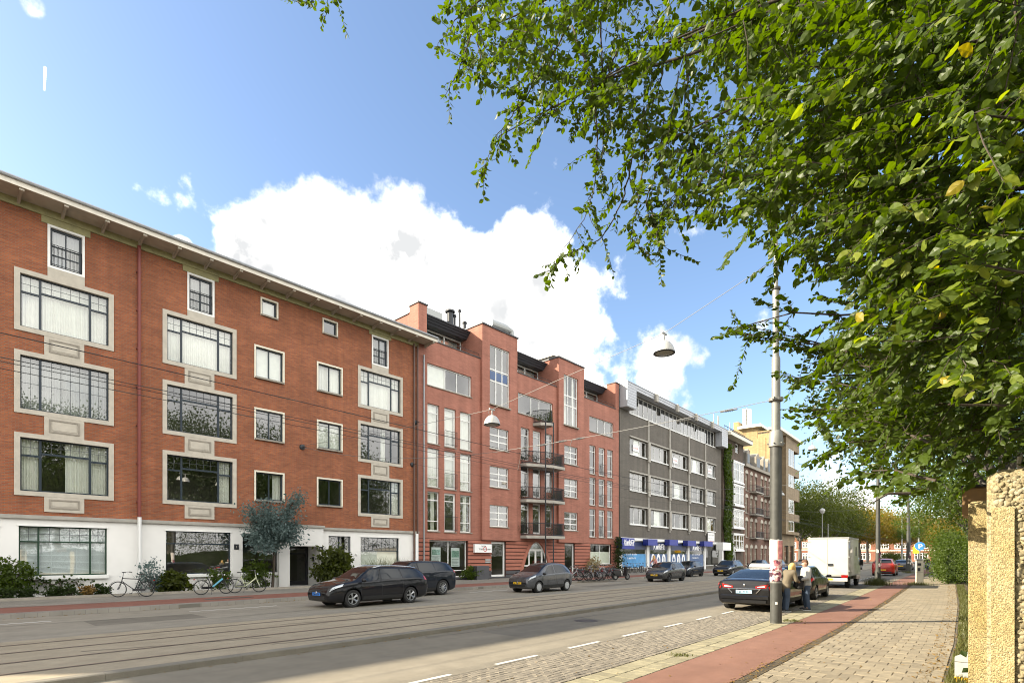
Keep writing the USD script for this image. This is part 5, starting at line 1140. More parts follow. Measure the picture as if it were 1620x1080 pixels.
# ------------------------------------------------------------------ tall tram pole with wires and posters
flat('pole_grey', (0.22, 0.22, 0.20), .5, var=.1, scale=3, metal=.2); flat('pole_dark', (0.055, 0.056, 0.05), .55, var=.25, scale=4)
flat('paper_white', (0.66, 0.62, 0.58), .8, var=.12, scale=8); flat('paper_pink', (0.55, 0.23, 0.22), .8, var=.4, scale=9); flat('paper_dark', (0.12, 0.03, 0.06), .7, var=.7, scale=14)
flat('wire', (0.02, 0.02, 0.02), .6); flat('wire_light', (0.16, 0.16, 0.155), .5); flat('lamp_white', (0.42, 0.42, 0.40), .35, var=.08); flat('lamp_glass', (0.25, 0.24, 0.2), .2)
PX, PY = 16.3, 4.86
def hz(v, d): return H + (HV - v) * d / F
D0 = PX * CA + PY * SA
p = thing('tram_pole', 'tall tapering tram pole, dark below and grey above, with torn posters, beside the black taxi', 'pole', (PX, PY, 0))
z1 = hz(695, D0)
pd = obj('lower_pole', MB().lathe([(.155, 0), (.15, .02), (.148, z1), (0, z1)], 24), 'pole_dark', p, smooth=40)
obj('collar', MB().lathe([(.15, z1 - .22), (.19, z1 - .20), (.185, z1 + .0), (.16, z1 + .2), (.125, z1 + .24)], 24), 'pole_grey', p, smooth=40)
for q in range(6):
    a = q * math.pi / 3; obj('collar_bolt', MB().tube([(.18 * math.cos(a), .18 * math.sin(a), z1 - .12), (.23 * math.cos(a), .23 * math.sin(a), z1 - .12)], .02, 6), 'pole_grey', p)
za, zb_, zc_ = hz(562, D0), hz(457, D0), hz(402, D0)
obj('upper_pole', MB().lathe([(.118, z1), (.110, za - .1), (.082, za), (.09, zb_), (.055, zb_ + .03), (.05, zc_ + .5), (0, zc_ + .5)], 20), 'pole_grey', p, smooth=40)
obj('pole_ring', MB().lathe([(.09, zb_ - .04), (.12, zb_ - .03), (.12, zb_ + .03), (.06, zb_ + .05)], 18), 'pole_dark', p)
zw = hz(632, D0); obj('wire_clamp', MB().lathe([(.13, zw - .05), (.19, zw - .04), (.19, zw + .04), (.13, zw + .05)], 18), 'pole_grey', p); obj('clamp_arm', MB().box(-.28, .28, -.03, .03, zw - .035, zw + .035), 'pole_grey', p)
mat('paper_collage', {'tc': ('texture_coordinate', {}), 'v': ('voronoi_texture', {'scale': 13.0}), 'b': ('rgb_to_bw', {}), 'n': ('noise_texture', {'scale': 40.0, 'detail': 3.0}), 'a': ('math', {'math_type': 'multiply_add', 'value2': .5, 'value3': -.25}), 's': ('math', {'math_type': 'add'}), 'r': ('rgb_ramp', {'ramp': [(0, (.03, .02, .03)), (.3, (.09, .03, .05)), (.45, (.42, .1, .13)), (.6, (.55, .42, .38)), (.75, (.66, .62, .57)), (1, (.68, .65, .6))]}), 'p': ('principled_bsdf', {'roughness': .8})}, [('tc.object', 'v.vector'), ('tc.object', 'n.vector'), ('v.color', 'b.color'), ('n.fac', 'a.value1'), ('b.val', 's.value1'), ('a.value', 's.value2'), ('s.value', 'r.fac'), ('r.color', 'p.base_color')])
def wrap(name, r, va, vb, m, a0=0.0, a1=2 * math.pi, ragged=.02):
    zt, zb = hz(va, D0), hz(vb, D0); n = 18; mb = MB(); pts = []
    for i in range(n + 1):
        a = a0 + (a1 - a0) * i / n; rr = r + R.uniform(0, .003); pts += [(rr * math.cos(a), rr * math.sin(a), zb + R.uniform(-ragged, ragged)), (rr * math.cos(a), rr * math.sin(a), zt + R.uniform(-ragged, ragged) * .5)]
    return obj(name, mb.add(pts, [(2 * i, 2 * i + 2, 2 * i + 3, 2 * i + 1) for i in range(n)]), m, p)
wrap('torn_poster', .160, 853, 886, 'paper_white', ragged=.03); wrap('torn_poster', .164, 855, 884, 'paper_pink', 3.7, 5.2); wrap('torn_poster', .157, 886, 902, 'paper_collage'); wrap('torn_poster', .158, 902.5, 918, 'paper_collage', ragged=.02); wrap('torn_poster', .160, 886.5, 900, 'paper_white', 2.3, 2.9)
wrap('steel_band', .156, 919, 921.5, 'pole_grey', ragged=0)
wrap('sticker', .1545, 951, 955, 'paper_white', 3.3, 3.7, .01)
# hanging lamps on span wires
def wire(name, pts, r, label, m='wire', group=None):
    t = thing(name, label, 'wire', (0, 0, 0), group=group)
    obj('cable', MB().tube(pts, r, 5), m, t); return t
def sag(a, b, n=14, s=.3):
    a, b = np.array(a, float), np.array(b, float); return [tuple(a + (b - a) * q - np.array([0, 0, s * 4 * q * (1 - q)])) for q in np.linspace(0, 1, n)]
def hanging_lamp(x, y, z, label):
    t = thing('hanging_lamp', label, 'street lamp', (x, y, z))
    sh = obj('lamp_shade', MB().lathe([(.05, .12), (.10, .10), (.20, .04), (.29, -.08), (.335, -.22), (.34, -.27), (.33, -.27), (.30, -.14), (.18, -.02), (0, .02)], 28), 'lamp_white', t, smooth=50)
    obj('lamp_rim', MB().lathe([(.335, -.26), (.345, -.285), (.30, -.30), (.26, -.27)], 28), 'steel_dark', t); obj('diffuser', MB().lathe([(0, -.33), (.2, -.31), (.29, -.275)], 20), 'lamp_glass', t, smooth=True)
    obj('hanger', MB().tube([(0, 0, .1), (0, 0, .36)], .03, 8).box(-.16, .16, -.02, .02, .33, .38).tube([(-.14, 0, .36), (-.1, .1, .22), (0, .12, .1)], .008, 5), 'steel_grey', t)
    return t
L1 = (PX + .05, 8.25, 8.65); L2 = (PX + .05, 15.97, 7.6)
hanging_lamp(*L1, 'large white bell lamp hanging on a wire left of the tall pole')
hanging_lamp(*L2, 'white bell lamp hanging in front of the red brick flats')
wa = A_.loc(478, 707); WA = (wa[0] + A_.o[0], YF, wa[1] + .12)
wire('span_wire', [(PX, PY, hz(410, D0)), (L1[0], L1[1], L1[2] + .36), (L2[0], L2[1], L2[2] + .36)] + sag((L2[0], L2[1], L2[2] + .36), (WA[0] + .05, YF - .05, WA[2] + .1), 8, .1)[1:], .009, 'upper span wire from the top of the tall pole that carries two bell lamps', 'wire_light')
wire('span_wire', [(PX, PY, zw)] + sag((PX, 5.2, zw), (PX + .1, 13.9, 6.15), 10, .06) + sag((PX + .1, 14.1, 6.15), (WA[0], YF - .05, WA[2]), 12, .55), .010, 'lower span wire from the tall pole to the anchor on the orange brick wall', 'wire_light')
for qi, (y, z) in enumerate(((6.2, zw - .05), (7.6, 6.12), (11.6, 6.12), (12.4, 6.13), (13.3, 6.12), (14.2, 6.14))):
    mb = MB()
    for q in range(4): mb.lathe([(0, -.12 + q * .06), (.045, -.1 + q * .06), (.02, -.08 + q * .06)], 10, (PX + .08, y, z), 'y')
    mb.tube([(PX + .08, y - .25, z), (PX + .08, y + .25, z)], .022, 6)
    tq = thing('wire_insulator', 'ribbed insulator on the lower span wire, ' + ['nearest the tall pole', 'second from the tall pole', 'just before the nearer tram wire', 'just beyond the nearer tram wire', 'just before the two close tram wires', 'farthest from the tall pole'][qi], 'insulator', (0, 0, 0), group='insulators on the lower span wire'); obj('insulator', mb, 'wire_light', tq)
wire('stay_wire', [(PX, PY, zw + .4), (PX - .3, PY + 1.2, zw - 2.4)] , .008, 'thin stay wire slanting down left of the tall pole') if 0 else None
for y, zz, r, lab in ((11.93, 5.25, .009, 'lowest contact wire over the nearer tram track'), (13.55, 5.30, .008, 'upper of the two close wires over the tram tracks'), (13.6, 5.24, .007, 'lower of the two close wires over the tram tracks'), (14.33, 5.30, .008, 'contact wire over the farther tram track')):
    pts = [(x, bend(x, y), zz + .12 * abs(math.sin((x - 16.4) / 34 * math.pi))) for x in np.linspace(-30, 150, 61)]
    wire('tram_wire', pts, r, lab, 'wire')
for q, y in enumerate((11.93, 14.33)): wire('dropper_wire', [(PX + .1, y, 6.12), (PX + .1, bend(PX, y), 5.3)], .008, ['short dropper holding the nearer tram wire', 'short dropper holding the farther tram wire'][q], 'wire_light')
for x2, l2 in ((52, 'second'), (86, 'third')):
    ya, yb = bend(x2, 4.9), bend(x2, 30.2)
    wire('span_wire', sag((x2, ya, 9.2), (x2, yb, 10.5), 16, 1.7), .012, f'{l2} span wire across the street farther away, between poles and facades', 'wire_light')
d = 86 * 1.0
for u, vv, xx, lab in ((1285, 706, 52, 'small white bell lamp hanging over the street right of the tall pole'), (1237, 780, 86, 'distant white bell lamp hanging in front of the yellow block')):
    k = xx / (CA + (u - CX) / F * SA); q = at_depth(u, vv, k); t = hanging_lamp(q[0], q[1], q[2], lab)
for u, v_, lab in ((478, 707, 'round wire anchor on the orange brick wall between two casements'), (652, 734.5, 'round wire anchor at the right end of the orange brick wall'), (657, 668, 'upper wire anchor beside the drainpipes of the orange brick flats')):
    x, z = A_.loc(u, v_); t = thing('wire_anchor', lab, 'wire anchor', (x + A_.o[0], YF - .002, z + .12)); obj('rosette', MB().lathe([(0, -.10), (.06, -.1), (.15, -.06), (.17, 0)], 16, (0, 0, 0), 'y'), 'steel_dark', t); obj('eye_bolt', MB().tube([(0, -.08, 0), (.05, -.4, -.02)], .02, 6), 'steel_dark', t)
x, z = A_.loc(655, 735); wire('span_wire', sag((x + A_.o[0], YF - .3, z + .1), (60, bend(60, 14), 6.2), 12, .5), .008, 'thin guy wire running from the right end of the brick wall over the red facade')
# lamp posts, parking meter, signs
def post(name, label, u, vb, r, h, cat='lamp post', m='pole_grey', stickers=False):
    g = on_z(u, vb); t = thing(name, label, cat, (g[0], g[1], 0))
    obj('post', MB().lathe([(r * 1.25, 0), (r * 1.25, .9), (r, 1.0), (r * .6, h), (0, h)], 16), m, t, smooth=40)
    if stickers:
        for q in range(9):
            a = 3.6 + R.uniform(-.8, .8); z = R.uniform(.8, 2.4); pts = []
            for i in range(4):
                aa = a + i * .22
                for zz in (z, z + R.uniform(.1, .3)): pts.append(((r * 1.26) * math.cos(aa), (r * 1.26) * math.sin(aa), zz))
            obj('sticker', MB().add(pts, [(2 * i, 2 * i + 2, 2 * i + 3, 2 * i + 1) for i in range(3)]), R.choice(['paper_white', 'paper_white', 'paper_dark']), t)
    return t, g
t, g = post('lamp_post', 'grey lamp post covered in stickers with weeds at its foot, right of the white van', 1389, 924, .145, 9.0, stickers=True, m='pole_dark')
obj('lamp_arm', MB().tube([(0, 0, 8.9), (0, .6, 9.3), (0, 1.6, 9.4)], .05, 8), 'pole_grey', t); obj('lamp_head', MB().ball((0, 1.9, 9.38), (.14, .45, .09)), 'lamp_white', t)
t, g = post('lamp_post', 'dark lamp post with stickers left of the parking meter', 1437, 905, .22, 9.0, stickers=True, m='pole_dark')
t, g = post('tram_pole', 'pale tram pole standing right behind the parking meter', 1453.5, 896, .17, 10.0, 'pole')
t, g = post('tram_pole', 'pale tram pole far off between the two stickered lamp posts', 1427, 893, .2, 11.0, 'pole')
t, g = post('tram_pole', 'slender pale pole left of the stickered lamp post by the end trees', 1372, 890, .2, 9.0, 'pole')
for u, vt, h, lab in ((1301, 812, 0, 'lamp post with a round lantern before the green trees, left of the van roof'), (1310, 828, 0, 'thin pole close right of the lantern post before the green trees')):
    dd = 88 if u == 1301 else 95; q = at_depth(u, vt, dd); t = thing('lamp_post', lab, 'lamp post', (q[0], q[1], 0)); obj('post', MB().lathe([(.14, 0), (.1, 1.2), (.07, q[2]), (0, q[2])], 10), 'pole_grey', t)
    if u == 1301: obj('lantern', MB().lathe([(.0, q[2] + .9), (.3, q[2] + .75), (.42, q[2] + .5), (.25, q[2] + .1), (.07, q[2])], 16), 'lamp_white', t)
g = on_z(1454.5, 923.5); t = thing('parking_meter', 'cream parking meter cabinet on the pavement edge under the round blue sign', 'parking meter', (g[0], g[1], 0), 90 + 180 + 3)
obj('cabinet', MB().cbox(-.22, .22, -.16, .16, 0, 1.62, .03), 'frame_cream', t); obj('cap', MB().cbox(-.25, .25, -.19, .19, 1.622, 1.70, .03), 'steel_grey', t); 
obj('display', MB().box(-.1, .1, -.175, -.161, 1.25, 1.42), 'steel_dark', t); obj('coin_panel', MB().box(-.08, .06, -.172, -.161, .88, 1.10), 'steel_dark', t); obj('door_line', MB().box(-.2, .2, -.164, -.161, .80, .812), 'steel_dark', t)
g2 = on_z(1455.5, 917); t = thing('parking_sign', 'round blue sign with a white P on a thin post behind the parking meter', 'sign', (g2[0], g2[1], 0), 180 + 90 + 3)
dg = g2[0] * CA + g2[1] * SA; zs = hz(863.5, dg)
obj('sign_post', MB().tube([(0, 0, 0), (0, 0, zs + .35)], .035, 8), 'pole_grey', t); sp = obj('sign_disc', MB().lathe([(0, -.06), (.33, -.06), (.335, -.045), (0, -.04)], 28, (0, 0, zs), 'y'), 'plate_blue', t)
tx = meshkit.text_mesh('P', .32, .006, bold=True); obj('lettering', MB().tm(tx).move(np.array([[1, 0, 0, -.12], [0, 0, -1, -.061], [0, 1, 0, zs - .16], [0, 0, 0, 1]])), 'letter_white', sp)
g3 = on_z(1449, 912); t = thing('yellow_box', 'yellow box mounted on a thin post left of the blue parking sign', 'sign', (g3[0], g3[1], 0), 270); dg = g3[0] * CA + g3[1] * SA
obj('board', MB().cbox(-.22, .22, -.1, .05, hz(875, dg), hz(864, dg), .03), 'sign_yellow', t); obj('sign_post', MB().tube([(0, 0, 0), (0, 0, hz(866, dg))], .03, 8), 'pole_grey', t)
g3 = on_z(1497, 897); t = thing('road_works_sign', 'orange yellow sign on a post by the hedge far right', 'sign', (g3[0], g3[1], 0), 270); dg = g3[0] * CA + g3[1] * SA
obj('board', MB().cbox(-.7, .7, -.05, .05, hz(872, dg), hz(866, dg), .02), 'sign_yellow', t); obj('sign_post', MB().tube([(0, 0, 0), (0, 0, hz(871, dg))], .05, 8), 'pole_grey', t)
g3 = on_z(1484.5, 898); t = thing('cycle_sign', 'round blue cycle path sign beyond the riders', 'sign', (g3[0], g3[1], 0), 270); dg = g3[0] * CA + g3[1] * SA
obj('sign_disc', MB().lathe([(0, -.05), (.32, -.05), (.32, -.03), (0, -.03)], 24, (0, 0, hz(880.5, dg)), 'y'), 'plate_pale', t); obj('sign_post', MB().tube([(0, 0, 0), (0, 0, hz(878, dg))], .04, 8), 'pole_grey', t)

# ------------------------------------------------------------------ aggregate concrete wall on the right
def pebbly(name, c1, c2, sc=34.0):
    n = {'tc': ('texture_coordinate', {}), 'v': ('voronoi_texture', {'scale': sc, 'randomness': 1.0}), 'n': ('noise_texture', {'scale': 2.2, 'detail': 5.0}), 'sp': ('separate_xyz', {}), 'm': ('mix_color', {'a': c1, 'b': c2}), 'h': ('hsv', {}), 'mr': ('map_range', {'from_min': .0, 'from_max': 1.0, 'to_min': .42, 'to_max': 1.5}), 'bw': ('rgb_to_bw', {}), 'mr2': ('map_range', {'from_min': .3, 'from_max': .7, 'clamp': True}),
         'bp': ('bump', {'strength': .7, 'distance': .010, 'invert': True}), 'p': ('principled_bsdf', {'roughness': .9, 'specular_ior_level': .25})}
    mat(name, n, [('tc.object', 'v.vector'), ('tc.object', 'n.vector'), ('v.color', 'bw.color'), ('bw.val', 'mr.value'), ('mr.result', 'h.value'), ('n.fac', 'mr2.value'), ('mr2.result', 'm.fac'), ('m.result', 'h.color'), ('h.color', 'p.base_color'), ('v.distance', 'bp.height'), ('bp.normal', 'p.normal')])
pebbly('aggregate', (0.235, 0.19, 0.10), (0.30, 0.255, 0.155), 60); pebbly('aggregate_fine', (0.31, 0.235, 0.095), (0.36, 0.295, 0.165), 90)
for i, c in enumerate(((0.22, 0.18, 0.10), (0.28, 0.235, 0.14), (0.15, 0.125, 0.07), (0.32, 0.28, 0.19))): flat(f'pebble_{i}', c, .8, var=.25, scale=30)
WYL = .30
def wallpt(x): return bend(x, WYL)
def pebbles(parent, faces, n, most, r0=.012, r1=.026):
    """stones set in a face: faces = (origin, edge a, edge b, normal)"""
    ico = trimesh.creation.icosphere(1, 1.0); rest = [MB() for _ in range(4)]; k = 0
    for (o, a, c, nn) in faces:
        o, a, c, nn = map(np.array, (o, a, c, nn)); area = np.linalg.norm(np.cross(a, c)); m = int(n * area)
        for _ in range(m):
            q = o + a * R.random() + c * R.random() + nn * .004; r = R.uniform(r0, r1); s = np.array([r * R.uniform(.7, 1.4), r * R.uniform(.7, 1.4), r * .7]); 
            ang = R.uniform(0, 6.28); e1 = a / np.linalg.norm(a); e2 = c / np.linalg.norm(c); f1 = e1 * math.cos(ang) + e2 * math.sin(ang); f2 = -e1 * math.sin(ang) + e2 * math.cos(ang)
            vv = ico.vertices * (1 + .22 * NR.standard_normal((len(ico.vertices), 1)).clip(-1.2, 1.2)); pts = q + vv[:, :1] * s[0] * f1 + vv[:, 1:2] * s[1] * f2 + vv[:, 2:] * s[2] * nn
            mm = R.randrange(4)
            if k < most: obj('pebble', MB().add(pts, ico.faces), f'pebble_{mm}', parent, smooth=True)
            else: rest[mm].add(pts, ico.faces)
            k += 1
    for mm in range(4):
        if rest[mm].n: obj('pebbles', rest[mm], f'pebble_{mm}', parent, kind='stuff', smooth=True)
g = thing('gate_pier', 'large yellow pebble concrete wall pier at the right edge of the view', 'wall', (6.15, wallpt(6.15) - .12, 0))
PH = 2.58
pier = m3.Manifold.hull_points(np.array([(x, y, z) for x, y in ((0, -.06), (0, -1.6), (.06, 0), (.5, 0), (.5, -1.6)) for z in (0, PH - .05)] + [(.05, -.1, PH), (.45, -.1, PH), (.05, -1.6, PH), (.45, -1.6, PH)]))
obj('pier_body', MB().mf(pier), 'aggregate', g)
st = obj('pier_strip', MB().cbox(-.035, -.001, -.175, -.03, 0, PH - .32, .01), 'aggregate_fine', g)
pebbles(g, [((0, -.19, .3), (0, -.75, 0), (0, 0, PH - .35), (-1, 0, 0)), ((0, -.06, PH - .34), (0, -.14, 0), (0, 0, .3), (-1, 0, 0))], 1300, 300, .011, .021)
WALL = thing('boundary_wall', 'pebble concrete boundary wall of posts and panels along the pavement on the right', 'wall', (0, 0, 0))
x = 7.4; k = 0
while x < 17:
    yy, y2 = wallpt(x), wallpt(x + 2.4); a = math.atan2(y2 - yy, 2.4)
    mb = MB().cbox(0, .26, -.24, 0.02, 0, 2.36 if k % 2 else 2.42, .03).move(rotz(a, (x, yy, 0))); obj('wall_post', mb, 'aggregate_fine', WALL)
    mb = MB().cbox(.262, 2.398, -.24, -.14, 0, .55, .02).move(rotz(a, (x, yy, 0))); obj('wall_panel', mb, 'aggregate', WALL)
    x += 2.4; k += 1
q = at_depth(1544, 793, 6.9); t = thing('wooden_crate', 'brown wooden box set on top of the wall behind the pebble pier', 'box', (q[0], q[1], q[2] - .16)); flat('cabinet_grey', (0.36, 0.36, 0.33), .5, var=.1, scale=8); flat('wood_brown', (0.22, 0.13, 0.05), .7, var=.25, scale=6)
obj('box', MB().cbox(-.1, .5, -.22, .13, -.02, .33, .02), 'wood_brown', t); obj('lid', MB().box(-.12, .52, -.24, .14, .332, .36), 'trim_black', t)
q = at_depth(1614, 722, 5.2); t = thing('corrugated_shelter', 'corner of a grey corrugated metal roof above the pebble pier', 'shelter', (q[0], q[1], q[2] - .1))
mb = MB(); 
for i in range(12): mb.tube([(0, -.0 - i * .05, .12), (.8, -.0 - i * .05, .12), (1.0, -i * .05, -.1)], .022, 6)
obj('corrugated_sheet', mb, 'steel_grey', t)
q = on_z(1529, 1082); t = thing('cable_marker', 'small white cable cabinet with a yellow base at the foot of the wall', 'cabinet', (q[0] + .1, q[1] + .02, 0))
obj('housing', MB().mf(m3.Manifold.hull_points(np.array([(x, y, z) for x in (0, .16) for y, z in ((.12, 0), (-.1, 0), (.12, .36), (-.1, .45), (-.06, .46))]))), 'cabinet_grey', t); obj('yellow_base', MB().box(-.004, .164, -.104, .124, 0.0, .08), 'sign_yellow', t); obj('lid_seam', MB().box(-.003, .163, -.103, .123, .30, .306), 'steel_dark', t)
# ================================================================== vegetation
leafmat('leaf_green', [(0, (0.062, 0.095, 0.012)), (.35, (0.105, 0.150, 0.017)), (.75, (0.150, 0.198, 0.025)), (.93, (0.19, 0.225, 0.030)), (.97, (0.30, 0.24, 0.02)), (1, (0.34, 0.22, 0.02))])
leafmat('leaf_dark', [(0, (0.03, 0.05, 0.01)), (.6, (0.055, 0.082, 0.014)), (1, (0.10, 0.12, 0.022))])
leafmat('leaf_olive', [(0, (0.06, 0.075, 0.012)), (.5, (0.13, 0.13, 0.018)), (1, (0.26, 0.21, 0.025))])
leafmat('leaf_gold', [(0, (0.16, 0.12, 0.015)), (.5, (0.32, 0.22, 0.022)), (1, (0.42, 0.30, 0.04))])
leafmat('leaf_blue', [(0, (0.12, 0.17, 0.16)), (.5, (0.24, 0.31, 0.29)), (1, (0.42, 0.48, 0.46))], trans=.3)
leafmat('leaf_litter', [(0, (0.20, 0.12, 0.03)), (.5, (0.30, 0.20, 0.06)), (1, (0.16, 0.08, 0.03))], trans=.1, rough=.8)
leafmat('grass', [(0, (0.10, 0.105, 0.03)), (.5, (0.19, 0.175, 0.055)), (1, (0.34, 0.28, 0.12))], trans=.3)
leafmat('grass_dry', [(0, (0.3, 0.24, 0.12)), (1, (0.5, 0.42, 0.25))], trans=.2)
for i, c in enumerate(((0.075, 0.11, 0.013), (0.11, 0.155, 0.018), (0.15, 0.198, 0.025), (0.19, 0.225, 0.031))): leafmat(f'leaf_single_{i}', [(0, c), (1, c)])
leafmat('leaf_single_y', [(0, (0.3, 0.24, 0.02)), (1, (0.3, 0.24, 0.02))])
flat('bark', (0.055, 0.042, 0.03), .9, var=.3, scale=14, bump=.6, bscale=40)
flat('bark_grey', (0.11, 0.10, 0.085), .9, var=.3, scale=10, bump=.5, bscale=30)

LEAF = np.array([(0, 0, 0), (.28, .29, .04), (.62, .30, .03), (1, 0, -.06), (.62, -.30, .03), (.28, -.29, .04), (.33, 0, -.015), (.66, 0, -.02)])
LEAF_F = np.array([(0, 6, 1), (1, 6, 7), (1, 7, 2), (2, 7, 3), (0, 5, 6), (5, 4, 7), (5, 7, 6), (4, 3, 7)])
def leaves(pos, dirs, size, nrm=None, shape=LEAF, faces=LEAF_F):
    """many leaves at once: pos (n,3), pointing along dirs, of length size"""
    n = len(pos); d = dirs / (np.linalg.norm(dirs, axis=1, keepdims=True) + 1e-9)
    rnd = NR.standard_normal((n, 3)) if nrm is None else nrm; a = np.cross(d, rnd); a /= np.linalg.norm(a, axis=1, keepdims=True) + 1e-9; c = np.cross(d, a)
    size = np.broadcast_to(np.asarray(size, float), (n,))[:, None, None]
    v = pos[:, None] + size * (shape[None, :, 0:1] * d[:, None] + shape[None, :, 1:2] * a[:, None] + shape[None, :, 2:3] * c[:, None] * 1.6)
    k = len(shape); f = faces[None] + (np.arange(n) * k)[:, None, None]
    return v.reshape(-1, 3), f.reshape(-1, 3)
_o = [(0, 0), (.10, .15), (.24, .26), (.42, .32), (.60, .29), (.78, .19), (.91, .07), (1.0, 0)]
LEAF2 = np.array([(x, 0, -.03 * math.sin(x * 3.1) - .05 * x * x) for x, w in _o] + [(x, w, .03 * w - .05 * x * x + .012 * math.sin(x * 19)) for x, w in _o[1:-1]] + [(x, -w, .03 * w - .05 * x * x - .012 * math.sin(x * 17)) for x, w in _o[1:-1]])
_f = []
for _s in (8, 14):
    for _k in range(7):
        a0, a1 = _k, _k + 1; b0, b1 = (_s + _k - 1 if _k > 0 else None), (_s + _k if _k < 6 else None)
        for tri in ([(a0, a1, b1)] if b0 is None else [(a0, a1, b0)] if b1 is None else [(a0, a1, b1), (a0, b1, b0)]): _f.append(tri if _s == 8 else tri[::-1])
LEAF2_F = np.array(_f)
QL = np.array([(0, 0, 0), (.5, .33, .05), (1, 0, 0), (.5, -.33, .05)]); QF = np.array([(0, 1, 2), (0, 2, 3)])

def crown_leaves(centre, rad, n_clumps, per, leaf, seed, flat_bottom=.55, spread=.16):
    g = np.random.RandomState(seed); out_p, out_d = [], []
    for _ in range(n_clumps):
        d = g.standard_normal(3); d /= np.linalg.norm(d); d[2] = d[2] if d[2] > -flat_bottom else -flat_bottom * g.rand()
        rr = g.rand() ** .38; bump = .82 + .36 * meshkit.fbm(d * 2.1 + seed, 3, seed); c = centre + d * rad * rr * bump
        m = max(4, int(per * g.uniform(.5, 1.4))); sp = rad.mean() * spread * g.uniform(.6, 1.3)
        p = c + g.standard_normal((m, 3)) * sp * np.array([1, 1, .55]); out_p.append(p); q = g.standard_normal((m, 3)) * .8 + d * .5; q[:, 2] -= .5; out_d.append(q)
    P_, D_2 = np.vstack(out_p), np.vstack(out_d)
    return leaves(P_, D_2, leaf * g.uniform(.6, 1.25, len(P_)), shape=QL, faces=QF)
def tree(name, label, loc, h, rad, trunk_h, leaf, lm, seed, n_clumps=260, per=46, trunk_r=.22, group=None, limbs=7, cat='tree', bark='bark_grey', spread=.16):
    t = thing(name, label, cat, loc, 0, group); rad = np.array(rad, float); c = np.array([0, 0, h - rad[2] * .95]); g = np.random.RandomState(seed)
    b0 = np.array([g.uniform(-.2, .2), g.uniform(-.2, .2), trunk_h])
    obj('trunk', MB().tube([(0, 0, -.05), (.03, .02, trunk_h * .3), tuple(b0 * [.6, .6, .7]), tuple(b0), tuple(c + [0, 0, rad[2] * .3])], [trunk_r * 1.3, trunk_r, trunk_r * .9, trunk_r * .75, trunk_r * .2], 10), bark, t, smooth=True)
    for i in range(limbs):
        a = i * 2 * math.pi / limbs + g.uniform(-.3, .3); e = c + rad * np.array([math.cos(a) * .75, math.sin(a) * .75, g.uniform(-.3, .5)]); z0 = b0 + (c - b0) * g.uniform(0, .35)
        mid = (z0 + e) / 2 + np.array([0, 0, g.uniform(-.1, .4)]); obj('limb', MB().tube([tuple(z0), tuple(mid), tuple(e)], [trunk_r * .5, trunk_r * .3, trunk_r * .08], 6), bark, t, smooth=True)
    obj('crown', MB().add(*crown_leaves(c, rad, n_clumps, per, leaf, seed, spread=spread)), lm, t, kind='stuff')
    return t
# trees behind the wall on our side (their crowns close the right of the view; all are mirrored in the windows opposite)
T1 = tree('street_tree', 'large dark green tree rising behind the overhanging branches on the right', (33.5, .2, 0), 16.2, (6.6, 6.6, 6.6), 4, .25, 'leaf_dark', 3, 620, 58, .3)
T2 = tree('street_tree', 'dense green tree hanging over the pavement beyond the wall, right of the parking meter', (50, 1.0, 0), 13, (5.6, 5.6, 5.8), 3, .2, 'leaf_green', 5, 420, 50, .26)
T3 = tree('street_tree', 'light olive tree farther along the pavement above the riders', (72, 3.0, 0), 12.5, (5, 5, 5.2), 3, .22, 'leaf_olive', 8, 360, 44, .25)
for i, (x, y, s) in enumerate(((-9, -9, 1.05), (1, -12, 1.1), (10.5, -9.5, 1.0), (20, -9, 1.08), (29, -12, 1.1), (42, -8.5, 1.0))):
    dup(T1, (x, y, 0), i * 57.0, 'tall tree behind the camera, seen only as a reflection in the window panes', 'trees mirrored in the windows', (s, s, s * 1.02))
SMALL = tree('young_tree', 'young street tree with a thin trunk between the two stickered lamp posts', tuple(np.append(on_z(1441, 900)[:2], 0)), 8.6, (2.3, 2.3, 2.9), 3.2, .16, 'leaf_green', 12, 150, 40, .1, limbs=5)
FT = [tree('plane_tree', 'green and yellow plane tree beside the yellow corner block at the end of the row', (140, 36.5, 0), 19.5, (9, 9, 8.2), 5, .45, 'leaf_olive', 21, 420, 40, .4),
      tree('plane_tree', 'golden autumn tree at the end of the street above the van roof', (183, 32, 0), 15.5, (9, 9, 6.2), 5, .5, 'leaf_gold', 23, 340, 40, .4)]
for x, y, s, lab in ((158, 34, 1.0, 'olive plane tree second from the yellow corner block'), (150, 45, 1.1, 'olive plane tree behind the lantern post'), (172, 38, .9, 'olive plane tree above the cab of the white van')): dup(FT[0], (x, y, 0), x * 7 % 360, lab, None, (s, s, s))
for x, y, s, lab in ((200, 33, 1.05, 'golden tree in front of the red brick block at the end'), (196, 22, .95, 'golden tree right of the stickered lamp post'), (215, 40, 1.2, 'golden tree behind the olive plane trees'), (185, 12, .8, 'golden tree far off above the riders'), (160, 6, .8, 'golden tree beside the hedge at the far right')): dup(FT[1], (x, y, 0), x * 5 % 360, lab, None, (s, s, s))
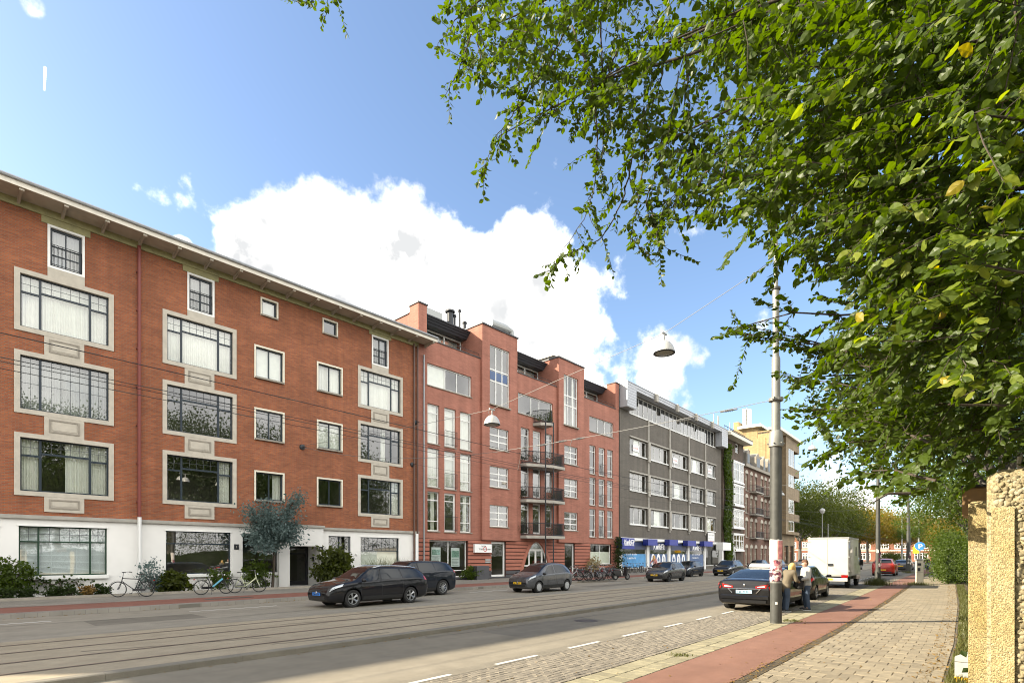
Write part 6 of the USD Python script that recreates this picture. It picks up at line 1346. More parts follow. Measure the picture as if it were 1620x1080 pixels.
# shrubs by the wall
def shrub(name, label, loc, rad, n, leaf, lm, seed, cat='shrub', per=30, z=None):
    t = thing(name, label, cat, loc, 0); rad = np.array(rad, float); g = np.random.RandomState(seed)
    mb = MB()
    for i in range(7):
        a = g.uniform(0, 6.28); e = np.array([math.cos(a) * rad[0] * .6, math.sin(a) * rad[1] * .6, rad[2] * g.uniform(1.0, 1.6)]); mb.tube([(0, 0, 0), tuple(e * [.4, .4, .5]), tuple(e)], [.025, .018, .006], 5)
    obj('stems', mb, 'bark', t, kind='stuff'); obj('foliage', MB().add(*crown_leaves(np.array([0, 0, rad[2] * 1.02]), rad, n, per, leaf, seed, .95, .22)), lm, t, kind='stuff'); return t
for k, (x, o, s, lab) in enumerate(((46, .6, 1.25, 'green shrub spilling over the verge where the pebble wall ends'), (53, .9, 1.6, 'second green shrub along the pavement, just past the wall'), (63, 1.0, 1.8, 'leafy shrub farthest along the pavement edge'))):
    shrub('wall_shrub', lab, (x, wallpt(x) - .35 + o * .2, 0), (1.0 * s, .55 * s, 1.0 * s), 90, .09, 'leaf_green', 40 + k)
# ------------------------------------------------------------------ the overhanging elm: trunk behind the wall out of view, limbs reaching over the pavement
E = thing('overhanging_elm', 'big leafy elm hanging over the pavement from the right, with drooping twigs against the sky', 'tree', (0, 0, 0))
TR = np.array([8.0, -3.4, 0.0])
obj('trunk', MB().tube([tuple(TR), tuple(TR + [0, .05, 2.4]), tuple(TR + [-.2, .25, 4.6]), tuple(TR + [-.5, .6, 7.5]), tuple(TR + [-1.0, 1.0, 11])], [.34, .27, .24, .17, .05], 14), 'bark', E, smooth=True)
g = np.random.RandomState(77)
twigs = []       # (start, end, leaf size)
limbpts = []
def limb(tip, base_z, r=.05, droop=.6, name='branch'):
    b0 = TR + np.array([-.2, .3, base_z]); tip = np.array(tip); mid = (b0 + tip) / 2 + np.array([0, 0, droop]); q = np.linspace(0, 1, 12)[:, None]
    p = (1 - q) ** 2 * b0 + 2 * q * (1 - q) * mid + q ** 2 * tip; p[1:-1] += g.standard_normal((10, 3)) * .03
    obj(name, MB().tube(p, np.linspace(r, .006, 12), 6), 'bark', E, smooth=True); limbpts.append(p); return p
def A(u, v, d): return at_depth(u, v, d)
# reaching limbs: tips as seen, at their distance
for (u, v, d, bz, dr) in ((735, 60, 7.6, 6.5, 1.6), (790, 215, 7.2, 5.6, 1.7), (870, 180, 6.6, 6.0, 1.8), (960, 120, 6.2, 6.5, 1.2), (1000, 250, 6.4, 5.4, 1.5), (1060, 330, 6.6, 5.0, 1.0), (1120, 60, 5.6, 6.5, .8), (1180, 330, 6.2, 4.6, .5), (1240, 400, 6.5, 4.2, .4), (1190, 512, 7.4, 3.6, .35), (1265, 598, 7.6, 3.2, .25), (1290, 655, 7.2, 3.0, .2), (1340, 700, 6.2, 2.8, .15), (1300, 200, 4.6, 5, .3), (1400, 90, 4.0, 5.5, .3), (1420, 300, 4.4, 4.2, .2), (1440, 520, 4.4, 3.2, .2), (1500, 640, 4.0, 2.9, .2), (1540, 180, 3.2, 4.2, .2), (1560, 420, 3.2, 3.4, .1), (1360, 430, 5.4, 4.0, .2), (1250, 60, 5.2, 6.2, .5), (1130, 220, 6.4, 5.2, .7)):
    p = limb(A(u, v, d), bz, .035 + .01 * g.rand(), dr)
    for i in range(5, 12):          # side twigs
        for s in range(3):
            dd = p[i] - p[i - 1]; dd /= np.linalg.norm(dd); e = dd * g.uniform(.1, .4) + g.standard_normal(3) * .28; e[2] -= .12; twigs.append((p[i], p[i] + e * g.uniform(.7, 1.5), 1.0))
# fingers of leaves pointing left along their limbs
for (u0, v0, d0, u1, v1, d1) in ((1440, 590, 6.2, 1165, 512, 7.5), (1420, 575, 6.2, 1180, 530, 7.4), (1450, 640, 6, 1242, 594, 7.6), (1450, 660, 6, 1258, 648, 7.2), (1460, 600, 5.6, 1300, 575, 7), (1470, 700, 5, 1330, 655, 6.8), (1480, 760, 4.6, 1360, 745, 5.8), (1440, 780, 4.4, 1372, 800, 4.4), (1500, 420, 5, 1290, 430, 6.4)):
    a, b_ = A(u0, v0, d0), A(u1, v1, d1); n = int(np.linalg.norm(b_ - a) / .075)
    obj('branch', MB().tube([tuple(a), tuple((a + b_) / 2 + [0, 0, .05]), tuple(b_)], [.014, .009, .003], 5), 'bark', E, smooth=True)
    for i in range(n):
        q = i / n; p = a + (b_ - a) * q; e = (b_ - a) / np.linalg.norm(b_ - a) * g.uniform(.15, .35) + g.standard_normal(3) * .09; twigs.append((p, p + e, .9))
# hanging twigs against the sky: polylines (u, v), distance
for pl, d in (([(745, 55), (730, 100), (705, 150)], 7.3), ([(752, 58), (762, 100), (770, 145)], 7.3), ([(900, 40), (860, 110), (820, 170), (790, 210), (765, 265)], 7.0), ([(880, 60), (850, 120), (815, 160)], 7.2), ([(905, 40), (935, 120), (945, 200), (945, 255), (940, 300), (925, 345), (880, 410)], 6.6), ([(950, 30), (955, 130), (955, 220), (950, 270)], 6.7), ([(1010, 80), (975, 180), (940, 220)], 6.9), ([(1000, 250), (985, 320), (950, 380), (900, 400), (870, 425)], 6.8), ([(1020, 170), (1020, 250), (1010, 310), (1000, 360), (1015, 400)], 6.5), ([(1050, 180), (1045, 260), (1020, 320), (1035, 365), (1060, 400)], 6.5), ([(1030, 330), (1035, 360), (1040, 385)], 6.4), ([(1100, 220), (1085, 290), (1065, 330)], 6.3), ([(830, 20), (800, 70), (770, 100)], 7.2), ([(760, 0), (720, 30), (702, 60)], 7.4), ([(1150, 250), (1140, 300), (1120, 325)], 6.0), ([(1120, 270), (1100, 300), (1075, 300), (1050, 325)], 6.1), ([(540, -30), (505, -8), (465, 4)], 7.6), ([(980, 60), (960, 140), (910, 190)], 6.8), ([(1060, 60), (1040, 150), (1010, 190)], 6.4), ([(1090, 100), (1080, 190), (1100, 250)], 6.3)):
    dd = [d + .25 * math.sin(i * 1.7 + d * 9) for i in range(len(pl))]; pts = np.array([A(u, v, k) for (u, v), k in zip(pl, dd)])
    q = np.linspace(0, len(pts) - 1, 6 * len(pts)); fine = np.stack([np.interp(q, np.arange(len(pts)), pts[:, k]) for k in range(3)], 1); fine[1:-1] = (fine[:-2] + fine[1:-1] + fine[2:]) / 3; fine += g.standard_normal(fine.shape) * .006
    obj('twig', MB().tube(fine, np.linspace(.011, .003, len(fine)), 5), 'bark', E, smooth=True)
    for i in range(2, len(fine)):
        if g.rand() < .55: e = (fine[i] - fine[i - 1]); e /= np.linalg.norm(e); e = e * .12 + g.standard_normal(3) * .10; e[2] -= .05; twigs.append((fine[i], fine[i] + e * g.uniform(.8, 1.6), .85))
# the dense body of the crown over and beside the pavement
body = Polygon([(1130, -90), (1660, -90), (1660, 715), (1560, 730), (1470, 780), (1400, 775), (1362, 715), (1345, 640), (1330, 560), (1345, 470), (1250, 395), (1180, 335), (1150, 235)])
fring = Polygon([(715, -90), (1140, -90), (1150, 240), (1080, 270), (1000, 210), (930, 160), (860, 150), (790, 110), (735, 50)])
def fill(pg, n, dlo, dhi, ls):
    x0, y0, x1, y1 = pg.bounds; k = 0
    while k < n:
        u, v = g.uniform(x0, x1), g.uniform(y0, y1)
        if not pg.contains(shapely.Point(u, v)): continue
        if meshkit.fbm(np.array([u / 90., v / 70., 3.]), 3, 5) < .40: 
            if g.rand() < .75: continue
        f = np.clip((u - 700) / 920, 0, 1); d = (dlo + (dhi - dlo) * g.rand()) * (1.0 - .42 * f ** 1.5)
        c = A(u, v, d); out = c - (TR + [-.5, .6, 5]); out /= np.linalg.norm(out); e = out * .28 + g.standard_normal(3) * .22; e[2] -= .10; twigs.append((c - e * .5, c + e, ls)); k += 1
fill(body, 1350, 5.4, 10.5, 1.0); fill(fring, 250, 6.2, 8.5, .9)
LP = np.vstack(limbpts); tw = MB(); pos, dirs, size, nrm = [], [], [], []
def uvd(p):
    k = p[0] * CA + p[1] * SA; return CX + F * (p[0] * SA - p[1] * CA) / k, HV - F * (p[2] - H) / k
for a, b_, ls in twigs:
    if b_[2] < 2.15 or a[2] < 2.15: continue      # nothing hangs into the pavement's head room
    u_, v_ = uvd(b_)
    if v_ > 800 and u_ < 1560 and g.rand() < .85: continue
    q_ = (a + b_) / 2 - np.array([6.2, -.3, 1.7]); q_ = q_ - sd * (q_ @ sd)
    if np.linalg.norm(q_) < .8: continue        # the pier stands in full sun
    L_ = np.linalg.norm(b_ - a); j = np.argmin(((LP - a) ** 2).sum(1)); mid = (a + b_) / 2 + g.standard_normal(3) * .02
    tw.tube([tuple(a), tuple(mid), tuple(b_)], [.0045, .0035, .002], 4, cap=False)
    if .12 < np.linalg.norm(LP[j] - a) < .55 and j % 12 < 10 and g.rand() < .35: tw.tube([tuple(LP[j]), tuple((LP[j] + a) / 2 + [0, 0, .08]), tuple(a)], [.007, .005, .004], 4, cap=False)
    n = max(6, int(L_ / .026)); dv = (b_ - a) / (L_ + 1e-9); sidev = np.cross(dv, [0, 0, 1.0]); sidev /= np.linalg.norm(sidev) + 1e-9
    for i in range(n):
        q = (i + .5) / n; sgn = 1 if i % 2 else -1; p = a + (b_ - a) * q; d_ = dv * .5 + sidev * sgn * .75 + g.standard_normal(3) * .28; d_[2] -= .35
        pos.append(p); dirs.append(d_); size.append(.094 * ls * g.uniform(.45, 1.25)); nrm.append(np.array([0, 0, .55]) + g.standard_normal(3) * .75 + np.array([SUN_XY[0], SUN_XY[1], 0]) * .75)
obj('twigs', tw, 'bark', E, kind='stuff')
pos, dirs, size, nrm = map(np.array, (pos, dirs, size, nrm)); dirs_n = dirs / np.linalg.norm(dirs, axis=1, keepdims=True)
side_ = np.cross(nrm, dirs_n); nn = np.cross(dirs_n, side_)
dist = np.linalg.norm(pos - [0, 0, H], axis=1); order = np.argsort(dist / size)
keep = dist > 1.8; order = order[keep[order]]
dep = pos @ np.array([CA, SA, 0]); uu = CX + F * (pos @ np.array([SA, -CA, 0])) / dep; vv = HV - F * (pos[:, 2] - H) / dep
vis = (uu > 0) & (uu < 1615) & (vv > 5) & (vv < 900); first = [i for i in order if vis[i]][:300]; fs = set(first); rest = np.array([i for i in order if i not in fs])
for i in first:
    v_, f_ = leaves(pos[i:i + 1], dirs[i:i + 1], size[i:i + 1] * 1.05, np.cross(dirs_n[i:i + 1], side_[i:i + 1]), LEAF2, LEAF2_F); obj('leaf', MB().add(v_, f_), f'leaf_single_{R.randrange(4)}' if R.random() > .06 else 'leaf_single_y', E)
n2 = 9000; ra, rb = rest[:n2], rest[n2:]
obj('leaves', MB().add(*leaves(pos[ra], dirs[ra], size[ra], np.cross(dirs_n[ra], side_[ra]), LEAF2, LEAF2_F)).add(*leaves(pos[rb], dirs[rb], size[rb], np.cross(dirs_n[rb], side_[rb]))), 'leaf_green', E, kind='stuff')
print('elm leaves', len(pos))
# hedge and tall shrubs behind the wall (mirrored in the lower windows opposite, and closing the view past the pier)
def hedge(name, label, x0, x1, y, h, seed, lm='leaf_dark', n=None, dens=9, sp=.5, lf=.15):
    t = thing(name, label, 'hedge', (x0, 0, 0)); g = np.random.RandomState(seed); L_ = x1 - x0; m = int(L_ * h * dens)
    P_ = np.stack([g.rand(m) * L_, y + g.standard_normal(m) * sp, g.rand(m) ** .8 * h], 1); P_[:, 2] *= .62 + .75 * meshkit.fbm(np.stack([P_[:, 0] * .33, P_[:, 0] * 0, P_[:, 0] * 0 + seed], 1), 3, seed); P_[:, 1] += np.interp(x0 + P_[:, 0], GX, GY)
    k = 14; pos = np.repeat(P_, k, 0) + g.standard_normal((m * k, 3)) * np.array([.3, .3 * min(1, sp * 2), .3]); pos[:, 2] = np.abs(pos[:, 2]); d = g.standard_normal((m * k, 3)); d[:, 2] -= .3
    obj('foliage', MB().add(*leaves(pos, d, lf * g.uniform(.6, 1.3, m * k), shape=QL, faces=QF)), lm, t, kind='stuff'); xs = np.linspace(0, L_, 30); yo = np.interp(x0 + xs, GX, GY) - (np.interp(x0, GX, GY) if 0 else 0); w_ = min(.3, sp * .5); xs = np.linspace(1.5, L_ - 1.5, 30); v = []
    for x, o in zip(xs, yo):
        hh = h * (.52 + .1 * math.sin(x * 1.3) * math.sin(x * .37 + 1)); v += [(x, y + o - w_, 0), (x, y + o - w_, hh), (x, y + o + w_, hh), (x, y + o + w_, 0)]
    f = [(4 * i + k, 4 * i + k + 1, 4 * i + k + 5, 4 * i + k + 4) for i in range(29) for k in range(3)]; f += [(0, 1, 2, 3), (116, 119, 118, 117)]; obj('added_core', MB().add(v, f), 'leaf_dark', t); return t  # solid core added inside the leaves to block light coming through the hedge
hedge('tall_hedge', 'tall dark hedge along the back of the pebble wall, seen mirrored in shop windows', -25, 60, -2.6, 4.6, 61)
hedge('clipped_hedge', 'dark clipped hedge filling the bays between the pebble wall posts', 8.2, 46, -.30, 2.2, 63, dens=20, sp=.16, lf=.10)
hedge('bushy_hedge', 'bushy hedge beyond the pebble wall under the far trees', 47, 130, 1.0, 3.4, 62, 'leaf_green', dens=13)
# verge: grass, weeds and fallen leaves
def blades(n, xy, h, seed, w=.006, bendy=.5):
    g = np.random.RandomState(seed); mbv = []; x, y, z = xy(g, n); a = g.uniform(0, 6.28, n); hh = h * g.uniform(.4, 1.2, n); dx, dy = np.cos(a), np.sin(a)
    b0 = np.stack([x, y, z], 1); sd = np.stack([-dy, dx, 0 * x], 1) * w * g.uniform(.7, 1.6, n)[:, None]; tip = b0 + np.stack([dx * hh * bendy, dy * hh * bendy, hh], 1); mid = b0 + np.stack([dx * hh * bendy * .3, dy * hh * bendy * .3, hh * .6], 1)
    v = np.stack([b0 - sd, b0 + sd, mid - sd * .8, mid + sd * .8, tip], 1).reshape(-1, 3); f = np.array([(0, 1, 3), (0, 3, 2), (2, 3, 4)])[None] + (np.arange(n) * 5)[:, None, None]
    return v, f.reshape(-1, 3)
def band(x0, x1, y0, y1, pw=1.0, z=0.0):
    def f(g, n):
        x = x0 + (x1 - x0) * g.rand(n) ** pw; y = y0 + (y1 - y0) * g.rand(n); return x, np.array([bend(a, b_) for a, b_ in zip(x, y)]) if n < 40 else y + np.interp(x, GX, GY) * np.interp(y, WY, WW), np.full(n, z)
    return f
obj('verge_grass', MB().add(*blades(9000, band(6.0, 45, .25, .60, 1.5), .13, 1)), 'grass', kind='stuff', label='grass and weeds in the narrow verge between pavement and pebble wall', cat='grass')
def litter(n, xy, seed, size=.05):
    g = np.random.RandomState(seed); x, y, z = xy(g, n); P_ = np.stack([x, y, z + .004 + .012 * g.rand(n)], 1); d = g.standard_normal((n, 3)); d[:, 2] *= .15; nr = np.array([0, 0, 1.0]) + g.standard_normal((n, 3)) * .25
    return leaves(P_, d, size * g.uniform(.5, 1.3, n), nr)
obj('fallen_leaves', MB().add(*litter(1700, band(5, 45, .45, 1.0, 1.6), 2)).add(*litter(1500, band(4, 60, 2.80, 3.10, 1.5), 3, .045)).add(*litter(160, band(4, 30, 1.0, 2.8, 1.5), 4, .045)).add(*litter(120, band(2, 30, 3.1, 6.4, 1.2), 5, .05)).add(*litter(500, band(-6, 60, 21.95, 22.19, 1), 6, .07)).add(*litter(160, band(-4, 45, 10.0, 15, 1), 7, .06)).add(*litter(200, band(-4, 45, 10.0, 10.17, 1), 8, .06)), 'leaf_litter', kind='stuff', label='dry fallen leaves along gutters, kerbs and the verge', cat='fallen leaves')
def tuft(u, v, r, n, h, lab, seed, z=0.0, m='grass'):
    c = on_z(u, v, z); t = thing('weed_tuft', lab, 'weeds'); obj('grass_blades', MB().add(*blades(n, lambda g, k: (c[0] + g.standard_normal(k) * r, c[1] + g.standard_normal(k) * r, np.full(k, z)), h, seed)), m, t, kind='stuff')
tuft(1388, 925, .35, 900, .5, 'tall weeds round the foot of the stickered lamp post', 11); tuft(1452, 925, .35, 500, .22, 'low grass round the foot of the parking meter', 12); tuft(1252, 982, .14, 160, .06, 'small grass tuft in the tile strip right of the tall pole', 13); tuft(1075, 1036, .09, 90, .05, 'tiny weed growing between the yellowish tiles near the camera', 14)
tuft(1437, 906, .3, 300, .25, 'weeds at the foot of the second stickered lamp post', 15)
# ------------------------------------------------------------------ planting along the orange flats
SZ = .13
def gl(u, v): q = on_z(u, v, SZ); return q
obj('planter_edge', MB().box(-14, XR - 6 - .3, 28.72, 28.86, .1, .24), 'stone_dark', label='low stone edging of the planting bed along the white ground floor', cat='edging')
obj('planting_bed', MB().box(-14, 6.3, 28.865, 30.38, .09, .16).box(9.2, 14.3, 28.865, 30.38, .09, .16), 'earth', kind='structure')
obj('flowerbed', MB().box(14.5, XR - 6.4, 29.3, 30.38, .09, .15), 'earth', kind='structure')
def wallp(u, v, y): 
    d = ray(u, v); k = y / d[1]; return d * k + np.array([0, 0, H])
def bush(name, label, u, v, rad, n, leaf, lm, seed, y=29.7, per=26, cat='shrub', z0=None):
    p = wallp(u, v, y); return shrub(name, label, (p[0], y, SZ), rad, n, leaf, lm, seed, cat, per)
bush('climbing_shrub', 'tall dark leafy climber on the white wall at the left edge of the view', 18, 930, (.62, .4, .9), 90, .13, 'leaf_green', 81, y=29.9)
t = thing('climbing_shrub', 'trailing vine hanging below the shuttered window with pale blind', 'climbing plant', (0, 0, 0)); pts = [wallp(u, v, 30.32) for u, v in ((30, 921), (48, 916), (66, 922), (84, 924), (100, 919), (120, 921))]
obj('stem', MB().tube(pts, .02, 5), 'bark', t); g = np.random.RandomState(5); cc = np.vstack([p + g.standard_normal((26, 3)) * [.3, .04, .08] for p in pts]); cc[:, 1] = np.minimum(cc[:, 1], 30.42); obj('foliage', MB().add(*leaves(cc, g.standard_normal((len(cc), 3)), .15)), 'leaf_dark', t, kind='stuff')
for a, b_ in (((94, 922), (101, 938)), ((120, 919), (131, 940))): obj('stem', MB().tube([wallp(*a, 30.3), wallp(*b_, 29.9)], [.025, .035], 6), 'bark', t)
for k, (u, v, w_, lab) in enumerate(((46, 944, .3, 'small leafy plant in the bed, first from the left climber'), (84, 944, .26, 'small leafy plant in the bed, second from the left climber'), (110, 943, .4, 'low plant under the bent vine stems'), (136, 942, .34, 'reddish low plant right of the vine stems'), (160, 941, .35, 'low plant left of the black bicycle front wheel'), (6, 944, .4, 'low plant at the left edge below the climber'))):
    bush('bed_plant', lab, u, v, (w_, .25, .24), 26, .1, 'leaf_dark' if k != 3 else 'leaf_litter', 90 + k, y=29.2, cat='plant')
bush('grey_shrub', 'grey green upright shrub behind the rear wheel of the black bicycle', 240, 935, (.55, .4, .8), 60, .11, 'leaf_blue', 101, per=16)
bush('leafy_perennial', 'pale green leafy plant between the black bicycle and the blue bicycle', 276, 938, (.65, .45, .5), 46, .24, 'leaf_olive', 102)
bush('low_bush', 'low green bush between the blue bicycle and the cream bicycle', 348, 932, (.5, .35, .5), 40, .14, 'leaf_green', 103)
bush('low_bush', 'green bush behind the cream bicycle at the foot of the grey tree', 408, 925, (.7, .4, .75), 60, .14, 'leaf_green', 104)
bush('bamboo_bush', 'yellow green bamboo bush right of the black front door', 528, 922, (1.15, .5, 1.15), 150, .2, 'leaf_olive', 105, y=29.6, per=24)
for k, u in enumerate((590, 612, 634)): 
    p = wallp(u, 912, 29.6); obj('ornamental_grass', MB().add(*blades(260, lambda g, n: (p[0] + g.standard_normal(n) * .25, 29.6 + g.standard_normal(n) * .2, np.full(n, .15)), 1.5, 200 + k, .012, .45)), 'grass', label=['tall ornamental grass right of the bamboo bush', 'tall ornamental grass behind the black taxi estate', 'tall ornamental grass left of the corner drainpipe'][k], cat='grass plant')
# grey-blue eucalyptus tree
p = wallp(431, 930, 29.5); t = thing('eucalyptus_tree', 'blue grey eucalyptus tree leaning over the white entrance portal', 'tree', (p[0], 29.5, SZ)); g = np.random.RandomState(9)
def rel(u, v, y=29.5): q = wallp(u, v, y); return np.array([q[0] - p[0], y - 29.5, q[2] - SZ])
obj('trunk', MB().tube([(0, 0, 0), tuple(rel(433, 900)), tuple(rel(434, 868)), tuple(rel(428, 838, 29.2))], [.085, .07, .06, .045], 8), 'bark', t, smooth=True)
cc = []
for (u0, v0), (u1, v1), y in (((430, 850), (395, 808), 29.2), ((430, 850), (420, 800), 29.6), ((432, 845), (455, 812), 29.3), ((448, 820), (472, 785), 29.2), ((432, 858), (465, 848), 29.0), ((430, 860), (398, 845), 29.2), ((432, 866), (412, 862), 28.9), ((432, 860), (440, 835), 28.8), ((430, 855), (408, 825), 29.5), ((434, 850), (468, 832), 29.4), ((430, 850), (430, 812), 28.9)):
    a, b_ = rel(u0, v0), rel(u1, v1, y); obj('limb', MB().tube([tuple(a), tuple((a + b_) / 2 + [0, 0, .1]), tuple(b_)], [.04, .025, .01], 5), 'bark', t, smooth=True)
    for q in np.linspace(.25, 1.05, 9): cc.append(a + (b_ - a) * q + g.standard_normal((70, 3)) * [.26, .26, .2])
cc = np.vstack(cc); d = g.standard_normal((len(cc), 3)) + [.3, 0, .2]; obj('crown', MB().add(*leaves(cc, d, .17 * g.uniform(.6, 1.2, len(cc)), shape=LEAF * [1, .75, 1])), 'leaf_blue', t, kind='stuff')
# ivy on the gap between the grey office and the brown house
xi0, zi = D_.loc(1144, 694); n = 5200; xx = NR.uniform(-.1, 2.2, n); zz = NR.uniform(.5, 1, n) * 0 + NR.rand(n) * (zi - .5); xx += np.sin(zz * .7) * .4 + .4; yy = -.1 - np.abs(NR.standard_normal(n)) * .22
mbi = MB().add(*leaves(np.stack([xx, yy, zz], 1), np.stack([NR.standard_normal(n) * .5, NR.standard_normal(n) * .3 - .3, -np.ones(n)], 1), .34)).move(rotz(D_.ang, (D_.o[0], D_.o[1], .12)))
iv = thing('ivy', 'green ivy climbing the full height between the grey office and the brown house', 'climbing plant'); obj('foliage', mbi, 'leaf_green', iv, kind='stuff'); obj('stem', MB().tube([(.5, -.08, 0), (.7, -.08, 8), (.5, -.08, zi - 1)], .06, 6).move(rotz(D_.ang, (D_.o[0], D_.o[1], .12))), 'bark', iv)
for k, (u, v, rad, lab) in enumerate(((745, 910, (.9, .4, .45), 'green plants in front of the banded wall by the office name board'), (937, 897, (.8, .4, .8), 'pale feathery plant behind the parked bicycles'), (978, 890, (.3, .25, 2.0), 'narrow climbing plant at the right end of the red flats'))):
    pq = wallp(u, v, 30.0); shrub('wall_plant', lab, (pq[0], 29.95, SZ), rad, 60, .16, ['leaf_green', 'grass_dry', 'leaf_dark'][k], 120 + k, 'plant', 24)
q = wallp(757, 900, 29.9); obj('planter_box', MB().cbox(q[0] - .55, q[0] + .75, 29.5, 30.3, .13, 1.15, .03), 'plinth_dark', label='dark square planter box below the office name board', cat='planter')
for mbp, tpar, k in BALC_PLANTS: obj('balcony_plants', mbp, 'leaf_dark' if k != 3 else 'leaf_green', tpar, kind='stuff')

# ------------------------------------------------------------------ bicycles and a scooter
flat('bike_black', (0.012, 0.012, 0.013), .35); flat('bike_blue', (0.10, 0.33, 0.45), .35); flat('bike_cream', (0.55, 0.58, 0.38), .4); flat('bike_green', (0.30, 0.40, 0.10), .4); flat('bike_silver', (0.4, 0.41, 0.42), .3, metal=.6); flat('bike_red', (0.28, 0.06, 0.06), .4); flat('saddle', (0.02, 0.018, 0.016), .6); flat('spoke', (0.35, 0.35, 0.35), .35, metal=.6)
def bicycle(name, label, loc, rz, fm, tyre='tyre', step=True, rack=True, battery=False, detail=True, group=None, lean=0.0):
    t = thing(name, label, 'bicycle', loc, rz, group); r = .335; wb = 1.08; xr, xf = -wb / 2, wb / 2
    for x in (xr, xf):
        w = obj('wheel', MB().tm(trimesh.creation.torus(r - .02, .02, 28 if detail else 20, 6, transform=trimesh.transformations.rotation_matrix(np.pi / 2, [1, 0, 0]))).move(np.array([[1, 0, 0, x], [0, 1, 0, 0], [0, 0, 1, r], [0, 0, 0, 1]])), tyre, t, smooth=True)
        s = MB(); ns = 18 if detail else 10
        for q in range(ns): a = q * 2 * math.pi / ns; s.tube([(x, .02 * (-1) ** q, r), (x + (r - .035) * math.cos(a), 0, r + (r - .035) * math.sin(a))], .0022 if detail else .004, 3, cap=False)
        s.tube([(x, -.05, r), (x, .05, r)], .022, 8); obj('spokes', s, 'spoke', w)
        mg = MB(); v = []
        for q in range(11):
            a = math.radians(5 + q * 16) if x == xr else math.radians(20 + q * 13)
            for y in (-.027, .027): v.append((x + (r + .03) * math.cos(a), y, r + (r + .03) * math.sin(a)))
        mg.add(v, [(2 * q, 2 * q + 1, 2 * q + 3, 2 * q + 2) for q in range(10)]); obj('mudguard', mg, fm if not detail else 'bike_black', t)
    bb, st, hd, hb = (-.10, 0, .29), (-.28, 0, .80), (.36, 0, .86), (.40, 0, .68)
    f = MB(); f.tube([bb, st], .017, 7).tube([bb, hb], .019, 7).tube([hd, hb], .02, 7).tube([(xr, .05, r), bb], .010, 6).tube([(xr, -.05, r), bb], .010, 6).tube([(xr, .05, r), (-.26, .02, .74)], .009, 6).tube([(xr, -.05, r), (-.26, -.02, .74)], .009, 6)
    if step: f.tube([(-.17, 0, .48), (.1, 0, .46), (.395, 0, .72)], .017, 7)
    else: f.tube([(-.265, 0, .75), (.37, 0, .80)], .017, 7)
    obj('frame', f, fm, t, smooth=True)
    if battery: obj('battery', MB().tube([(-.06, 0, .34), (.37, 0, .70)], .045, 8), 'bike_blue', t, smooth=True)
    obj('fork', MB().tube([hb, (.46, .05, .5), (xf, .05, r)], .013, 6).tube([hb, (.46, -.05, .5), (xf, -.05, r)], .013, 6), fm, t, smooth=True)
    h = obj('handlebar', MB().tube([hd, (.33, 0, 1.03)], .014, 6).tube([(.14, .29, 1.05), (.27, .26, 1.07), (.34, .1, 1.05), (.35, 0, 1.03), (.34, -.1, 1.05), (.27, -.26, 1.07), (.14, -.29, 1.05)], .012, 6), 'spoke', t, smooth=True)
    for s_ in (-1, 1): obj('grip', MB().tube([(.13, s_ * .292, 1.05), (.24, s_ * .27, 1.065)], .018, 7), 'saddle', h)
    obj('seat_post', MB().tube([st, (-.31, 0, .94)], .013, 6), 'spoke', t); obj('saddle', MB().mf(m3.Manifold.hull_points(np.array([(-.45, -.09, .95), (-.45, .09, .95), (-.42, -.08, 1.0), (-.42, .08, 1.0), (-.17, -.02, .96), (-.17, .02, .96), (-.18, 0, .985), (-.3, -.05, .99), (-.3, .05, .99)]))), 'saddle', t)
    if rack:
        k = MB()
        for y in (-.06, 0, .06): k.tube([(-.36, y, .73), (-.82, y, .75)], .007, 5)
        for y in (-.06, .06): k.tube([(xr, y, r), (-.72, y, .745)], .006, 5).tube([(xr, y, r), (-.45, y, .735)], .006, 5)
        obj('rack', k, 'bike_black', t)
    obj('chain_case', MB().cbox(-.52, -.03, .05, .075, .26, .36, .02), 'bike_black', t); c = MB(); c.tube([(-.10, -.09, .29), (-.10, .09, .29)], .012, 6).tube([(-.10, .09, .29), (0.0, .1, .16)], .009, 5).tube([(-.10, -.09, .29), (-.20, -.1, .42)], .009, 5).box(-.04, .05, .1, .17, .145, .17).box(-.25, -.15, -.17, -.1, .41, .435); obj('pedals', c, 'bike_black', t)
    obj('head_light', MB().ball((.46, 0, .88), (.035, .035, .04), 1), 'head_lamp', t); obj('rear_light', MB().cbox(-.86, -.83, -.04, .04, .68, .73, .005), 'tail_lamp', t)
    if detail: obj('kickstand', MB().tube([(-.14, -.03, .27), (-.2, -.22, .01)], .009, 5), 'bike_black', t)
    return t
def bike_at(name, label, a, b_, fm, **k):
    """between the wheel contact points of the rear (a) and front (b) wheels"""
    A_2, B_2 = gl(*a), gl(*b_); c = (A_2 + B_2) / 2; return bicycle(name, label, (c[0], c[1], SZ), math.degrees(math.atan2(B_2[1] - A_2[1], B_2[0] - A_2[0])), fm, **k)
bike_at('bicycle', 'black city bicycle leaning by the white drainpipe, leftmost of the bicycles', (234.8, 943.3), (183.5, 944.0), 'bike_black', step=False)
bike_at('bicycle', 'electric bicycle with a pale blue down tube under the dark window', (317, 940.5), (359.4, 938.4), 'bike_black', battery=True)
bike_at('bicycle', 'cream and green bicycle beside the blue grey tree', (371, 937.5), (411, 936), 'bike_cream', tyre='tyre')
BK = [bicycle('bicycle', None, (0, 0, 0), 0, m, detail=False, step=i != 1, rack=True) for i, m in enumerate(('bike_silver', 'bike_black', 'bike_red'))]
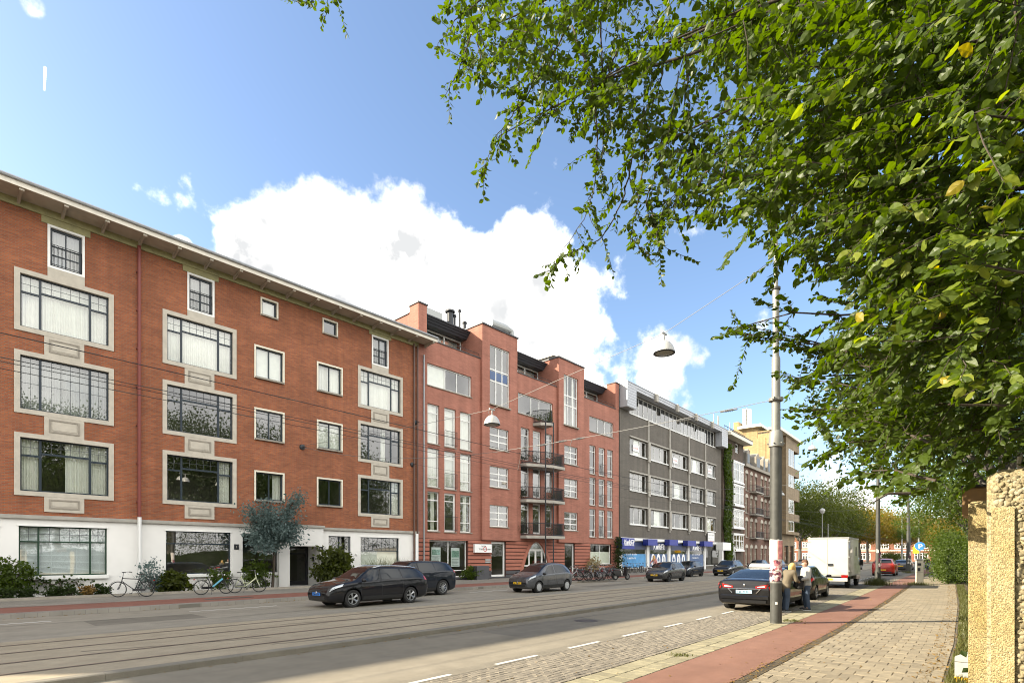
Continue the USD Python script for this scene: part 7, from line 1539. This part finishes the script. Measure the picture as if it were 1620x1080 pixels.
labs = iter(['silver bicycle at the left end of the bicycle cluster', 'black bicycle second from the left in the cluster', 'red bicycle third from the left in the cluster', 'silver bicycle fourth from the left in the cluster', 'black bicycle fifth from the left in the cluster', 'silver bicycle in the middle of the cluster', 'red bicycle just right of the middle of the cluster', 'silver bicycle seven from the left, tilted, in the cluster', 'black bicycle right of the tilted silver one', 'silver bicycle near the right end of the cluster', 'red bicycle near the right end of the cluster', 'silver bicycle next to the dark scooter',
             'black bicycle leaning left of the arched entrance', 'black bicycle at the left of the row before the tyre shop', 'second black bicycle of the row before the tyre shop', 'third black bicycle of the row before the tyre shop', 'silver bicycle at the right of the row before the tyre shop', 'black bicycle parked under the last blue sign of the tyre shop'])
g = np.random.RandomState(3); places = []
for i in range(12):
    u = 911 + i * 6.0; q = gl(u, 918.6 - i * .25); places.append((q[0], q[1] + g.uniform(-.2, .9), (0 if i else 200) + g.choice([70, 100, -75, 85]) + g.uniform(-18, 18), (0, 1, 2, 0, 1, 0, 2, 0, 1, 0, 2, 0)[i]))
for u, v, a, k in ((821, 908, 172, 1), (990, 906.5, 5, 1), (1000, 906, 8, 1), (1010, 905.6, 184, 1), (1020, 905, 3, 0), (1098, 903, 95, 1)): q = gl(u, v); places.append((q[0], q[1], a, k))
used = [False] * 3
for x, y, a, k in places:
    lab = next(labs)
    if not used[k]:
        used[k] = True; o = UsdGeom.Xformable(BK[k]); BK[k].GetAttribute('xformOp:translate').Set(Gf.Vec3d(x, y, SZ)); BK[k].GetAttribute('xformOp:rotateZ').Set(float(a)); BK[k].SetCustomDataByKey('label', lab)
    else: dup(BK[k], (x, y, SZ), a, lab)
q = gl(983, 917); sc = thing('scooter', 'dark motor scooter with a round front wheel at the right end of the bicycle cluster', 'scooter', (q[0], q[1], SZ), -15)
for x in (-.6, .6): 
    w = obj('wheel', MB().lathe([(.12, -.045), (.2, -.05), (.235, -.03), (.24, 0), (.235, .03), (.2, .05), (.12, .045)], 22, (x, 0, .24), 'y'), 'tyre', sc, smooth=True); obj('rim', MB().lathe([(0, -.05), (.13, -.048), (.13, .048), (0, .05)], 18, (x, 0, .24), 'y'), 'alloy', w)
obj('body', MB().mf(m3.Manifold.hull_points(np.array([(-.85, -.12, .55), (-.85, .12, .55), (-.8, 0, .75), (-.2, -.17, .72), (-.2, .17, .72), (-.15, -.16, .3), (-.15, .16, .3), (-.6, -.1, .3), (-.6, .1, .3)]))), 'bike_black', sc, smooth=40)
obj('floor', MB().cbox(-.2, .35, -.16, .16, .26, .34, .02), 'bike_black', sc); obj('leg_shield', MB().mf(m3.Manifold.hull_points(np.array([(.32, -.2, .3), (.32, .2, .3), (.5, -.22, .75), (.5, .22, .75), (.42, -.12, 1.0), (.42, .12, 1.0), (.56, 0, .5), (.56, 0, .9)]))), 'bike_black', sc, smooth=40)
obj('seat', MB().mf(m3.Manifold.hull_points(np.array([(-.85, -.1, .76), (-.85, .1, .76), (-.8, 0, .86), (-.2, -.13, .74), (-.2, .13, .74), (-.25, -.1, .83), (-.25, .1, .83)]))), 'saddle', sc, smooth=40)
obj('fork', MB().tube([(.48, 0, .7), (.6, .06, .24)], .025, 6).tube([(.48, 0, .7), (.6, -.06, .24)], .025, 6), 'spoke', sc); obj('handlebar', MB().tube([(.44, 0, .95), (.42, 0, 1.06)], .03, 6).tube([(.30, .32, 1.06), (.42, .1, 1.08), (.42, -.1, 1.08), (.30, -.32, 1.06)], .018, 6), 'spoke', sc); obj('head_light', MB().ball((.55, 0, .86), (.05, .08, .06), 1), 'head_lamp', sc)
for s_ in (-1, 1): obj('mirror', MB().ball((.32, s_ * .3, 1.25), (.015, .06, .045), 1), 'bike_black', sc)

# ------------------------------------------------------------------ people
flat('skin', (0.50, 0.30, 0.21), .55); flat('hair_blond', (0.56, 0.36, 0.13), .5, var=.3, scale=30); flat('hair_brown', (0.13, 0.06, 0.03), .6, var=.3, scale=30); flat('jeans', (0.05, 0.075, 0.12), .85, var=.25, scale=9); flat('jacket_pale', (0.40, 0.40, 0.38), .8, var=.12, scale=7); flat('jacket_tan', (0.13, 0.105, 0.068), .8, var=.15, scale=7); flat('cloth_black', (0.015, 0.015, 0.016), .8); flat('cloth_pink', (0.5, 0.22, 0.2), .8); flat('shoe', (0.03, 0.03, 0.032), .6); flat('shoe_sole', (0.6, 0.6, 0.58), .7); flat('eye_white', (0.75, 0.73, 0.7), .3)
def hull2(a, ra, b_, rb, n=14):
    s = lambda p, r: m3.Manifold.sphere(r, n).translate([float(x) for x in p])
    return m3.Manifold.batch_hull([s(a, ra), s(b_, rb)])
def fuse(bones, edge=.03, it=8):
    m = bones[0]
    for q in bones[1:]: m = m + q
    m = m.refine_to_length(edge); q = m.to_mesh(); t = trimesh.Trimesh(q.vert_properties[:, :3], q.tri_verts, process=True); trimesh.smoothing.filter_taubin(t, .5, -.53, it); return t
def person(label, loc, rz, J, hair='short', hair_m='hair_brown', top='jacket_pale', low='jeans', extra=None, coat_len=0.0, group=None, s=1.0, detail=True):
    t = thing('person', label, 'person', loc, rz, group); J = {k: np.array(v, float) * s for k, v in J.items()}
    B = []; P2 = lambda a, ra, b_, rb: hull2(J[a] if isinstance(a, str) else a, ra * s, J[b_] if isinstance(b_, str) else b_, rb * s)
    tor = [('hipL', .10, 'hipR', .10), ('pelvis', .13, 'waist', .12), ('waist', .12, 'chest', .145), ('shL', .065, 'shR', .065), ('chest', .14, 'shL', .07), ('chest', .14, 'shR', .07)]
    arms = [(f'{a}{d}', r0, f'{b_}{d}', r1) for d in 'LR' for a, r0, b_, r1 in (('sh', .062, 'el', .045), ('el', .044, 'wr', .030))]
    legs = [(f'{a}{d}', r0, f'{b_}{d}', r1) for d in 'LR' for a, r0, b_, r1 in (('hip', .092, 'kn', .060), ('kn', .060, 'an', .042))]
    foot = [(f'an{d}', .042, f'to{d}', .034) for d in 'LR']; nk = [('chest', .09, 'neck', .056), ('neck', .055, 'head', .058)]
    for q in tor + arms + legs + foot + nk: B.append(P2(*q))
    f = J['face'] / np.linalg.norm(J['face']); up = np.array([0, 0, 1.0]); up = up - f * (up @ f); up /= np.linalg.norm(up); sd = np.cross(up, f); hd = J['head']
    B.append(m3.Manifold.batch_hull([m3.Manifold.sphere(r * s, 16).translate([float(x) for x in hd + (up * a + f * c) * s]) for a, c, r in ((.05, -.02, .088), (.02, .01, .085), (-.06, .035, .058), (-.09, .05, .03))]))
    B.append(hull2(hd + (f * .10 + up * .0) * s, .012 * s, hd + (f * .112 - up * .03) * s, .014 * s, 8))
    for q in (-1, 1): B.append(m3.Manifold.sphere(.026 * s, 8).scale([1, .6, 1.2]).translate([float(x) for x in hd + (sd * q * .083 - f * .01) * s]))
    # hands: palm, four fingers, thumb
    for d in 'LR':
        w = J['wr' + d]; dr = w - J['el' + d]; dr /= np.linalg.norm(dr); hdir = J.get('hand' + d); hdir = dr if hdir is None else hdir / np.linalg.norm(hdir); sid = np.cross(hdir, [0, 0, 1.0] if abs(hdir[2]) < .8 else [0, 1.0, 0]); sid /= np.linalg.norm(sid); nn = np.cross(sid, hdir)
        pc = w + hdir * .08 * s; B.append(m3.Manifold.batch_hull([m3.Manifold.sphere(.016 * s, 8).translate([float(x) for x in w + (hdir * a + sid * b_) * s]) for a, b_ in ((.01, -.02), (.01, .02), (.085, -.034), (.085, .034))]))
        for k, (o, ln) in enumerate(((-.033, .062), (-.011, .075), (.011, .070), (.033, .055))): 
            b0 = w + (hdir * .085 + sid * o) * s; b1 = b0 + (hdir * .6 - nn * .3) * ln * .55 * s; b2 = b1 + (hdir * .3 - nn * .8) * ln * .5 * s; B += [hull2(b0, .010 * s, b1, .009 * s, 8), hull2(b1, .009 * s, b2, .0075 * s, 8)]
        b0 = w + (hdir * .03 - sid * .025) * s; B.append(hull2(b0, .013 * s, b0 + (hdir * .045 - sid * .035 - nn * .02) * s, .009 * s, 8))
    obj('body', fuse(B, .022, 5), 'skin', t, smooth=True)
    for q in (-1, 1): obj('eye', MB().ball(hd + (f * .088 + sd * q * .032 + up * .012) * s, .012 * s, 1), 'eye_white', t)
    obj('mouth', MB().ball(hd + (f * .098 - up * .062) * s, np.array([.012, .022, .006]) * s, 1), 'cloth_pink', t)
    C = [P2(a, ra + .028, b_, rb + .026) for a, ra, b_, rb in tor] + [P2(a, ra + .026, b_, rb + .022) for a, ra, b_, rb in arms]
    if coat_len: C.append(P2('pelvis', .165, J['pelvis'] - np.array([0, 0, coat_len]) * s, .16))
    jk = obj('jacket', fuse(C, .03, 6), top, t, smooth=True)
    obj('collar', MB().tm(fuse([P2(J['neck'] - np.array([0, 0, .03]) * s, .082, J['neck'] + np.array([0, 0, .0]) * s, .07)], .02, 2)), top, jk, smooth=True)
    obj('trousers', fuse([P2(a, ra + .022, b_, rb + .022) for a, ra, b_, rb in legs] + [P2('hipL', .118, 'hipR', .118), P2('pelvis', .14, 'waist', .12)], .03, 5), low, t, smooth=True)
    for d in 'LR':
        a, b_ = J['an' + d], J['to' + d]; sh = obj('shoe', fuse([hull2(a - np.array([0, 0, .02]) * s, .05 * s, b_, .042 * s), hull2(a + (a - b_) * .25 - np.array([0, 0, .035]) * s, .042 * s, b_, .042 * s)], .02, 3), 'shoe', t, smooth=True)
        lo = min(a[2], b_[2]) - .045 * s; obj('sole', MB().mf(m3.Manifold.batch_hull([m3.Manifold.cylinder(.02, .045 * s, .045 * s, 12).translate([float(q[0]), float(q[1]), float(lo)]) for q in (a + (a - b_) * .3, b_)])), 'shoe_sole', sh)
    if hair == 'short':
        obj('hair', fuse([m3.Manifold.batch_hull([m3.Manifold.sphere(r * s, 14).translate([float(x) for x in hd + (up * a + f * c) * s]) for a, c, r in ((.065, -.03, .092), (.02, -.05, .080), (.09, .03, .06), (-.03, -.06, .055))])], .02, 2), hair_m, t, smooth=True)
    elif hair == 'long':
        obj('hair', fuse([m3.Manifold.batch_hull([m3.Manifold.sphere(r * s, 14).translate([float(x) for x in hd + (up * a + f * c + sd * e) * s]) for a, c, e, r in ((.06, -.025, 0, .100), (.02, -.05, .03, .085), (.02, -.05, -.03, .085), (.09, .03, 0, .065))]), hull2(hd + (-f * .06) * s, .095 * s, hd + np.array([-.02, .04, -.24]) * s, .095 * s), hull2(hd + np.array([-.02, .04, -.24]) * s, .095 * s, hd + np.array([.0, .05, -.42]) * s, .05 * s), hull2(hd + (sd * .07) * s, .06 * s, hd + np.array([.06, .10, -.30]) * s, .05 * s), hull2(hd + (f * .0 - sd * .07) * s, .05 * s, hd + np.array([.06, -.06, -.25]) * s, .045 * s)], .025, 3), hair_m, t, smooth=True)
    else: obj('helmet', MB().ball(hd + up * .03 * s, .125 * s, 2), hair_m, t, smooth=True)
    if extra: extra(t, J)
    return t
STAND = dict(pelvis=(0, 0, .92), waist=(.01, 0, 1.08), chest=(.01, 0, 1.28), neck=(.0, 0, 1.46), head=(.045, 0, 1.60), face=(.9, .15, -.25), hipL=(0, .09, .90), hipR=(0, -.09, .90), knL=(.03, .11, .49), knR=(-.01, -.12, .49), anL=(-.02, .13, .08), anR=(-.05, -.14, .08), toL=(.14, .16, .045), toR=(.11, -.18, .045),
             shL=(0, .185, 1.40), shR=(0, -.185, 1.40), elL=(.04, .26, 1.13), elR=(.02, -.27, 1.12), wrL=(.25, .17, 1.06), wrR=(.24, -.14, 1.04))
def bag(t, J):
    c = np.array([.27, .05, .98]); bp = obj('backpack', fuse([m3.Manifold.batch_hull([m3.Manifold.sphere(.05, 10).translate([float(c[0] + x), float(c[1] + y), float(c[2] + z)]) for x in (-.06, .05) for y in (-.11, .11) for z in (-.2, .17)]), m3.Manifold.batch_hull([m3.Manifold.sphere(.04, 10).translate([float(c[0] + .1 + x), float(c[1] + y), float(c[2] + z)]) for x in (0, .03) for y in (-.08, .08) for z in (-.16, .0)])], .03, 3), 'cloth_black', t, smooth=True)
    obj('strap', MB().tube([tuple(c + [-.08, .08, .2]), tuple(c + [-.12, .1, .0]), tuple(c + [-.06, .1, -.22])], .014, 5), 'cloth_black', bp)
m0 = on_z(1275.5, 964.5)
person('man in a pale jacket and jeans holding a black backpack beside the black taxi', (m0[0], m0[1], 0), 128, STAND, 'short', 'hair_brown', 'jacket_pale', 'jeans', bag, coat_len=.12, s=1.0)
LEAN = dict(pelvis=(-.06, 0, .90), waist=(.02, 0, 1.06), chest=(.12, 0, 1.25), neck=(.20, 0, 1.42), head=(.29, 0, 1.54), face=(.85, .1, -.45), hipL=(-.08, .085, .87), hipR=(-.1, -.085, .86), knL=(.04, .09, .48), knR=(-.08, -.1, .47), anL=(-.06, .1, .08), anR=(-.16, -.12, .09), toL=(.1, .11, .045), toR=(-.01, -.13, .045),
            shL=(.15, .165, 1.36), shR=(.15, -.165, 1.36), elL=(.24, .22, 1.10), elR=(.20, -.23, 1.08), wrL=(.46, .17, 1.08), wrR=(.40, -.15, 1.04))
w0 = on_z(1237, 966)
person('woman with long blond hair in a tan jacket leaning towards the black taxi', (w0[0], w0[1] - .15, 0), -22, LEAN, 'long', 'hair_blond', 'jacket_tan', 'jeans', None, coat_len=.10, s=.97)
SIT = dict(pelvis=(-.28, 0, 1.02), waist=(-.24, 0, 1.18), chest=(-.14, 0, 1.38), neck=(-.08, 0, 1.55), head=(-.02, 0, 1.69), face=(1, 0, -.05), hipL=(-.26, .09, 1.0), hipR=(-.26, -.09, 1.0), knL=(.08, .12, .74), knR=(.05, -.12, .82), anL=(0, .14, .30), anR=(-.14, -.14, .48), toL=(.13, .14, .25), toR=(0, -.14, .44),
           shL=(-.12, .18, 1.47), shR=(-.12, -.18, 1.47), elL=(.05, .27, 1.26), elR=(.05, -.27, 1.26), wrL=(.17, .28, 1.11), wrR=(.17, -.28, 1.11))
for (u, v, a, lab, lb, cm) in ((1466.5, 904, 183.5, 'rider in dark clothes coming along the red cycle path, nearer of two', 'dark bicycle of the nearer rider on the red cycle path', 'cloth_black'), (1478, 898.5, 183.5, 'rider farther off on the red cycle path beside the blue sign', 'bicycle of the farther rider on the red cycle path', 'jacket_tan')):
    q = on_z(u, v); dup(BK[1], (q[0], q[1], 0), a, lb); person(lab, (q[0], q[1], 0), a, SIT, 'short', 'hair_brown', cm, 'jeans')
q = gl(1034, 909); dup(BK[2], (q[0], q[1], SZ), 150, 'red bicycle of the rider in pink before the tyre shop'); person('rider in a pink top in front of the round emblems of the tyre shop', (q[0], q[1], SZ), 150, SIT, 'long', 'hair_blond', 'cloth_pink', 'cloth_black')

# ------------------------------------------------------------------ the end of the street
def endblock(name, label, x, y, w_, h, floors, m, roof=None):
    b = Bld(name, label, 'apartment building', x, y, -math.pi / 2, 0.0); n = int(w_ / 6)
    for k in range(floors):
        z0 = 1.2 + k * 3.6 if k else .6
        for i in range(n):
            x0 = 1.2 + i * 6; window(b, x0, x0 + 4.2, z0, z0 + 2.0 + (.6 if k == 0 else 0), m='frame_white', fw=.18, bar=.14, xs=(.2, .4, .6, .8), zs=(.7,), rec=.05, room=1.2)
    b.wall(sbox(0, 0, w_, h), m); b.part('side_wall', MB().box(0, .3, .3, 10, 0, h).box(w_ - .3, w_, .3, 10, 0, h), m)
    b.part('string_course', MB().box(-.05, w_ + .05, -.12, -.001, 4.0, 4.3), 'frame_cream'); b.part('eaves', MB().box(-.5, w_ + .5, -.8, .3, h + .002, h + .35), 'frame_white')
    b.part('roof', MB().add([(-.5, -.8, h + .35), (w_ + .5, -.8, h + .35), (w_ + .5, 5, h + 4.4), (-.5, 5, h + 4.4), (w_ + .5, 11, h + .35), (-.5, 11, h + .35)], [(0, 1, 2, 3), (3, 2, 4, 5)]).add([(-.5, -.8, h + .35), (-.5, 5, h + 4.4), (-.5, 11, h + .35), (w_ + .5, -.8, h + .35), (w_ + .5, 11, h + .35), (w_ + .5, 5, h + 4.4)], [(0, 1, 2), (3, 4, 5)]), 'roof_tile_red'); return b
endblock('brick_end_block', 'red brick block with white windows closing the end of the street', 252, 64, 72, 11.6, 3, 'brick_far_red')
endblock('brick_side_house', 'red brick house under the plane trees right of the yellow corner block', 205, 78, 36, 10, 3, 'brick_far_red')
shrub('end_bushes', 'low green bushes in front of the red brick end block', (225, 30, 0), (6, 3, 1.6), 200, .3, 'leaf_olive', 300)
# ------------------------------------------------------------------ wear on the road: covers, patches, tar lines
ground('asphalt_patch', (0.155, 0.14, 0.112), (0.195, 0.176, 0.14), scale=3)
flat('tar', (0.045, 0.04, 0.033), .5, var=.2, scale=8); flat('cover_iron', (0.09, 0.08, 0.068), .55, var=.3, scale=20, metal=.4, bump=.5, bscale=60)
def quadpatch(name, x0, x1, y0, y1, z, m):
    xs = xs_for(x0, x1, .5); v = [(x, bend(x, y) + R.uniform(-.015, .015), z) for x in xs for y in (y0, y1)]
    return obj(name, MB().add(v, [(2 * i, 2 * i + 2, 2 * i + 3, 2 * i + 1) for i in range(len(xs) - 1)]), m, kind='structure')
quadpatch('road_patch', 9.5, 13.8, 8.1, 9.6, .0015, 'asphalt_patch'); quadpatch('road_patch', 22, 30, 7.3, 8.4, .0015, 'asphalt_patch'); quadpatch('road_patch', 3.4, 6.2, 18.2, 19.7, .0015, 'asphalt_patch'); quadpatch('road_patch', 28, 35, 18.0, 19.2, .0015, 'asphalt_patch')
tl = thing('tar_lines', 'dark tar repair lines wandering over the tram bed and lanes', 'road repair')
for (x0, y0, x1, y1, z) in ((2.2, 13.0, 5.4, 12.0, TB), (6.6, 14.2, 9.5, 13.6, TB), (11.5, 12.9, 14.6, 12.1, TB), (5.0, 11.2, 7.6, 10.7, TB), (15, 14.4, 19, 13.4, TB), (20, 12.2, 24, 11.0, TB), (8.0, 9.9, 16, 9.3, 0), (17, 8.9, 27, 9.4, 0), (4.5, 17.6, 12, 18.1, 0), (16, 17.9, 26, 17.5, 0), (1, 19.9, 9, 19.6, 0)):
    n = 16; q = np.linspace(0, 1, n); xx = x0 + (x1 - x0) * q; yy = y0 + (y1 - y0) * q + np.cumsum(NR.uniform(-.03, .03, n)); w = .012 + .012 * NR.rand(n)
    v = [(x, bend(x, y) + s * ww, z + .003) for x, y, ww in zip(xx, yy, w) for s in (-1, 1)]; obj('tar_line', MB().add(v, [(2 * i, 2 * i + 2, 2 * i + 3, 2 * i + 1) for i in range(n - 1)]), 'tar', tl)
for x, y, z, lab in ((13.2, 8.9, 0, 'round iron manhole cover in the near lane'), (24.5, 18.0, 0, 'round iron manhole cover in the far lane left of the grey small hatchback'), (9.0, 24.0, .126, 'square inspection cover in the far red cycle path')):
    t = thing('manhole_cover', lab, 'manhole cover', (x, bend(x, y), z))
    if z: obj('cover', MB().cbox(-.9, .9, -.25, .25, 0, .006, .002), 'cover_iron', t)
    else: obj('frame_ring', MB().lathe([(.34, .001), (.34, .006), (.29, .006), (.29, .001)], 24), 'cover_iron', t); obj('cover', MB().lathe([(0, .005), (.285, .005), (.285, .001)], 24), 'cover_iron', t)
